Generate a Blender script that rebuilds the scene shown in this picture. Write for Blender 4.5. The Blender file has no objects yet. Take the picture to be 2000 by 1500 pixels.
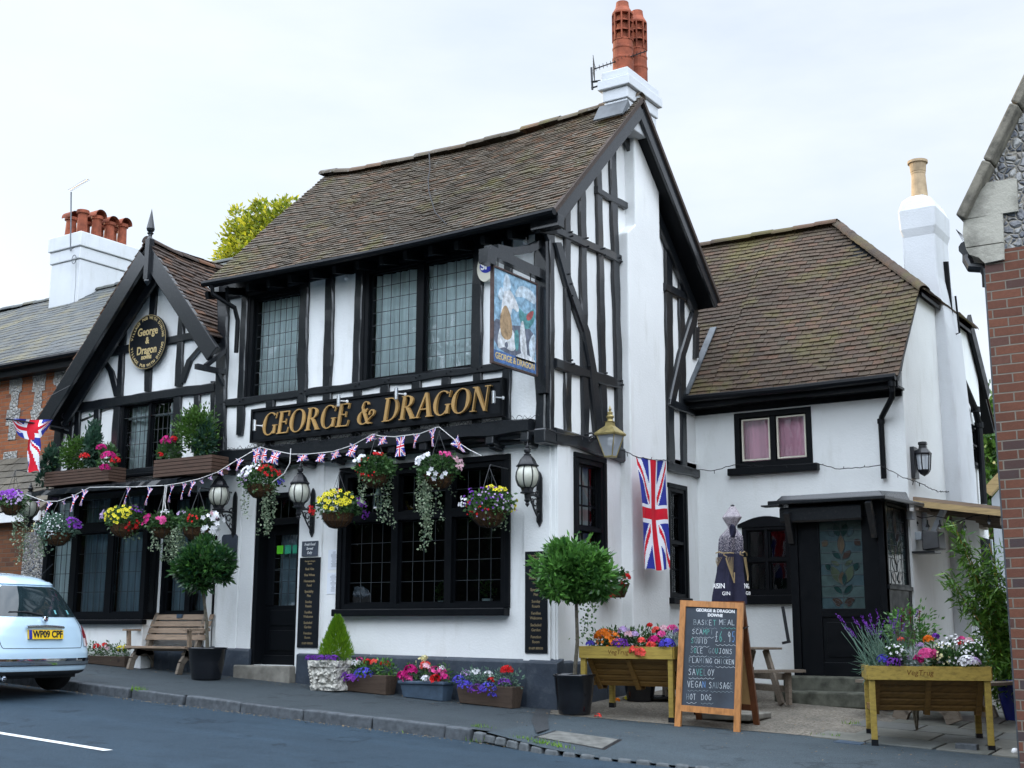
import bpy, math, random
from mathutils import Vector, Matrix, noise
random.seed(7)
S = bpy.context.scene
COL = S.collection
PI = math.pi
# ------------------------------------------------------------------ camera
FPX, PITCH, YAW, ROLL = 2465.117, math.radians(11.1496), math.radians(33.539), math.radians(0.2409)
CAM = Vector((7.4767, -12.1707, 0.82))
_F = Vector((-math.sin(YAW)*math.cos(PITCH), math.cos(YAW)*math.cos(PITCH), math.sin(PITCH)))
_R = Vector((math.cos(YAW), math.sin(YAW), 0)); _U = _R.cross(_F)
_R2 = _R*math.cos(ROLL)+_U*math.sin(ROLL); _U2 = -_R*math.sin(ROLL)+_U*math.cos(ROLL)
cd = bpy.data.cameras.new('camera'); cam = bpy.data.objects.new('camera', cd); COL.objects.link(cam)
M = Matrix((_R2, _U2, -_F)).transposed().to_4x4(); M.translation = CAM
cam.matrix_world = M
cd.sensor_width = 36; cd.lens = FPX/2000*36; cd.clip_end = 2000; cd.clip_start = .05
S.camera = cam
# ------------------------------------------------------------------ sky and sun
SUN_EL, SUN_AZ = math.radians(12), math.radians(-87)      # low sun far to the left, along the street
w = bpy.data.worlds.new('World'); S.world = w; w.use_nodes = True
nt = w.node_tree; N = nt.nodes; L = nt.links; N.clear()
out = N.new('ShaderNodeOutputWorld'); bg = N.new('ShaderNodeBackground'); bg.inputs[1].default_value = .12
sky = N.new('ShaderNodeTexSky'); sky.sky_type = 'NISHITA'; sky.sun_disc = False
sky.sun_elevation = SUN_EL; sky.sun_rotation = SUN_AZ; sky.air_density = 1.0; sky.dust_density = 1.0; sky.ozone_density = 1.5
tc = N.new('ShaderNodeTexCoord'); mp = N.new('ShaderNodeMapping'); mp.inputs['Scale'].default_value = (1, 1, 3.2)
nz = N.new('ShaderNodeTexNoise'); nz.inputs['Scale'].default_value = 2.2; nz.inputs['Detail'].default_value = 7; nz.inputs['Roughness'].default_value = .55
cr = N.new('ShaderNodeValToRGB'); cr.color_ramp.elements[0].position = .30; cr.color_ramp.elements[0].color = (.62, .62, .62, 1); cr.color_ramp.elements[1].position = .66
mx = N.new('ShaderNodeMix'); mx.data_type = 'RGBA'; mx.inputs[7].default_value = (4.05, 4.35, 4.8, 1)
L.new(tc.outputs['Generated'], mp.inputs[0]); L.new(mp.outputs[0], nz.inputs[0]); L.new(nz.outputs[0], cr.inputs[0])
L.new(cr.outputs[0], mx.inputs[0]); L.new(sky.outputs[0], mx.inputs[6]); 
dt = N.new('ShaderNodeVectorMath'); dt.operation = 'DOT_PRODUCT'; dt.inputs[1].default_value = Vector((.22, -.50, .84)).normalized()   # unseen sky high over the road side is brightened to light the fronts
mr = N.new('ShaderNodeMapRange'); mr.interpolation_type = 'SMOOTHSTEP'; mr.inputs[1].default_value = .02; mr.inputs[2].default_value = .72; mr.inputs[3].default_value = 0; mr.inputs[4].default_value = 1
L.new(tc.outputs['Generated'], dt.inputs[0]); L.new(dt.outputs['Value'], mr.inputs[0])
m2 = N.new('ShaderNodeMix'); m2.data_type = 'VECTOR'; m2.inputs[4].default_value = (1, 1, 1); m2.inputs[5].default_value = (4.1, 4.15, 4.2); L.new(mr.outputs[0], m2.inputs[0])
sc = N.new('ShaderNodeVectorMath'); sc.operation = 'MULTIPLY'; L.new(mx.outputs[2], sc.inputs[0]); L.new(m2.outputs[1], sc.inputs[1])
L.new(sc.outputs[0], bg.inputs[0]); L.new(bg.outputs[0], out.inputs[0])
sd = bpy.data.lights.new('sun', 'SUN'); sd.energy = 3.2; sd.angle = math.radians(.6); sd.color = (1, .80, .52)
so = bpy.data.objects.new('sun', sd); COL.objects.link(so)
_sv = Vector((math.sin(SUN_AZ)*math.cos(SUN_EL), math.cos(SUN_AZ)*math.cos(SUN_EL), math.sin(SUN_EL)))
so.rotation_euler = _sv.to_track_quat('Z', 'Y').to_euler()
S.view_settings.view_transform = 'Standard'; S.view_settings.look = 'None'; S.view_settings.gamma = 1; S.view_settings.exposure = 1.0
# ------------------------------------------------------------------ pixel of the photograph -> point on a real plane
def ray(x, y): return _R2*((x-1000)/FPX)-_U2*((y-750)/FPX)+_F
def PF(x, y, Y=0.): r = ray(x, y); return CAM+r*((Y-CAM.y)/r.y)
def PS(x, y, X=0.): r = ray(x, y); return CAM+r*((X-CAM.x)/r.x)
def ground(X, Y):
    X = max(-60, min(40, X)); Yc = max(-14, min(14, Y))
    return -.05*X + (.03*Yc if Yc < 0 else .06*Yc)
def PG(x, y, dz=0.):
    r = ray(x, y)
    for b in (.03, .06):
        t = (-.05*CAM.x+b*CAM.y+dz-CAM.z)/(r.z+.05*r.x-b*r.y); p = CAM+r*t
        if (p.y < 0) == (b == .03): return p
    return p
# ------------------------------------------------------------------ objects
def tag(o, label=None, cat=None, group=None, kind=None):
    if label: o['label'] = label
    if cat: o['category'] = cat
    if group: o['group'] = group
    if kind: o['kind'] = kind
    return o
def thing(name, label, cat, loc=(0, 0, 0), group=None):
    o = bpy.data.objects.new(name, None); COL.objects.link(o); o.location = loc; o.empty_display_size = .1
    return tag(o, label, cat, group)
def wloc(o):
    v = Vector((0, 0, 0))
    while o: v += o.location; o = o.parent
    return v
def copy_tree(o, parent=None):
    c = o.copy(); COL.objects.link(c)
    if parent: c.parent = parent
    for ch in list(o.children): copy_tree(ch, c)
    return c
class MB:
    def __init__(s): s.v = []; s.f = []; s.m = []; s.r = []
    def face(s, pts, m=0, r=None):
        i = len(s.v); s.v += [tuple(p) for p in pts]; s.f.append(tuple(range(i, i+len(pts)))); s.m.append(m); s.r.append(random.random() if r is None else r)
    def grid(s, rows, m=0, r=None, cyc=False):      # rows of points, shared vertices
        i = len(s.v); n = len(rows[0])
        for row in rows: s.v += [tuple(p) for p in row]
        rr = random.random() if r is None else r
        for a in range(len(rows)-1):
            for b in range(n if cyc else n-1):
                b2 = (b+1) % n
                s.f.append((i+a*n+b, i+a*n+b2, i+(a+1)*n+b2, i+(a+1)*n+b)); s.m.append(m); s.r.append(rr)
    def hexa(s, p, m=0, r=None):                    # 8 corners: bottom 4 (ccw), top 4
        i = len(s.v); s.v += [tuple(q) for q in p]; rr = random.random() if r is None else r
        for f in ((3, 2, 1, 0), (4, 5, 6, 7), (0, 1, 5, 4), (1, 2, 6, 5), (2, 3, 7, 6), (3, 0, 4, 7)):
            s.f.append(tuple(i+k for k in f)); s.m.append(m); s.r.append(rr)
    def box(s, a, b, m=0, r=None):
        x0, y0, z0 = a; x1, y1, z1 = b
        x0, x1 = min(x0, x1), max(x0, x1); y0, y1 = min(y0, y1), max(y0, y1); z0, z1 = min(z0, z1), max(z0, z1)
        s.hexa([(x0, y0, z0), (x1, y0, z0), (x1, y1, z0), (x0, y1, z0), (x0, y0, z1), (x1, y0, z1), (x1, y1, z1), (x0, y1, z1)], m, r)
    def beam(s, p0, p1, w, t, up=(0, 0, 1), m=0, r=None):   # box along p0->p1, w across, t along 'up'
        p0 = Vector(p0); p1 = Vector(p1); d = (p1-p0).normalized(); u = Vector(up); u = (u-d*u.dot(d)).normalized(); x = d.cross(u)*(w/2); u = u*(t/2)
        s.hexa([p0-x-u, p0+x-u, p1+x-u, p1-x-u, p0-x+u, p0+x+u, p1+x+u, p1-x+u], m, r)
    def tube(s, pts, rad, seg=8, m=0, r=None, cap=True):
        pts = [Vector(p) for p in pts]; n = len(pts); rows = []
        rads = rad if isinstance(rad, (list, tuple)) else [rad]*n
        prev = None
        for k in range(n):
            d = (pts[min(k+1, n-1)]-pts[max(k-1, 0)])
            if d.length < 1e-9: d = Vector((0, 0, 1))
            d.normalize()
            u = prev if prev else (Vector((0, 0, 1)) if abs(d.z) < .9 else Vector((1, 0, 0)))
            u = (u-d*u.dot(d)).normalized(); prev = u; v = d.cross(u)
            rows.append([pts[k]+(u*math.cos(2*PI*a/seg)+v*math.sin(2*PI*a/seg))*rads[k] for a in range(seg)])
        s.grid(rows, m, r, cyc=True)
        if cap: s.face(list(reversed(rows[0])), m, r); s.face(rows[-1], m, r)
    def lathe(s, prof, c, seg=16, m=0, r=None, axis='z', sq=1.0):   # prof: (radius, height)
        c = Vector(c); rows = []
        for (R_, h) in prof:
            row = []
            for a in range(seg):
                ca, sa = math.cos(2*PI*(a+.5)/seg), math.sin(2*PI*(a+.5)/seg)
                row.append(c+(Vector((R_*ca, R_*sa*sq, h)) if axis == 'z' else Vector((R_*ca, h, R_*sa)) if axis == 'y' else Vector((h, R_*ca, R_*sa))))
            rows.append(row)
        s.grid(rows, m, r, cyc=True)
        if prof[0][0] > 1e-4: s.face(list(reversed(rows[0])), m, r)
        if prof[-1][0] > 1e-4: s.face(rows[-1], m, r)
    def prism(s, poly, off, m=0, r=None):           # polygon extruded by vector
        off = Vector(off); a = [Vector(p) for p in poly]; b = [p+off for p in a]; n = len(a)
        s.face(list(reversed(a)), m, r); s.face(b, m, r)
        for k in range(n): s.face([a[k], a[(k+1) % n], b[(k+1) % n], b[k]], m, r)
    def leaf(s, p, d, w, m=0, r=None, nrm=None, fold=0.):
        p = Vector(p); d = Vector(d); n = Vector(nrm) if nrm else Vector((random.gauss(0, 1), random.gauss(0, 1), random.gauss(0, 1)))
        x = d.cross(n)
        if x.length < 1e-6: x = Vector((1, 0, 0))
        x = x.normalized()*w/2
        s.face([p, p+d*.45+x, p+d, p+d*.45-x], m, r)
    def flower(s, p, n, rad, m=0, mc=None, petals=5, r=None):
        p = Vector(p); n = Vector(n).normalized(); u = n.orthogonal().normalized(); v = n.cross(u); a0 = random.random()*6.28
        ring = []
        k = petals*2
        for i in range(k):
            a = a0+2*PI*i/k; q = rad*(1 if i % 2 == 0 else .62)
            ring.append(p+(u*math.cos(a)+v*math.sin(a))*q+n*rad*.28)
        rr = random.random() if r is None else r
        for i in range(k): s.face([p, ring[i], ring[(i+1) % k]], m, rr)
        if mc is not None:
            c = p+n*rad*.18; q = [c+(u*math.cos(a0+2*PI*i/5)+v*math.sin(a0+2*PI*i/5))*rad*.26+n*.003 for i in range(5)]
            s.face(q, mc, rr)
    def build(s, name, mats, parent=None, smooth=False, kind=None):
        if not isinstance(mats, (list, tuple)): mats = [mats]
        me = bpy.data.meshes.new(name); off = wloc(parent) if parent else Vector((0, 0, 0))
        me.from_pydata([(v[0]-off.x, v[1]-off.y, v[2]-off.z) for v in s.v], [], s.f)
        for q in mats: me.materials.append(q)
        if len(mats) > 1: me.polygons.foreach_set('material_index', [min(i, len(mats)-1) for i in s.m])
        at = me.attributes.new('rnd', 'FLOAT', 'FACE'); at.data.foreach_set('value', s.r)
        if smooth: me.polygons.foreach_set('use_smooth', [True]*len(s.f))
        me.update()
        o = bpy.data.objects.new(name, me); COL.objects.link(o)
        if parent: o.parent = parent
        if smooth == 'auto':
            pass
        if kind: o['kind'] = kind
        return o
def bevel(o, wd=.005, seg=2):
    b = o.modifiers.new('bevel', 'BEVEL'); b.width = wd; b.segments = seg; b.limit_method = 'ANGLE'; b.angle_limit = math.radians(40)
    return o
def lerp(a, b, t): return a+(b-a)*t
# ------------------------------------------------------------------ materials
MATS = {}
class NG:
    def __init__(s, name):
        s.mat = bpy.data.materials.new(name); s.mat.use_nodes = True; s.t = s.mat.node_tree; s.N = s.t.nodes; s.L = s.t.links
        s.b = s.N['Principled BSDF']; s.tc = s.N.new('ShaderNodeTexCoord')
    def n(s, ty, **kw):
        o = s.N.new('ShaderNode'+ty)
        for k, v in kw.items():
            if k in o.inputs: o.inputs[k].default_value = v
            else: setattr(o, k, v)
        return o
    def lk(s, a, b): s.L.new(a, b)
    def noise(s, scale, detail=4, rough=.55, stretch=None, vec=None):
        nz = s.n('TexNoise', Scale=scale, Detail=detail, Roughness=rough)
        v = vec or s.tc.outputs['Object']
        if stretch:
            m = s.n('Mapping'); m.inputs['Scale'].default_value = stretch; s.lk(v, m.inputs[0]); v = m.outputs[0]
        s.lk(v, nz.inputs['Vector']); return nz.outputs[0]
    def ramp(s, fac, stops, interp='LINEAR'):
        r = s.n('ValToRGB'); e = r.color_ramp.elements; r.color_ramp.interpolation = interp
        while len(e) < len(stops): e.new(.5)
        for i, (p, c) in enumerate(stops): e[i].position = p; e[i].color = (*c, 1) if len(c) == 3 else c
        s.lk(fac, r.inputs[0]); return r.outputs[0]
    def mix(s, fac, a, b, mode='MIX'):
        m = s.n('Mix', data_type='RGBA', blend_type=mode)
        for sock, v in ((0, fac), (6, a), (7, b)):
            if isinstance(v, (int, float)): m.inputs[sock].default_value = v
            elif isinstance(v, tuple): m.inputs[sock].default_value = (*v, 1) if len(v) == 3 else v
            else: s.lk(v, m.inputs[sock])
        return m.outputs[2]
    def bump(s, h, strength=.3, dist=.01):
        b = s.n('Bump', Strength=strength, Distance=dist); s.lk(h, b.inputs['Height']); s.lk(b.outputs[0], s.b.inputs['Normal'])
    def rnd(s):
        a = s.n('Attribute', attribute_name='rnd'); return a.outputs['Fac']
    def col(s, c):
        if isinstance(c, tuple): s.b.inputs['Base Color'].default_value = (*c, 1)
        else: s.lk(c, s.b.inputs['Base Color'])
    def rough(s, v, spec=None):
        if isinstance(v, (int, float)): s.b.inputs['Roughness'].default_value = v
        else: s.lk(v, s.b.inputs['Roughness'])
        if spec is not None: s.b.inputs['Specular IOR Level'].default_value = spec
def simple(name, c, rough=.6, var=.25, scale=18, spec=.5, metal=0, bump=.15, bd=.003, coat=0):
    g = NG(name); nz = g.noise(scale, 5)
    lo = tuple(x*(1-var) for x in c); hi = tuple(min(1, x*(1+var)) for x in c)
    g.col(g.ramp(nz, [(.3, lo), (.7, hi)])); g.rough(rough, spec); g.b.inputs['Metallic'].default_value = metal
    if bump: g.bump(g.noise(scale*4, 4), bump, bd)
    if coat: g.b.inputs['Coat Weight'].default_value = coat; g.b.inputs['Coat Roughness'].default_value = .05
    MATS[name] = g.mat; return g.mat
# painted render
def render_mat(name, c, dirt=.10):
    g = NG(name); a = g.noise(.9, 6, .6); b = g.noise(5, 6, .65, (1, 1, .25)); 
    base = g.mix(g.ramp(a, [(.35, (0, 0, 0)), (.75, (1, 1, 1))]), c, tuple(x*(1-dirt) for x in c))
    base = g.mix(g.ramp(b, [(.54, (0, 0, 0)), (.80, (.42, .42, .42))]), base, tuple(x*q for x, q in zip(c, (.62, .60, .54))))
    base = g.mix(g.ramp(g.noise(7, 7, .75), [(.62, (0, 0, 0)), (.74, (.30, .30, .30))]), base, tuple(x*q for x, q in zip(c, (.70, .68, .62))))
    vo = g.n('TexVoronoi', Scale=.8); vo.feature = 'DISTANCE_TO_EDGE'; nz = g.n('TexNoise', Scale=2.3, Detail=7.); g.lk(g.tc.outputs['Object'], nz.inputs['Vector']); g.lk(nz.outputs['Color'], vo.inputs['Vector'])
    base = g.mix(g.ramp(vo.outputs['Distance'], [(.002, (.35, .35, .35)), (.006, (0, 0, 0))]), base, tuple(x*.5 for x in c))
    g.col(base); g.rough(.75, .3)
    h = g.mix(.5, g.noise(2.2, 4), g.noise(42, 5)); g.bump(h, .35, .02)
    MATS[name] = g.mat; return g.mat
WHITE = render_mat('white_render', (.80, .81, .80))
WHITE2 = render_mat('white_cottage_render', (.77, .79, .78), .12)
STACKW = render_mat('dimmed_white_stack', (.58, .60, .62), .16)  # white render darkened in colour on the stacks to offset strong sky light
GREYW = render_mat('grey_render', (.42, .46, .50))
# black tarred timber: glossy paint over rough hewn oak, worn and patched
g = NG('black_timber'); a = g.noise(14, 7, .7); b = g.noise(5, 7, .75, (1, 1, .5)); pt = g.noise(34, 6, .8)
base = g.mix(g.ramp(pt, [(.52, (0, 0, 0)), (.70, (.8, .8, .8))]), (.004, .006, .009), (.024, .025, .027)); base = g.mix(g.ramp(b, [(.60, (0, 0, 0)), (.70, (.35, .35, .35))]), base, (.065, .052, .04))
g.col(base); g.rough(.6, .2); g.bump(g.mix(.45, b, pt), .5, .010); g.b.inputs['Coat Weight'].default_value = .6; g.b.inputs['Coat IOR'].default_value = 1.7; g.b.inputs['Coat Roughness'].default_value = .16; TIMBER = g.mat
g = NG('black_paint'); g.col((.004, .005, .0065)); g.rough(g.ramp(g.noise(9, 5), [(.3, (.32, .32, .32)), (.8, (.55, .55, .55))]), .13); g.bump(g.noise(24, 5), .22, .004); BLACK = g.mat
BLACKIRON = simple('black_iron', (.010, .011, .014), .38, .3, 20, .5, 0, .2, .002)
g = NG('plinth_paint'); a = g.noise(2.0, 7, .65); g.col(g.mix(g.ramp(g.noise(7, 7, .75), [(.50, (0, 0, 0)), (.72, (.6, .6, .6))]), g.ramp(a, [(.3, (.018, .026, .04)), (.7, (.04, .054, .075))]), (.10, .115, .13))); g.rough(.5, .5); g.bump(g.noise(14, 6), .5, .012); PLINTH = g.mat
STEPC = simple('mossy_concrete', (.085, .088, .070), .9, .5, 7, .2, 0, .6, .006)
# roof tiles: colour by tile
def tile_mat(name, cols, moss, mossc, rough=.8, lich=.62):
    g = NG(name); r = g.rnd(); k = len(cols)
    base = g.ramp(r, [(i/(k-1), c) for i, c in enumerate(cols)])
    big = g.noise(.55, 5, .6); base = g.mix(g.ramp(big, [(.38, (0, 0, 0)), (.66, (.75, .75, .75))]), base, tuple(x*.55 for x in cols[0]))
    m = g.noise(1.3, 8, .7); base = g.mix(g.ramp(m, [(moss, (0, 0, 0)), (moss+.13, (.8, .8, .8))]), base, mossc)
    li = g.noise(9, 6, .8); base = g.mix(g.ramp(li, [(lich, (0, 0, 0)), (lich+.10, (.65, .65, .65))]), base, (.34, .34, .32))
    g.col(base); g.rough(rough, .3); g.bump(g.noise(50, 6, .7), .7, .01); MATS[name] = g.mat; return g.mat
TILE1 = tile_mat('clay_tiles_weathered', [(.115, .092, .066), (.085, .070, .052), (.15, .120, .088), (.075, .062, .048), (.17, .098, .06), (.125, .105, .08)], .54, (.115, .105, .035), lich=.58)
TILE2 = tile_mat('clay_tiles_brown', [(.078, .054, .037), (.094, .063, .042), (.060, .045, .035), (.118, .066, .042), (.070, .055, .038), (.088, .066, .044)], .50, (.095, .082, .028), lich=.69)
TILE3 = tile_mat('clay_tiles_gable', [(.075, .05, .038), (.06, .045, .038), (.11, .07, .05), (.17, .075, .035)], .62, (.08, .07, .03), lich=.66)
SLATE = tile_mat('slates', [(.085, .093, .095), (.105, .11, .10), (.07, .078, .084), (.13, .12, .09)], .50, (.15, .13, .07), .6, .72)
STSLATE = tile_mat('stone_slates', [(.12, .105, .08), (.10, .09, .075), (.15, .13, .10)], .60, (.09, .09, .04), .8, .7)
def brick_mat(name, c1, c2, c3, mortar, scale=1., ax='XZ', rough=.85):
    g = NG(name); sx = g.n('SeparateXYZ'); g.lk(g.tc.outputs['Object'], sx.inputs[0]); cb = g.n('CombineXYZ')
    g.lk(sx.outputs[0 if ax == 'XZ' else 1], cb.inputs[0]); g.lk(sx.outputs[2], cb.inputs[1])
    nz = g.n('TexNoise', Scale=3.); g.lk(cb.outputs[0], nz.inputs['Vector'])
    va = g.n('VectorMath', operation='SCALE'); va.inputs['Scale'].default_value = .012; g.lk(nz.outputs['Color'], va.inputs[0])
    ad = g.n('VectorMath', operation='ADD'); g.lk(cb.outputs[0], ad.inputs[0]); g.lk(va.outputs[0], ad.inputs[1])
    bt = g.n('TexBrick', Scale=1.0); bt.inputs['Brick Width'].default_value = .225; bt.inputs['Row Height'].default_value = .075
    bt.inputs['Mortar Size'].default_value = .0065; bt.inputs['Mortar Smooth'].default_value = .35; bt.inputs['Bias'].default_value = 0
    bt.inputs['Color1'].default_value = (0, 0, 0, 1); bt.inputs['Color2'].default_value = (1, 1, 1, 1); bt.inputs['Mortar'].default_value = (.5, .5, .5, 1)
    g.lk(ad.outputs[0], bt.inputs['Vector'])
    base = g.ramp(bt.outputs['Color'], [(0, c1), (.4, c2), (.72, c1), (.86, c3), (1, c2)])
    base = g.mix(g.ramp(g.noise(30, 6, .8), [(.35, (0, 0, 0)), (.8, (.6, .6, .6))]), base, tuple(x*.5 for x in c1))
    base = g.mix(g.ramp(g.noise(1.6, 6), [(.45, (0, 0, 0)), (.75, (.45, .45, .45))]), base, tuple(x*.45 for x in c2))
    mort = g.mix(g.noise(12, 5), tuple(x*.6 for x in mortar), mortar)
    base = g.mix(bt.outputs['Fac'], base, mort); g.col(base); g.rough(rough, .25)
    inv = g.n('Math', operation='SUBTRACT'); inv.inputs[0].default_value = 1; g.lk(bt.outputs['Fac'], inv.inputs[1])
    h = g.mix(.35, inv.outputs[0], g.noise(60, 6, .8)); g.bump(h, .9, .012); MATS[name] = g.mat; return g.mat
BRICK_R = brick_mat('red_brick', (.13, .055, .038), (.185, .075, .046), (.055, .05, .055), (.24, .21, .17))
BRICK_RS = brick_mat('red_brick_return', (.13, .055, .038), (.185, .075, .046), (.055, .05, .055), (.24, .21, .17), ax='YZ')
BRICK_L = brick_mat('orange_brick', (.30, .10, .045), (.38, .13, .05), (.16, .07, .045), (.25, .19, .14))
BRICK_D = brick_mat('brown_brick', (.18, .07, .035), (.22, .095, .045), (.10, .05, .035), (.15, .12, .09))
def flint_mat(name, sc=17., gain=1.):
    g = NG(name); vo = g.n('TexVoronoi', Scale=sc); vo.feature = 'F1'; nz = g.n('TexNoise', Scale=6.); va = g.n('VectorMath', operation='SCALE'); va.inputs['Scale'].default_value = .11
    g.lk(g.tc.outputs['Object'], nz.inputs['Vector']); g.lk(nz.outputs['Color'], va.inputs[0]); ad = g.n('VectorMath', operation='ADD'); g.lk(g.tc.outputs['Object'], ad.inputs[0]); g.lk(va.outputs[0], ad.inputs[1])
    g.lk(ad.outputs[0], vo.inputs['Vector']); ve = g.n('TexVoronoi', Scale=sc); ve.feature = 'DISTANCE_TO_EDGE'; g.lk(ad.outputs[0], ve.inputs['Vector'])
    sx = g.n('SeparateColor'); g.lk(vo.outputs['Color'], sx.inputs[0])
    st = g.ramp(sx.outputs[0], [(0, (.07, .085, .11)), (.35, (.22, .22, .23)), (.6, (.50, .49, .46)), (.85, (.12, .13, .15)), (1, (.34, .31, .27))])
    st = g.mix(gain-1, st, (.62, .60, .55)) if gain > 1 else st
    st = g.mix(g.ramp(g.noise(35, 6, .8), [(.4, (0, 0, 0)), (.7, (.8, .8, .8))]), st, (.06, .065, .08))
    base = g.mix(g.ramp(ve.outputs['Distance'], [(.03, (1, 1, 1)), (.09, (0, 0, 0))]), st, (.30, .27, .22)); g.col(base); g.rough(.55, .5)
    h = g.mix(.25, g.ramp(ve.outputs['Distance'], [(0, (0, 0, 0)), (.25, (1, 1, 1))]), g.noise(40, 5)); g.bump(h, 1., .03); return g.mat
FLINT = flint_mat('flint_nodules')
g = NG('limestone'); g.col(g.mix(g.ramp(g.noise(2.6, 8, .7), [(.42, (0, 0, 0)), (.66, (.9, .9, .9))]), (.42, .40, .34), (.13, .125, .105))); g.rough(.85, .3); g.bump(g.noise(30, 7, .7), .7, .012); STONE = g.mat
g = NG('weathered_coping'); g.col(g.mix(g.ramp(g.noise(5, 8, .75), [(.42, (0, 0, 0)), (.62, (.9, .9, .9))]), (.22, .20, .16), (.075, .07, .06))); g.rough(.9, .2); g.bump(g.noise(30, 7, .7), .8, .012); COPING = g.mat
# ground
def asphalt(name, lo, hi, wear, sp=.6):
    g = NG(name); a = g.noise(.7, 6, .6); b = g.noise(180, 3, .8); c = g.noise(3.5, 7, .7)
    base = g.ramp(a, [(.3, lo), (.7, hi)]); st = g.noise(1.1, 5, .6, (.35, 2.2, 1)); base = g.mix(g.ramp(st, [(.5, (0, 0, 0)), (.7, (.55, .55, .55))]), base, tuple(x*1.5 for x in hi))
    base = g.mix(g.ramp(g.noise(60, 4, .8), [(.46, (0, 0, 0)), (.62, (.75, .75, .75))]), base, tuple(x*.45 for x in lo)); base = g.mix(g.ramp(b, [(.46, (0, 0, 0)), (.68, (1, 1, 1))]), base, wear); base = g.mix(g.ramp(c, [(.5, (0, 0, 0)), (.75, (.5, .5, .5))]), base, tuple(x*.6 for x in lo))
    vo = g.n('TexVoronoi', Scale=.55); vo.feature = 'DISTANCE_TO_EDGE'; nz = g.n('TexNoise', Scale=1.7, Detail=6.); g.lk(g.tc.outputs['Object'], nz.inputs['Vector']); g.lk(nz.outputs['Color'], vo.inputs['Vector'])
    base = g.mix(g.ramp(vo.outputs['Distance'], [(.004, (.55, .55, .55)), (.012, (0, 0, 0))]), base, tuple(x*.4 for x in lo))
    g.col(base); g.rough(.72, sp); g.bump(g.mix(.3, b, c), .8, .012); return g.mat
ROADM = asphalt('asphalt_road', (.012, .029, .048), (.020, .042, .066), (.065, .095, .12), .22)
PAVEM = asphalt('asphalt_pavement', (.024, .036, .044), (.036, .050, .060), (.085, .10, .11), .35)
PATCHM = asphalt('asphalt_patch', (.014, .018, .023), (.018, .023, .028), (.035, .04, .045))
KERBM = simple('granite_kerb', (.075, .085, .095), .8, .35, 14, .3, 0, .6, .006)
CONC = simple('concrete', (.20, .19, .165), .9, .35, 6, .2, 0, .6, .006)
g = NG('pebbled_concrete'); vo = g.n('TexVoronoi', Scale=55.); g.lk(g.tc.outputs['Object'], vo.inputs['Vector']); sx = g.n('SeparateColor'); g.lk(vo.outputs['Color'], sx.inputs[0])
g.col(g.mix(g.ramp(g.noise(1.6, 6), [(.4, (0, 0, 0)), (.7, (.7, .7, .7))]), g.ramp(sx.outputs[0], [(0, (.10, .09, .07)), (.5, (.17, .15, .12)), (1, (.26, .23, .19))]), (.085, .08, .068))); g.rough(.85, .3); g.bump(vo.outputs['Distance'], .6, .01); PEBBLE = g.mat
g = NG('flagstone'); g.col(g.mix(g.ramp(g.noise(5, 7, .7), [(.4, (0, 0, 0)), (.7, (.8, .8, .8))]), g.ramp(g.rnd(), [(0, (.14, .14, .12)), (.5, (.17, .165, .14)), (.8, (.11, .12, .115)), (1, (.13, .10, .09))]), (.085, .09, .075))); g.rough(.7, .4); g.bump(g.noise(16, 6), .6, .01); FLAG = g.mat
SOIL = simple('soil', (.035, .026, .018), .95, .4, 30, .1, 0, .8, .01)
GRASSG = simple('distant_grass', (.045, .06, .02), .95, .4, 2, .1, 0, .4, .02)
PAINTW = simple('road_paint', (.62, .63, .62), .7, .2, 30, .3, 0, .3, .003)
# woods
def wood(name, c, stretch=(1.5, 14, 14), rough=.6, dark=.5, coat=0, knots=True):
    g = NG(name); a = g.noise(3, 7, .65, stretch)
    base = g.ramp(a, [(.28, tuple(x*dark for x in c)), (.5, c), (.75, tuple(min(1, x*1.25) for x in c))])
    base = g.mix(g.ramp(g.rnd(), [(0, (0, 0, 0)), (1, (.35, .35, .35))]), base, tuple(x*.6 for x in c))
    if knots: base = g.mix(g.ramp(g.noise(4.2, 2, .4), [(.72, (0, 0, 0)), (.78, (.7, .7, .7))]), base, tuple(x*.3 for x in c))
    g.col(base); g.rough(rough, .4); g.bump(a, .35, .004); return g.mat
WGREEN = wood('green_treated_pine', (.38, .27, .055), rough=.55)
WDARK = wood('oiled_pine', (.23, .125, .032), rough=.55)
WBOX = wood('brown_stained_wood', (.085, .048, .033), rough=.6, knots=False)
WBENCH = wood('weathered_bench_wood', (.30, .215, .15), rough=.7)
WGREY = wood('greyed_wood', (.19, .155, .12), rough=.8)
WFRAME = wood('varnished_pine', (.46, .20, .065), (10, 10, 1.5), rough=.35)
WRED = wood('dark_varnished_pine', (.14, .048, .018), (10, 10, 1.5), rough=.45)
WPLY = wood('hardboard', (.42, .25, .10), (2, 2, 1.5), rough=.7, dark=.85, knots=False)
WRAFT = wood('new_softwood', (.42, .30, .14), rough=.65)
WTROUGH = wood('rough_bark_wood', (.075, .05, .035), rough=.85)
BARK = simple('bark', (.14, .125, .095), .85, .4, 30, .2, 0, .7, .006)
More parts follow.
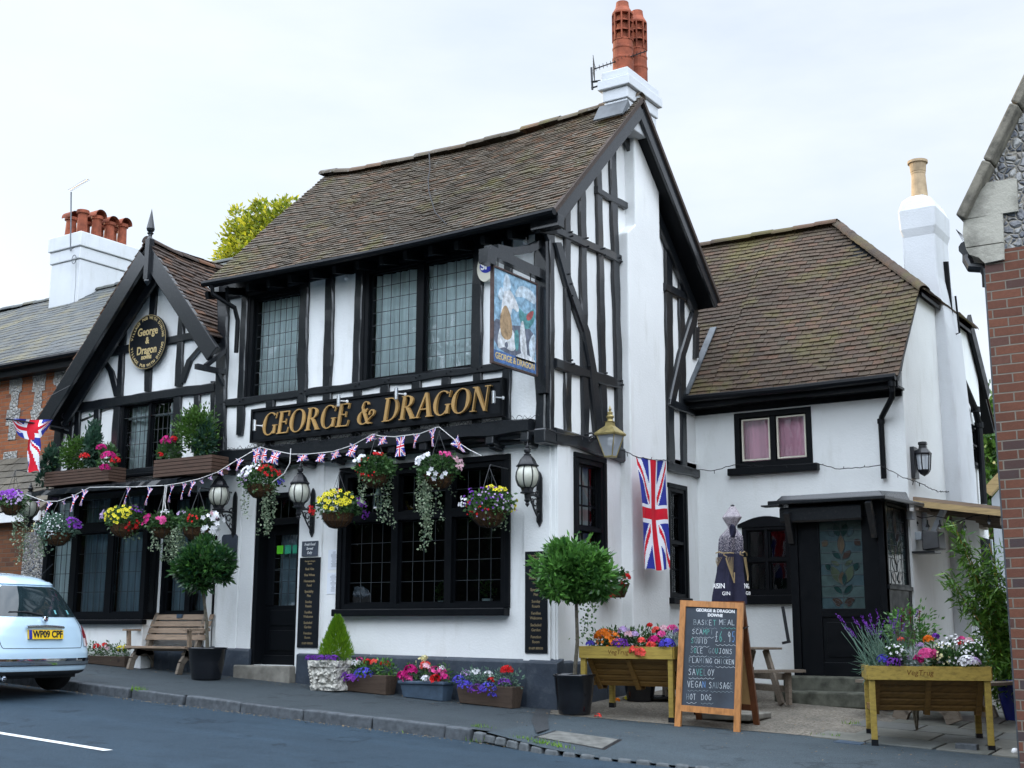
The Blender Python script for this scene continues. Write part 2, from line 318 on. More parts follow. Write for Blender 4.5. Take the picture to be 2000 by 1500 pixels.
# foliage
def leafm(name, lo, hi, rough=.45, trans=.25):
    g = NG(name); g.col(g.ramp(g.rnd(), [(0, lo), (.6, tuple((a+b)/2 for a, b in zip(lo, hi))), (1, hi)])); g.rough(rough, .45)
    tr = g.n('BsdfTranslucent'); g.lk(g.ramp(g.rnd(), [(0, lo), (1, hi)]), tr.inputs[0]); ms = g.n('MixShader'); ms.inputs[0].default_value = trans
    o = g.N['Material Output']; g.lk(g.b.outputs[0], ms.inputs[1]); g.lk(tr.outputs[0], ms.inputs[2]); g.lk(ms.outputs[0], o.inputs[0]); return g.mat
LBAY = leafm('bay_leaves', (.018, .075, .018), (.14, .33, .06), .32)
LBAYD = leafm('dark_bay_leaves', (.006, .035, .018), (.055, .14, .025), .30)
LBASK = leafm('basket_leaves', (.018, .06, .018), (.09, .19, .05))
LIVY = leafm('variegated_ivy_leaves', (.07, .13, .07), (.36, .42, .28))
LCON = leafm('lime_conifer_leaves', (.05, .16, .004), (.20, .36, .012), .6)
LCYP = leafm('cypress_leaves', (.010, .042, .028), (.035, .09, .045), .6)
LBOX = leafm('boxwood_leaves', (.022, .070, .010), (.075, .16, .02), .5)
LGREY = leafm('lavender_leaves', (.07, .15, .11), (.18, .28, .20), .7)
LSILV = leafm('silver_leaves', (.25, .32, .32), (.50, .56, .54), .8)
LBAM = leafm('bamboo_leaves', (.03, .11, .012), (.16, .30, .04), .45)
LTREE = leafm('tree_leaves', (.07, .14, .008), (.46, .43, .03), .6, .5)
LHEDGE = leafm('yew_leaves', (.012, .04, .01), (.055, .12, .02), .6)
def petal(name, c, var=.35):
    g = NG(name); g.col(g.ramp(g.rnd(), [(0, tuple(x*(1-var) for x in c)), (1, tuple(min(1, x*(1+.15)) for x in c))])); g.rough(.6, .3)
    tr = g.n('BsdfTranslucent'); tr.inputs[0].default_value = (*c, 1); ms = g.n('MixShader'); ms.inputs[0].default_value = .2; o = g.N['Material Output']
    g.lk(g.b.outputs[0], ms.inputs[1]); g.lk(tr.outputs[0], ms.inputs[2]); g.lk(ms.outputs[0], o.inputs[0]); return g.mat
PET = {k: petal(k+'_petals', c) for k, c in dict(white=(.86, .86, .90), red=(.62, .012, .015), pink=(.78, .10, .34), magenta=(.52, .01, .18), yellow=(.82, .72, .04), purple=(.28, .06, .50), blue=(.09, .07, .55), orange=(.85, .22, .01), coral=(.85, .10, .08), lilac=(.62, .45, .75), palepink=(.85, .55, .62), cream=(.85, .80, .45), violet=(.16, .03, .34), core=(.12, .14, .01)).items()}
COIR = simple('coir_liner', (.075, .042, .022), .95, .5, 40, .1, 0, .9, .012)
TERRA = simple('terracotta', (.21, .055, .027), .8, .45, 6, .3, 0, .5, .004)
BUFF = simple('buff_clay', (.36, .27, .17), .85, .3, 6, .3, 0, .5, .004)
LEAD = simple('lead_flashing', (.085, .095, .105), .5, .3, 6, .5, .3, .3, .004)
CAME = simple('lead_cames', (.05, .055, .06), .5, .2, 10, .5, .0, 0)
CAMEL = simple('pale_cames', (.032, .04, .046), .5, .2, 10, .5, .0, 0)
GOLD = simple('gold_letters', (.42, .25, .085), .42, .12, 3, .5, .0, .05, .002)
GOLDP = simple('gold_paint', (.55, .42, .20), .6, .1, 3, .3, 0, 0)
GOLDD = simple('faded_gold_paint', (.20, .155, .085), .6, .15, 3, .3, 0, 0)
BRASS = simple('tarnished_brass', (.36, .29, .12), .45, .35, 16, .5, .55, .3, .003)
STEEL = simple('brushed_steel', (.55, .56, .57), .3, .1, 20, .5, .9, 0)
SIGNB = simple('sign_black', (.008, .010, .013), .4, .2, 2, .2, 0, .1, .002)
SLATEB = simple('slate_plaque_face', (.045, .055, .075), .6, .3, 6, .4, 0, .4, .004)
CHALKB = simple('chalkboard_face', (.030, .040, .055), .55, .35, 3, .4, 0, 0)
PAPER = simple('white_paper', (.72, .75, .80), .6, .04, 3, .3, 0, 0)
INK = simple('grey_ink', (.30, .32, .36), .7, .1, 3, .3, 0, 0)
WHITEP = simple('white_paint', (.78, .78, .78), .5, .08, 4, .4, 0, .1, .002)
CREAMP = simple('cream_paint', (.66, .63, .52), .5, .08, 4, .4, 0, .1, .002)
FLR = simple('flag_red', (.62, .012, .03), .75, .12, 8, .2, 0, .2, .003)
FLB = simple('flag_blue', (.028, .040, .30), .75, .12, 8, .2, 0, .2, .003)
FLW = simple('flag_white', (.78, .80, .86), .75, .06, 8, .2, 0, .2, .003)
ROPE = simple('white_cord', (.70, .68, .66), .8, .1, 20, .2, 0, 0)
PLASTIC = simple('blue_grey_plastic', (.055, .085, .125), .45, .2, 12, .5, 0, .1, .002)
POTB = simple('glazed_black_pot', (.006, .007, .010), .16, .3, 5, .6, 0, .1, .002)
POTBLUE = simple('glazed_blue_pot', (.012, .02, .16), .12, .3, 5, .6, 0, 0)
CABLE = simple('black_cable', (.008, .008, .010), .6, .1, 5, .3, 0, 0)
g = NG('carved_stone'); a = g.noise(6, 8, .75); g.col(g.mix(g.ramp(g.noise(16, 7, .75), [(.48, (0, 0, 0)), (.62, (.9, .9, .9))]), (.62, .60, .54), (.15, .14, .12))); g.rough(.9, .2)
vo = g.n('TexVoronoi', Scale=16.); g.lk(g.tc.outputs['Object'], vo.inputs['Vector']); g.bump(vo.outputs['Distance'], 1., .05); CARVED = g.mat
# window glass: part clear, part mirror, by angle
def glass(name, tint, mirror=.12, rough=.02, wob=.25):
    g = NG(name); o = g.N['Material Output']; tr = g.n('BsdfTransparent'); tr.inputs[0].default_value = (*tint, 1)
    gl = g.n('BsdfGlossy', Roughness=rough); gl.inputs[0].default_value = (.95, .97, 1, 1); fr = g.n('Fresnel', IOR=1.5); ad = g.n('Math', operation='ADD'); ad.inputs[1].default_value = mirror; g.lk(fr.outputs[0], ad.inputs[0])
    bp = g.n('Bump', Strength=wob, Distance=.02); g.lk(g.noise(2.5, 2), bp.inputs['Height']); g.lk(bp.outputs[0], gl.inputs['Normal'])
    ms = g.n('MixShader'); g.lk(ad.outputs[0], ms.inputs[0]); g.lk(tr.outputs[0], ms.inputs[1]); g.lk(gl.outputs[0], ms.inputs[2]); g.lk(ms.outputs[0], o.inputs[0]); g.N.remove(g.b); return g.mat
GLASS = glass('window_glass', (.90, .97, .98), .03)
GLASSD = glass('dark_window_glass', (.5, .6, .62), -.015)
GLASSC = glass('car_glass', (.25, .45, .48), .12, .01, .0)
g = NG('frosted_lantern_glass'); g.col(g.ramp(g.noise(5, 4), [(.3, (.34, .34, .27)), (.7, (.60, .60, .52))])); g.rough(.22, .6); FROST = g.mat
g = NG('clear_lantern_glass'); g.col((.55, .60, .66)); g.rough(.08, .6); g.b.inputs['Alpha'].default_value = .45; CLEARG = g.mat
def curtain(name, c, fold=22.):
    g = NG(name); a = g.noise(fold, 3, .5, (1, 1, .04)); g.col(g.ramp(a, [(.3, tuple(x*.75 for x in c)), (.65, c)])); g.rough(.9, .1); g.bump(a, .8, .05); return g.mat
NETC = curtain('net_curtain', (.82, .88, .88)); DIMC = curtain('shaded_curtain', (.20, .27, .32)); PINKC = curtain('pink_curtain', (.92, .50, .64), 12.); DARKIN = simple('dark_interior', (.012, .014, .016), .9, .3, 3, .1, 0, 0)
# ================================================================== the setting
def sheet(name, x0, x1, y0, y1, dz, mat, nx=2, ny=2, kind='structure', f=ground):
    m = MB(); m.grid([[(lerp(x0, x1, i/nx), lerp(y0, y1, j/ny), f(lerp(x0, x1, i/nx), lerp(y0, y1, j/ny))+dz) for i in range(nx+1)] for j in range(ny+1)], 0)
    return m.build(name, mat, kind=kind)
m = MB(); XS = [-600, -200, -100, -60, -30, 0, 20, 40, 100, 300, 600]; YS = [-600, -200, -60, -14, -10, 0, 14, 30, 60, 200, 600]
m.grid([[(x, y, ground(x, y)-.30) for x in XS] for y in YS]); m.build('ground', GRASSG, kind='structure')
KY = -2.05
sheet('road', -60, 40, -9.6, KY+.02, -.105, ROADM, 20, 4)
sheet('opposite_pavement', -60, 40, -13.9, -9.7, -.02, PAVEM, 20, 2)
sheet('pavement', -60, .55, KY, 0, 0, PAVEM, 20, 2)
SETT = [PG(925, 1432, -.03), PG(1060, 1462, -.06), PG(1200, 1483, -.085), PG(1390, 1506, -.10), PG(1600, 1530, -.10)]
def sett_y(x):
    if x <= SETT[0].x: return KY
    for p, q in zip(SETT, SETT[1:]):
        if x <= q.x: return lerp(p.y, q.y, (x-p.x)/(q.x-p.x))
    return SETT[-1].y-(x-SETT[-1].x)*.02
def spz(x, y):     # surface of the crossing, which falls towards the setts
    j = max(0, min(1, y/sett_y(x))); return ground(x, y)-(.085*min(1, max(0, (x-.55)/1.2))*max(0, (j-.6)/.4) if x > .55 and y < 0 else 0)
m = MB(); rows = []
for j in range(33):
    row = []
    for i in range(81):
        x = .55+11.45*(i/80)**1.6; ys = sett_y(x); y = lerp(0, ys, j/32); dz = -.085*min(1, max(0, (x-.55)/1.2))*max(0, (j/32-.6)/.4); row.append((x, y, ground(x, y)+dz))
    rows.append(row)
m.grid(rows); m.build('side_pavement', asphalt('asphalt_crossing', (.026, .043, .056), (.038, .058, .072), (.10, .12, .13), .35), kind='structure')
sheet('building_plot', -60, 14, 0, 14, 0, CONC, 20, 2)
# kerb of granite blocks, dropping at the crossing
m = MB(); x = -40.
while x < .30:
    ln = .91; x1 = min(x+ln, .34); dj = random.uniform(-.012, .012); ddz = random.uniform(-.008, .008)
    z0, z1 = ground(x, KY), ground(x1, KY); g0 = .008 if x > -6 else .006; drop = .0
    gap = .05 if abs(x+4.05) < .5 else 0
    m.hexa([(x+g0+gap, KY-.06+dj, z0-.2), (x1-g0, KY-.06+dj, z1-.2), (x1-g0, KY+.08, z1-.2), (x+g0+gap, KY+.08, z0-.2),
            (x+g0+gap, KY-.045+dj, z0+.006+ddz), (x1-g0, KY-.045+dj, z1+.006+ddz), (x1-g0, KY+.08, z1+.006+ddz), (x+g0+gap, KY+.08, z0+.006+ddz)])
    x = x1
o = m.build('kerb', KERBM, kind='structure'); bevel(o, .018, 3)
# rounded setts that carry the kerb line down to the crossing
m = MB(); P = SETT
for a, b in zip(P, P[1:]):
    n = max(2, int((b-a).length/.15))
    for i in range(n):
        p = a.lerp(b, (i+.5)/n); d = (b-a).normalized(); s = random.uniform(.066, .076); q = random.uniform(.040, .055)
        c = Vector((p.x, p.y+.02, ground(p.x, p.y)-.085*min(1, max(.35, (p.x-.3)/1.2))-.030)); u = d*s; v = Vector((-d.y, d.x, 0))*q; h = Vector((0, 0, random.uniform(.034, .046)))
        m.hexa([c-u-v-h, c+u-v-h, c+u+v-h, c-u+v-h, c-u*.8-v*.7+h, c+u*.8-v*.7+h, c+u*.85+v*.7+h, c-u*.8+v*.8+h])
o = m.build('sett_edging', simple('worn_setts', (.095, .105, .11), .85, .35, 14, .3, 0, .6, .006), kind='structure'); bevel(o, .016, 3)
# painted centre line dashes
m = MB()
A0, A1 = PG(-10, 1424, -.1), PG(190, 1468, -.1)
m = MB(); dx = A1.x-A0.x; yy = (A0.y+A1.y)/2
for k in range(-6, 6):
    xa = A1.x-k*6.; xb = xa-4.
    if k in (0,) or k > 0 or k < 0:
        m.grid([[(xb, yy-.05, ground(xb, yy)-.101), (xa, yy-.05, ground(xa, yy)-.101)], [(xb, yy+.05, ground(xb, yy)-.101), (xa, yy+.05, ground(xa, yy)-.101)]])
m.build('road_markings', PAINTW, kind='structure')
# yard: pebbled concrete and flagstones
Q = [PG(1180, 1393), PG(1262, 1398), PG(1480, 1424), PG(1602, 1441), PG(1690, 1352)]
m = MB()
def gz(p, dz): return (p[0], p[1], ground(p[0], p[1])+dz)
e0, e1, e2 = Q[1], Q[2], Q[3]
m.face([gz((0.0, -.02), .004), gz((0.0, min(e0.y, -.5)), .004), gz(e0, .004), gz(e1, .004), gz(e2, .004), gz((e2.x+.3, .0), .004), ], 0, .5)
m.face([gz((0.0, -.02), .004), gz((e2.x+.3, 0.), .004), gz((4.6, 3.8), .004), gz((0, 3.8), .004)], 0, .5)
m.build('yard_concrete', PEBBLE, kind='structure')
F0 = PG(1612, 1443); 
m = MB(); fy = F0.y; y = fy-.0; rowi = 0
while y < 3.4:
    hgt = random.uniform(.42, .58); x = F0.x-.0+(.25 if rowi % 2 else 0)-.15+ (y-fy)*.05
    while x < 7.0:
        wd = random.uniform(.45, .8); q = .012
        pts = [(x+q, y+q), (x+wd-q, y+q), (x+wd-q, y+hgt-q), (x+q, y+hgt-q)]
        j = lambda: random.uniform(-.01, .01)
        b = [gz((px+j(), py+j()), -.03) for px, py in pts]; t = [(p[0], p[1], p[2]+.042+random.uniform(0, .004)) for p in b]
        m.hexa(b+t); x += wd
    y += hgt; rowi += 1
o = m.build('flagstone_paving', FLAG, kind='structure'); bevel(o, .006, 2)
# ================================================================== building helpers
class Fr:                       # a vertical plane facing the street (-Y)
    def __init__(s, Y): s.Y = Y
    def p(s, u, z, d=0.): return Vector((u, s.Y-d, z))
    def px(s, x, y): q = PF(x, y, s.Y); return q.x, q.z
class Sd:                       # a vertical plane facing +X
    def __init__(s, X): s.X = X
    def p(s, u, z, d=0.): return Vector((s.X+d, u, z))
    def px(s, x, y): q = PS(x, y, s.X); return q.y, q.z
class SdL:                      # facing -X
    def __init__(s, X): s.X = X
    def p(s, u, z, d=0.): return Vector((s.X-d, -u, z))
def rect(pl, x1, y1, x2, y2):   # pixel corners (top-left, bottom-right) -> u0,u1,z0,z1
    a = pl.px(x1, y1); b = pl.px(x2, y2); return a[0], b[0], b[1], a[1]
def wall(mb, pl, u0, u1, z0, z1, ops=(), depth=.13, mi=0, zf=None):
    us = sorted(set([u0, u1]+[min(max(v, u0), u1) for o in ops for v in o[:2]])); zs = sorted(set([z0, z1]+[min(max(v, z0), z1) for o in ops for v in o[2:4]]))
    for a, b in zip(us, us[1:]):
        for c, d in zip(zs, zs[1:]):
            um, zm = (a+b)/2, (c+d)/2
            if any(o[0] < um < o[1] and o[2] < zm < o[3] for o in ops): continue
            mb.face([pl.p(a, c), pl.p(b, c), pl.p(b, d), pl.p(a, d)], mi, .5)
    for o in ops:
        a, b, c, d = o[:4]
        for (p, q, r_, s_) in ((a, c, b, c), (b, c, b, d), (b, d, a, d), (a, d, a, c)):
            mb.face([pl.p(p, q), pl.p(r_, s_), pl.p(r_, s_, -depth), pl.p(p, q, -depth)], mi, .5)
def timber(mb, pl, x1, y1, x2, y2, wpx, th=.035, jit=.012, taper=1.):
    """a hewn timber lying on plane pl; centre line in photo pixels, width in pixels across"""
    vert = abs(y2-y1) > abs(x2-x1); h = wpx/2
    if vert: A, B, C_, D = pl.px(x1-h, y1), pl.px(x1+h, y1), pl.px(x2-h, y2), pl.px(x2+h, y2)
    else: A, B, C_, D = pl.px(x1, y1-h), pl.px(x1, y1+h), pl.px(x2, y2-h), pl.px(x2, y2+h)
    timber_w(mb, pl, A, B, C_, D, th, jit)
def timber_w(mb, pl, A, B, C_, D, th=.035, jit=.006):
    n = max(2, int(math.hypot(C_[0]-A[0], C_[1]-A[1])/.14)); th += random.uniform(0, .008)
    ax, az = B[0]-A[0], B[1]-A[1]; lw = math.hypot(ax, az) or 1
    rows = []; s1, s2 = random.uniform(0, 99), random.uniform(0, 99)
    for i in range(n+1):
        t = i/n; o1 = noise.noise((t*n*.35+s1, 0, 0))*jit*2.2; o2 = noise.noise((t*n*.35+s2, 3, 0))*jit*2.2; o3 = noise.noise((t*n*.4, s1, 0))*jit*.8
        a = (lerp(A[0], C_[0], t)+ax/lw*o1, lerp(A[1], C_[1], t)+az/lw*o1); b = (lerp(B[0], D[0], t)+ax/lw*o2, lerp(B[1], D[1], t)+az/lw*o2)
        c = .12; a2 = (lerp(a[0], b[0], c), lerp(a[1], b[1], c)); b2 = (lerp(b[0], a[0], c), lerp(b[1], a[1], c))
        rows.append([pl.p(*a, -.02), pl.p(*a, th*.7), pl.p(*a2, th+o3), pl.p(*b2, th+o3), pl.p(*b, th*.7), pl.p(*b, -.02)])
    mb.grid(rows)
    mb.face(list(reversed(rows[0]))); mb.face(rows[-1])
def pbox(mb, pl, u0, u1, z0, z1, d0, d1, m=0, r=None):
    mb.hexa([pl.p(u0, z0, d0), pl.p(u1, z0, d0), pl.p(u1, z0, d1), pl.p(u0, z0, d1), pl.p(u0, z1, d0), pl.p(u1, z1, d0), pl.p(u1, z1, d1), pl.p(u0, z1, d1)], m, r)
def window(parent, pl, r, lights=1, transom=None, fw=.05, mw=.05, cell=(.14, .20), curt=None, rec=.07, sill=None, frame_mat=None, glassm=None, came=None, room=.45, bars=None, label=None, proud=.012, leadw=.006, curt_z=None, name='window', backm=None):
    """r = opening u0,u1,z0,z1; lights = number or list of mullion positions 0..1; transom = height fraction"""
    u0, u1, z0, z1 = r; W, H = u1-u0, z1-z0
    mu = [i/lights for i in range(1, lights)] if isinstance(lights, int) else lights
    m = MB(); e = .004
    for (a, b, c, d) in ((u0, u1, z1-fw, z1), (u0, u1, z0, z0+fw)): pbox(m, pl, a-e, b+e, c, d, -rec-.03, proud)
    for (a, b) in ((u0-e, u0+fw), (u1-fw, u1+e)): pbox(m, pl, a, b, z0+fw, z1-fw, -rec-.03, proud+.002)
    ed = [u0+fw]+[v for f_ in mu for v in (u0+W*f_-mw/2, u0+W*f_+mw/2)]+[u1-fw]
    for i in range(1, len(ed)-1, 2): pbox(m, pl, ed[i], ed[i+1], z0+fw, z1-fw, -rec-.02, proud-.01)
    zr = [(z0+fw, z1-fw)]
    if transom:
        zt = z0+H*transom; zr = [(z0+fw, zt-mw/2), (zt+mw/2, z1-fw)]
        for i in range(0, len(ed)-1, 2): pbox(m, pl, ed[i], ed[i+1], zt-mw/2, zt+mw/2, -rec-.02, proud-.004)
    sf = .022; pane_l = []; cm = MB()
    for i in range(0, len(ed)-1, 2):
        for (a, b) in zr:
            x0, x1 = ed[i], ed[i+1]
            for (p, q, s, t) in ((x0, x1, b-sf, b), (x0, x1, a, a+sf), (x0, x0+sf, a+sf, b-sf), (x1-sf, x1, a+sf, b-sf)): pbox(m, pl, p, q, s, t, -rec-.015, -rec+.02)
            x0 += sf; x1 -= sf; a2, b2 = a+sf, b-sf
            nb = max(1, round((x1-x0)/.28)); 
            nc = max(1, round((x1-x0)/cell[0])); nr = max(1, round((b2-a2)/cell[1]))
            panes = MB(); pane_l.append(panes)      # each leaded quarry tilts a touch, as old glass does
            for ci in range(nc):
                for ri in range(nr):
                    ua, ub = lerp(x0, x1, ci/nc), lerp(x0, x1, (ci+1)/nc); za, zb = lerp(a2, b2, ri/nr), lerp(a2, b2, (ri+1)/nr)
                    t1, t2 = random.gauss(0, .00028), random.gauss(0, .00028)
                    panes.face([pl.p(ua, za, -rec-t1-t2), pl.p(ub, za, -rec+t1-t2), pl.p(ub, zb, -rec+t1+t2), pl.p(ua, zb, -rec-t1+t2)], 0)
            if leadw:
                for k in range(1, nc): u = lerp(x0, x1, k/nc); pbox(cm, pl, u-leadw/2, u+leadw/2, a2, b2, -rec-.004, -rec+.004)
                for k in range(1, nr): v = lerp(a2, b2, k/nr); pbox(cm, pl, x0, x1, v-leadw/2, v+leadw/2, -rec-.005, -rec+.005)
    # dark room behind
    d0, d1 = -rec-.035, -rec-room
    for (p, q, s, t) in ((u0, z0, u1, z0), (u1, z0, u1, z1), (u1, z1, u0, z1), (u0, z1, u0, z0)): m.face([pl.p(p, q, d0), pl.p(s, t, d0), pl.p(s, t, d1), pl.p(p, q, d1)], 1)
    m.face([pl.p(u0, z0, d1), pl.p(u1, z0, d1), pl.p(u1, z1, d1), pl.p(u0, z1, d1)], 1)
    wo = m.build(name, [frame_mat or BLACK, backm or DARKIN], parent)
    if label: wo['label'] = label
    for panes in pane_l: panes.build('pane', glassm or GLASS, wo)
    if leadw and cm.f: cm.build('glazing_bars', came or CAME, wo)
    if curt:
        for fa, fb, *cmat in (curt_z or [(0., 1.)]):
            c = MB(); rows = [[], []]; a, b = u0+fw*.5, u1-fw*.5; a, b = lerp(a, b, fa), lerp(a, b, fb); n = max(6, int((b-a)/.025))
            for i in range(n+1):
                u = lerp(a, b, i/n); dd = -rec-.12+math.sin(i*1.15+math.sin(i*.37)*2)*.018
                rows[0].append(pl.p(u, z0+fw, dd)); rows[1].append(pl.p(u, z1-fw, dd))
            c.grid(rows); c.build('curtain', cmat[0] if cmat else curt, wo, smooth=True)
    if sill:
        sm = MB(); ov, th, pr = sill; pbox(sm, pl, u0-ov, u1+ov, z0-th, z0-.002, -.02, pr); bevel(sm.build('sill', frame_mat or BLACK, wo), .012, 2)
    return wo
def tiles(mb, e0, e1, r0, r1, rows, tw=.165, th=.016, sag=None, keep=None, jit=.006, flare=0.):
    """plain tiles on the slope between eave e0-e1 and ridge r0-r1, every tile its own slab"""
    e0, e1, r0, r1 = map(Vector, (e0, e1, r0, r1)); nrm = ((e1-e0).cross(r0-e0)).normalized()
    if nrm.z < 0: nrm = -nrm
    def S_(u, v):
        p = e0.lerp(e1, u).lerp(r0.lerp(r1, u), v)
        p = p+nrm*(noise.noise((p.x*.8, p.y*.8, p.z*.8))*.03+noise.noise((p.x*2.5, p.y*2.5, 7))*.010)
        if sag: p = p+Vector((0, 0, sag(u, v)))
        return p
    for j in range(rows):
        v0, v1 = j/rows, min(1., (j+1.15)/rows); wid = (e0.lerp(r0, v0)-e1.lerp(r1, v0)).length; n = max(1, int(wid/tw)); off = (j % 2)*.5+random.uniform(-.08, .08)
        for i in range(-1, n+1):
            ua, ub = (i+off)/n, (i+off+1)/n
            ua, ub = max(0, ua), min(1, ub)
            if ub-ua < .2/n: continue
            if keep and not keep((ua+ub)/2, (v0+v1)/2): continue
            g = .0035/wid; ua += g; ub -= g; dj = random.uniform(-jit, jit)/2; dv = random.uniform(-.05, .05)/rows
            a, b, c, d = S_(ua, v0+dv), S_(ub, v0+dv), S_(ub, v1), S_(ua, v1)
            l = nrm*(th*1.5+dj+random.uniform(0, .004)); k = nrm*(th*.45+dj); mb_r = random.random()
            a2, b2, c2, d2 = a+l, b+l, c+k, d+k; lo = nrm*(th+.004)
            mb.face([a2, b2, c2, d2], 0, mb_r); mb.face([a2-lo, b2-lo, b2, a2], 0, mb_r); mb.face([b2-lo, c2-lo, c2, b2], 0, mb_r); mb.face([d2-lo, a2-lo, a2, d2], 0, mb_r)
def ridge_tiles(mb, a, b, rad=.10, ln=.30, seg=8, wob=.01, sag=None):
    a = Vector(a); b = Vector(b); n = max(1, int((b-a).length/ln)); d = (b-a).normalized(); s = d.cross(Vector((0, 0, 1))).normalized()
    for i in range(n):
        t0, t1 = i/n, (i+1.0)/n; p0, p1 = a.lerp(b, t0), a.lerp(b, t1); r = random.random(); k = random.uniform(-wob, wob)
        if sag: p0 = p0+Vector((0, 0, sag(t0))); p1 = p1+Vector((0, 0, sag(t1)))
        rows = []
        for q, rr in ((p0, rad*1.04), (p1, rad*.94)):
            rows.append([q+(s*math.cos(PI*c/seg)+Vector((0, 0, 1))*math.sin(PI*c/seg)*.85)*rr+Vector((0, 0, k-.02)) for c in range(seg+1)])
        mb.grid(rows, 0, r); mb.face(list(reversed(rows[0])), 0, r)
def slab(mb, e0, e1, r0, r1, th, m=0):      # roof deck beneath the tiles
    e0, e1, r0, r1 = map(Vector, (e0, e1, r0, r1)); n = ((e1-e0).cross(r0-e0)).normalized(); n = n if n.z > 0 else -n
    t = n*th; mb.hexa([e0-t, e1-t, r1-t, r0-t, e0-n*.012, e1-n*.012, r1-n*.012, r0-n*.012], m)
def pot(mb, c, r, h, m=0, flare=1.15, hood=False):
    c = Vector(c); mb.lathe([(r*1.05, 0), (r*1.0, h*.05), (r*.86, h*.8), (r*.86, h*.86), (r*flare, h*.88), (r*flare, h), (r*.8, h), (r*.75, h*.7)], c, 14, m)
def text_mesh(name, s, pl, u, z, size, d, mat, parent, align='CENTER', thick=.002, bold=0., shear=0., sx=1., rot=0.):
    cu = bpy.data.curves.new(name, 'FONT'); cu.body = s; cu.size = size; cu.align_x = align; cu.align_y = 'CENTER'; cu.extrude = thick; cu.offset = bold; cu.shear = shear; cu.resolution_u = 4
    t = bpy.data.objects.new(name, cu); COL.objects.link(t); dg = bpy.context.evaluated_depsgraph_get(); me = bpy.data.meshes.new_from_object(t.evaluated_get(dg)); bpy.data.objects.remove(t)
    off = wloc(parent); ca, sa = math.cos(rot), math.sin(rot)
    for v in me.vertices:
        x, y = v.co.x*sx, v.co.y; x, y = x*ca-y*sa, x*sa+y*ca
        v.co = pl.p(u+x, z+y, d+v.co.z)-off
    me.name = name; me.materials.clear(); me.materials.append(mat); o = bpy.data.objects.new(name, me); COL.objects.link(o); o.parent = parent
    return o
# ================================================================== the half-timbered house
XL, JY = -5.42, -.12
F0_, FU, S0 = Fr(0.), Fr(JY), Sd(0.)
pub = thing('half_timbered_house', 'tall half-timbered pub house with steep tiled roof and painted name board', 'house', (-2.7, 1.7, 0))
gw = rect(F0_, 674, 920, 987, 1190); gw = (gw[0], gw[1], 1.10, 2.80)
dr = (-4.66, -3.86, .40, 2.62)
w1 = rect(FU, 492, 573, 590, 775); w2 = rect(FU, 716, 520, 932, 745)
w1 = (w1[0], w1[1], 3.86, 5.36); w2 = (w2[0], w2[1], 3.90, 5.42)
sw = rect(S0, 1124, 905, 1179, 1110); sw = (sw[0], sw[1], 1.20, 2.84)
sw2a = PS(1296, 940, 0); sw2b = PS(1326, 950, 0); sw2 = (2.86, 3.33, 1.28, 2.72)
m = MB(); lower_z = 3.12
wall(m, F0_, XL, 0, -.4, lower_z, [gw, dr]); 
wall(m, S0, 0, 3.9, -.4, lower_z, [sw, sw2])
wall(m, FU, XL, 0, 3.02, 5.75, [w1, w2])
m.face([(XL, JY, 3.02), (0, JY, 3.02), (0, 0, 3.02), (XL, 0, 3.02)], 0, .5)
GA = (1.68, 7.62)
m.face([(0, JY, 3.02), (0, 3.9, 3.02), (0, 3.9, 5.42), (0, 3.86, 5.45), (0, GA[0], GA[1]), (0, -.40, 5.62-.1), (0, JY, 5.4)], 0, .5)
m.face([(XL, JY, -.4), (XL, JY, 5.4), (XL, -.40, 5.52), (XL, GA[0], GA[1]), (XL, 3.86, 5.45), (XL, 3.86, -.4)], 0, .5)
m.face([(0, 3.86, -.4), (XL, 3.86, -.4), (XL, 3.86, 5.45), (0, 3.86, 5.45)], 0, .5)
m.build('wall', WHITE, pub)
# raised render piers on the ground floor front
m = MB()
for (xa, xb) in ((430, 470), (585, 630), (1025, 1077)):
    a = PF(xa, 1100).x; b = PF(xb, 1100).x; b = min(b, -.002)
    m = MB(); m.box((a, -.032, .3), (b, .05, 3.08)); bevel(m.build('pier', WHITE, pub), .008)
a = PF(470, 1100).x; m = MB(); m.box((a, -.02, .3), (PF(497, 1100).x, .05, 3.07))
bevel(m.build('pier', WHITE, pub), .008); m = MB(); m.box((-.05, .01, .3), (.03, .30, 3.02)); bevel(m.build('pier', WHITE, pub), .008)
# plinth
m = MB()
def plinth(pl, u0, u1, zt0, zt1, zb0, zb1, d=.07):
    n = 1 if abs(u1-u0) < 1 else 3
    for i in range(n):
        a, b = lerp(u0, u1, i/n), lerp(u0, u1, (i+1)/n); ta, tb = lerp(zt0, zt1, i/n), lerp(zt0, zt1, (i+1)/n)
        m.hexa([pl.p(a, zb0, -.05), pl.p(b, zb0, -.05), pl.p(b, zb0, d+.01), pl.p(a, zb0, d+.01), pl.p(a, ta+.03, -.05), pl.p(b, tb+.03, -.05), pl.p(b, tb-.02, d), pl.p(a, ta-.02, d)])
for args in ((F0_, XL, PF(496, 1200).x, .62, .60, 0, 0), (F0_, -3.80, -.32, .56, .52, -.3, -.3), (F0_, -.32, .085, .525, .515, -.3, -.3, .10), (S0, -.02, .30, .515, .52, -.3, -.3, .08), (S0, .30, 2.6, .50, .50, -.3, -.3, .05)):
    m = MB(); plinth(*args); bevel(m.build('plinth', PLINTH, pub), .012, 2)
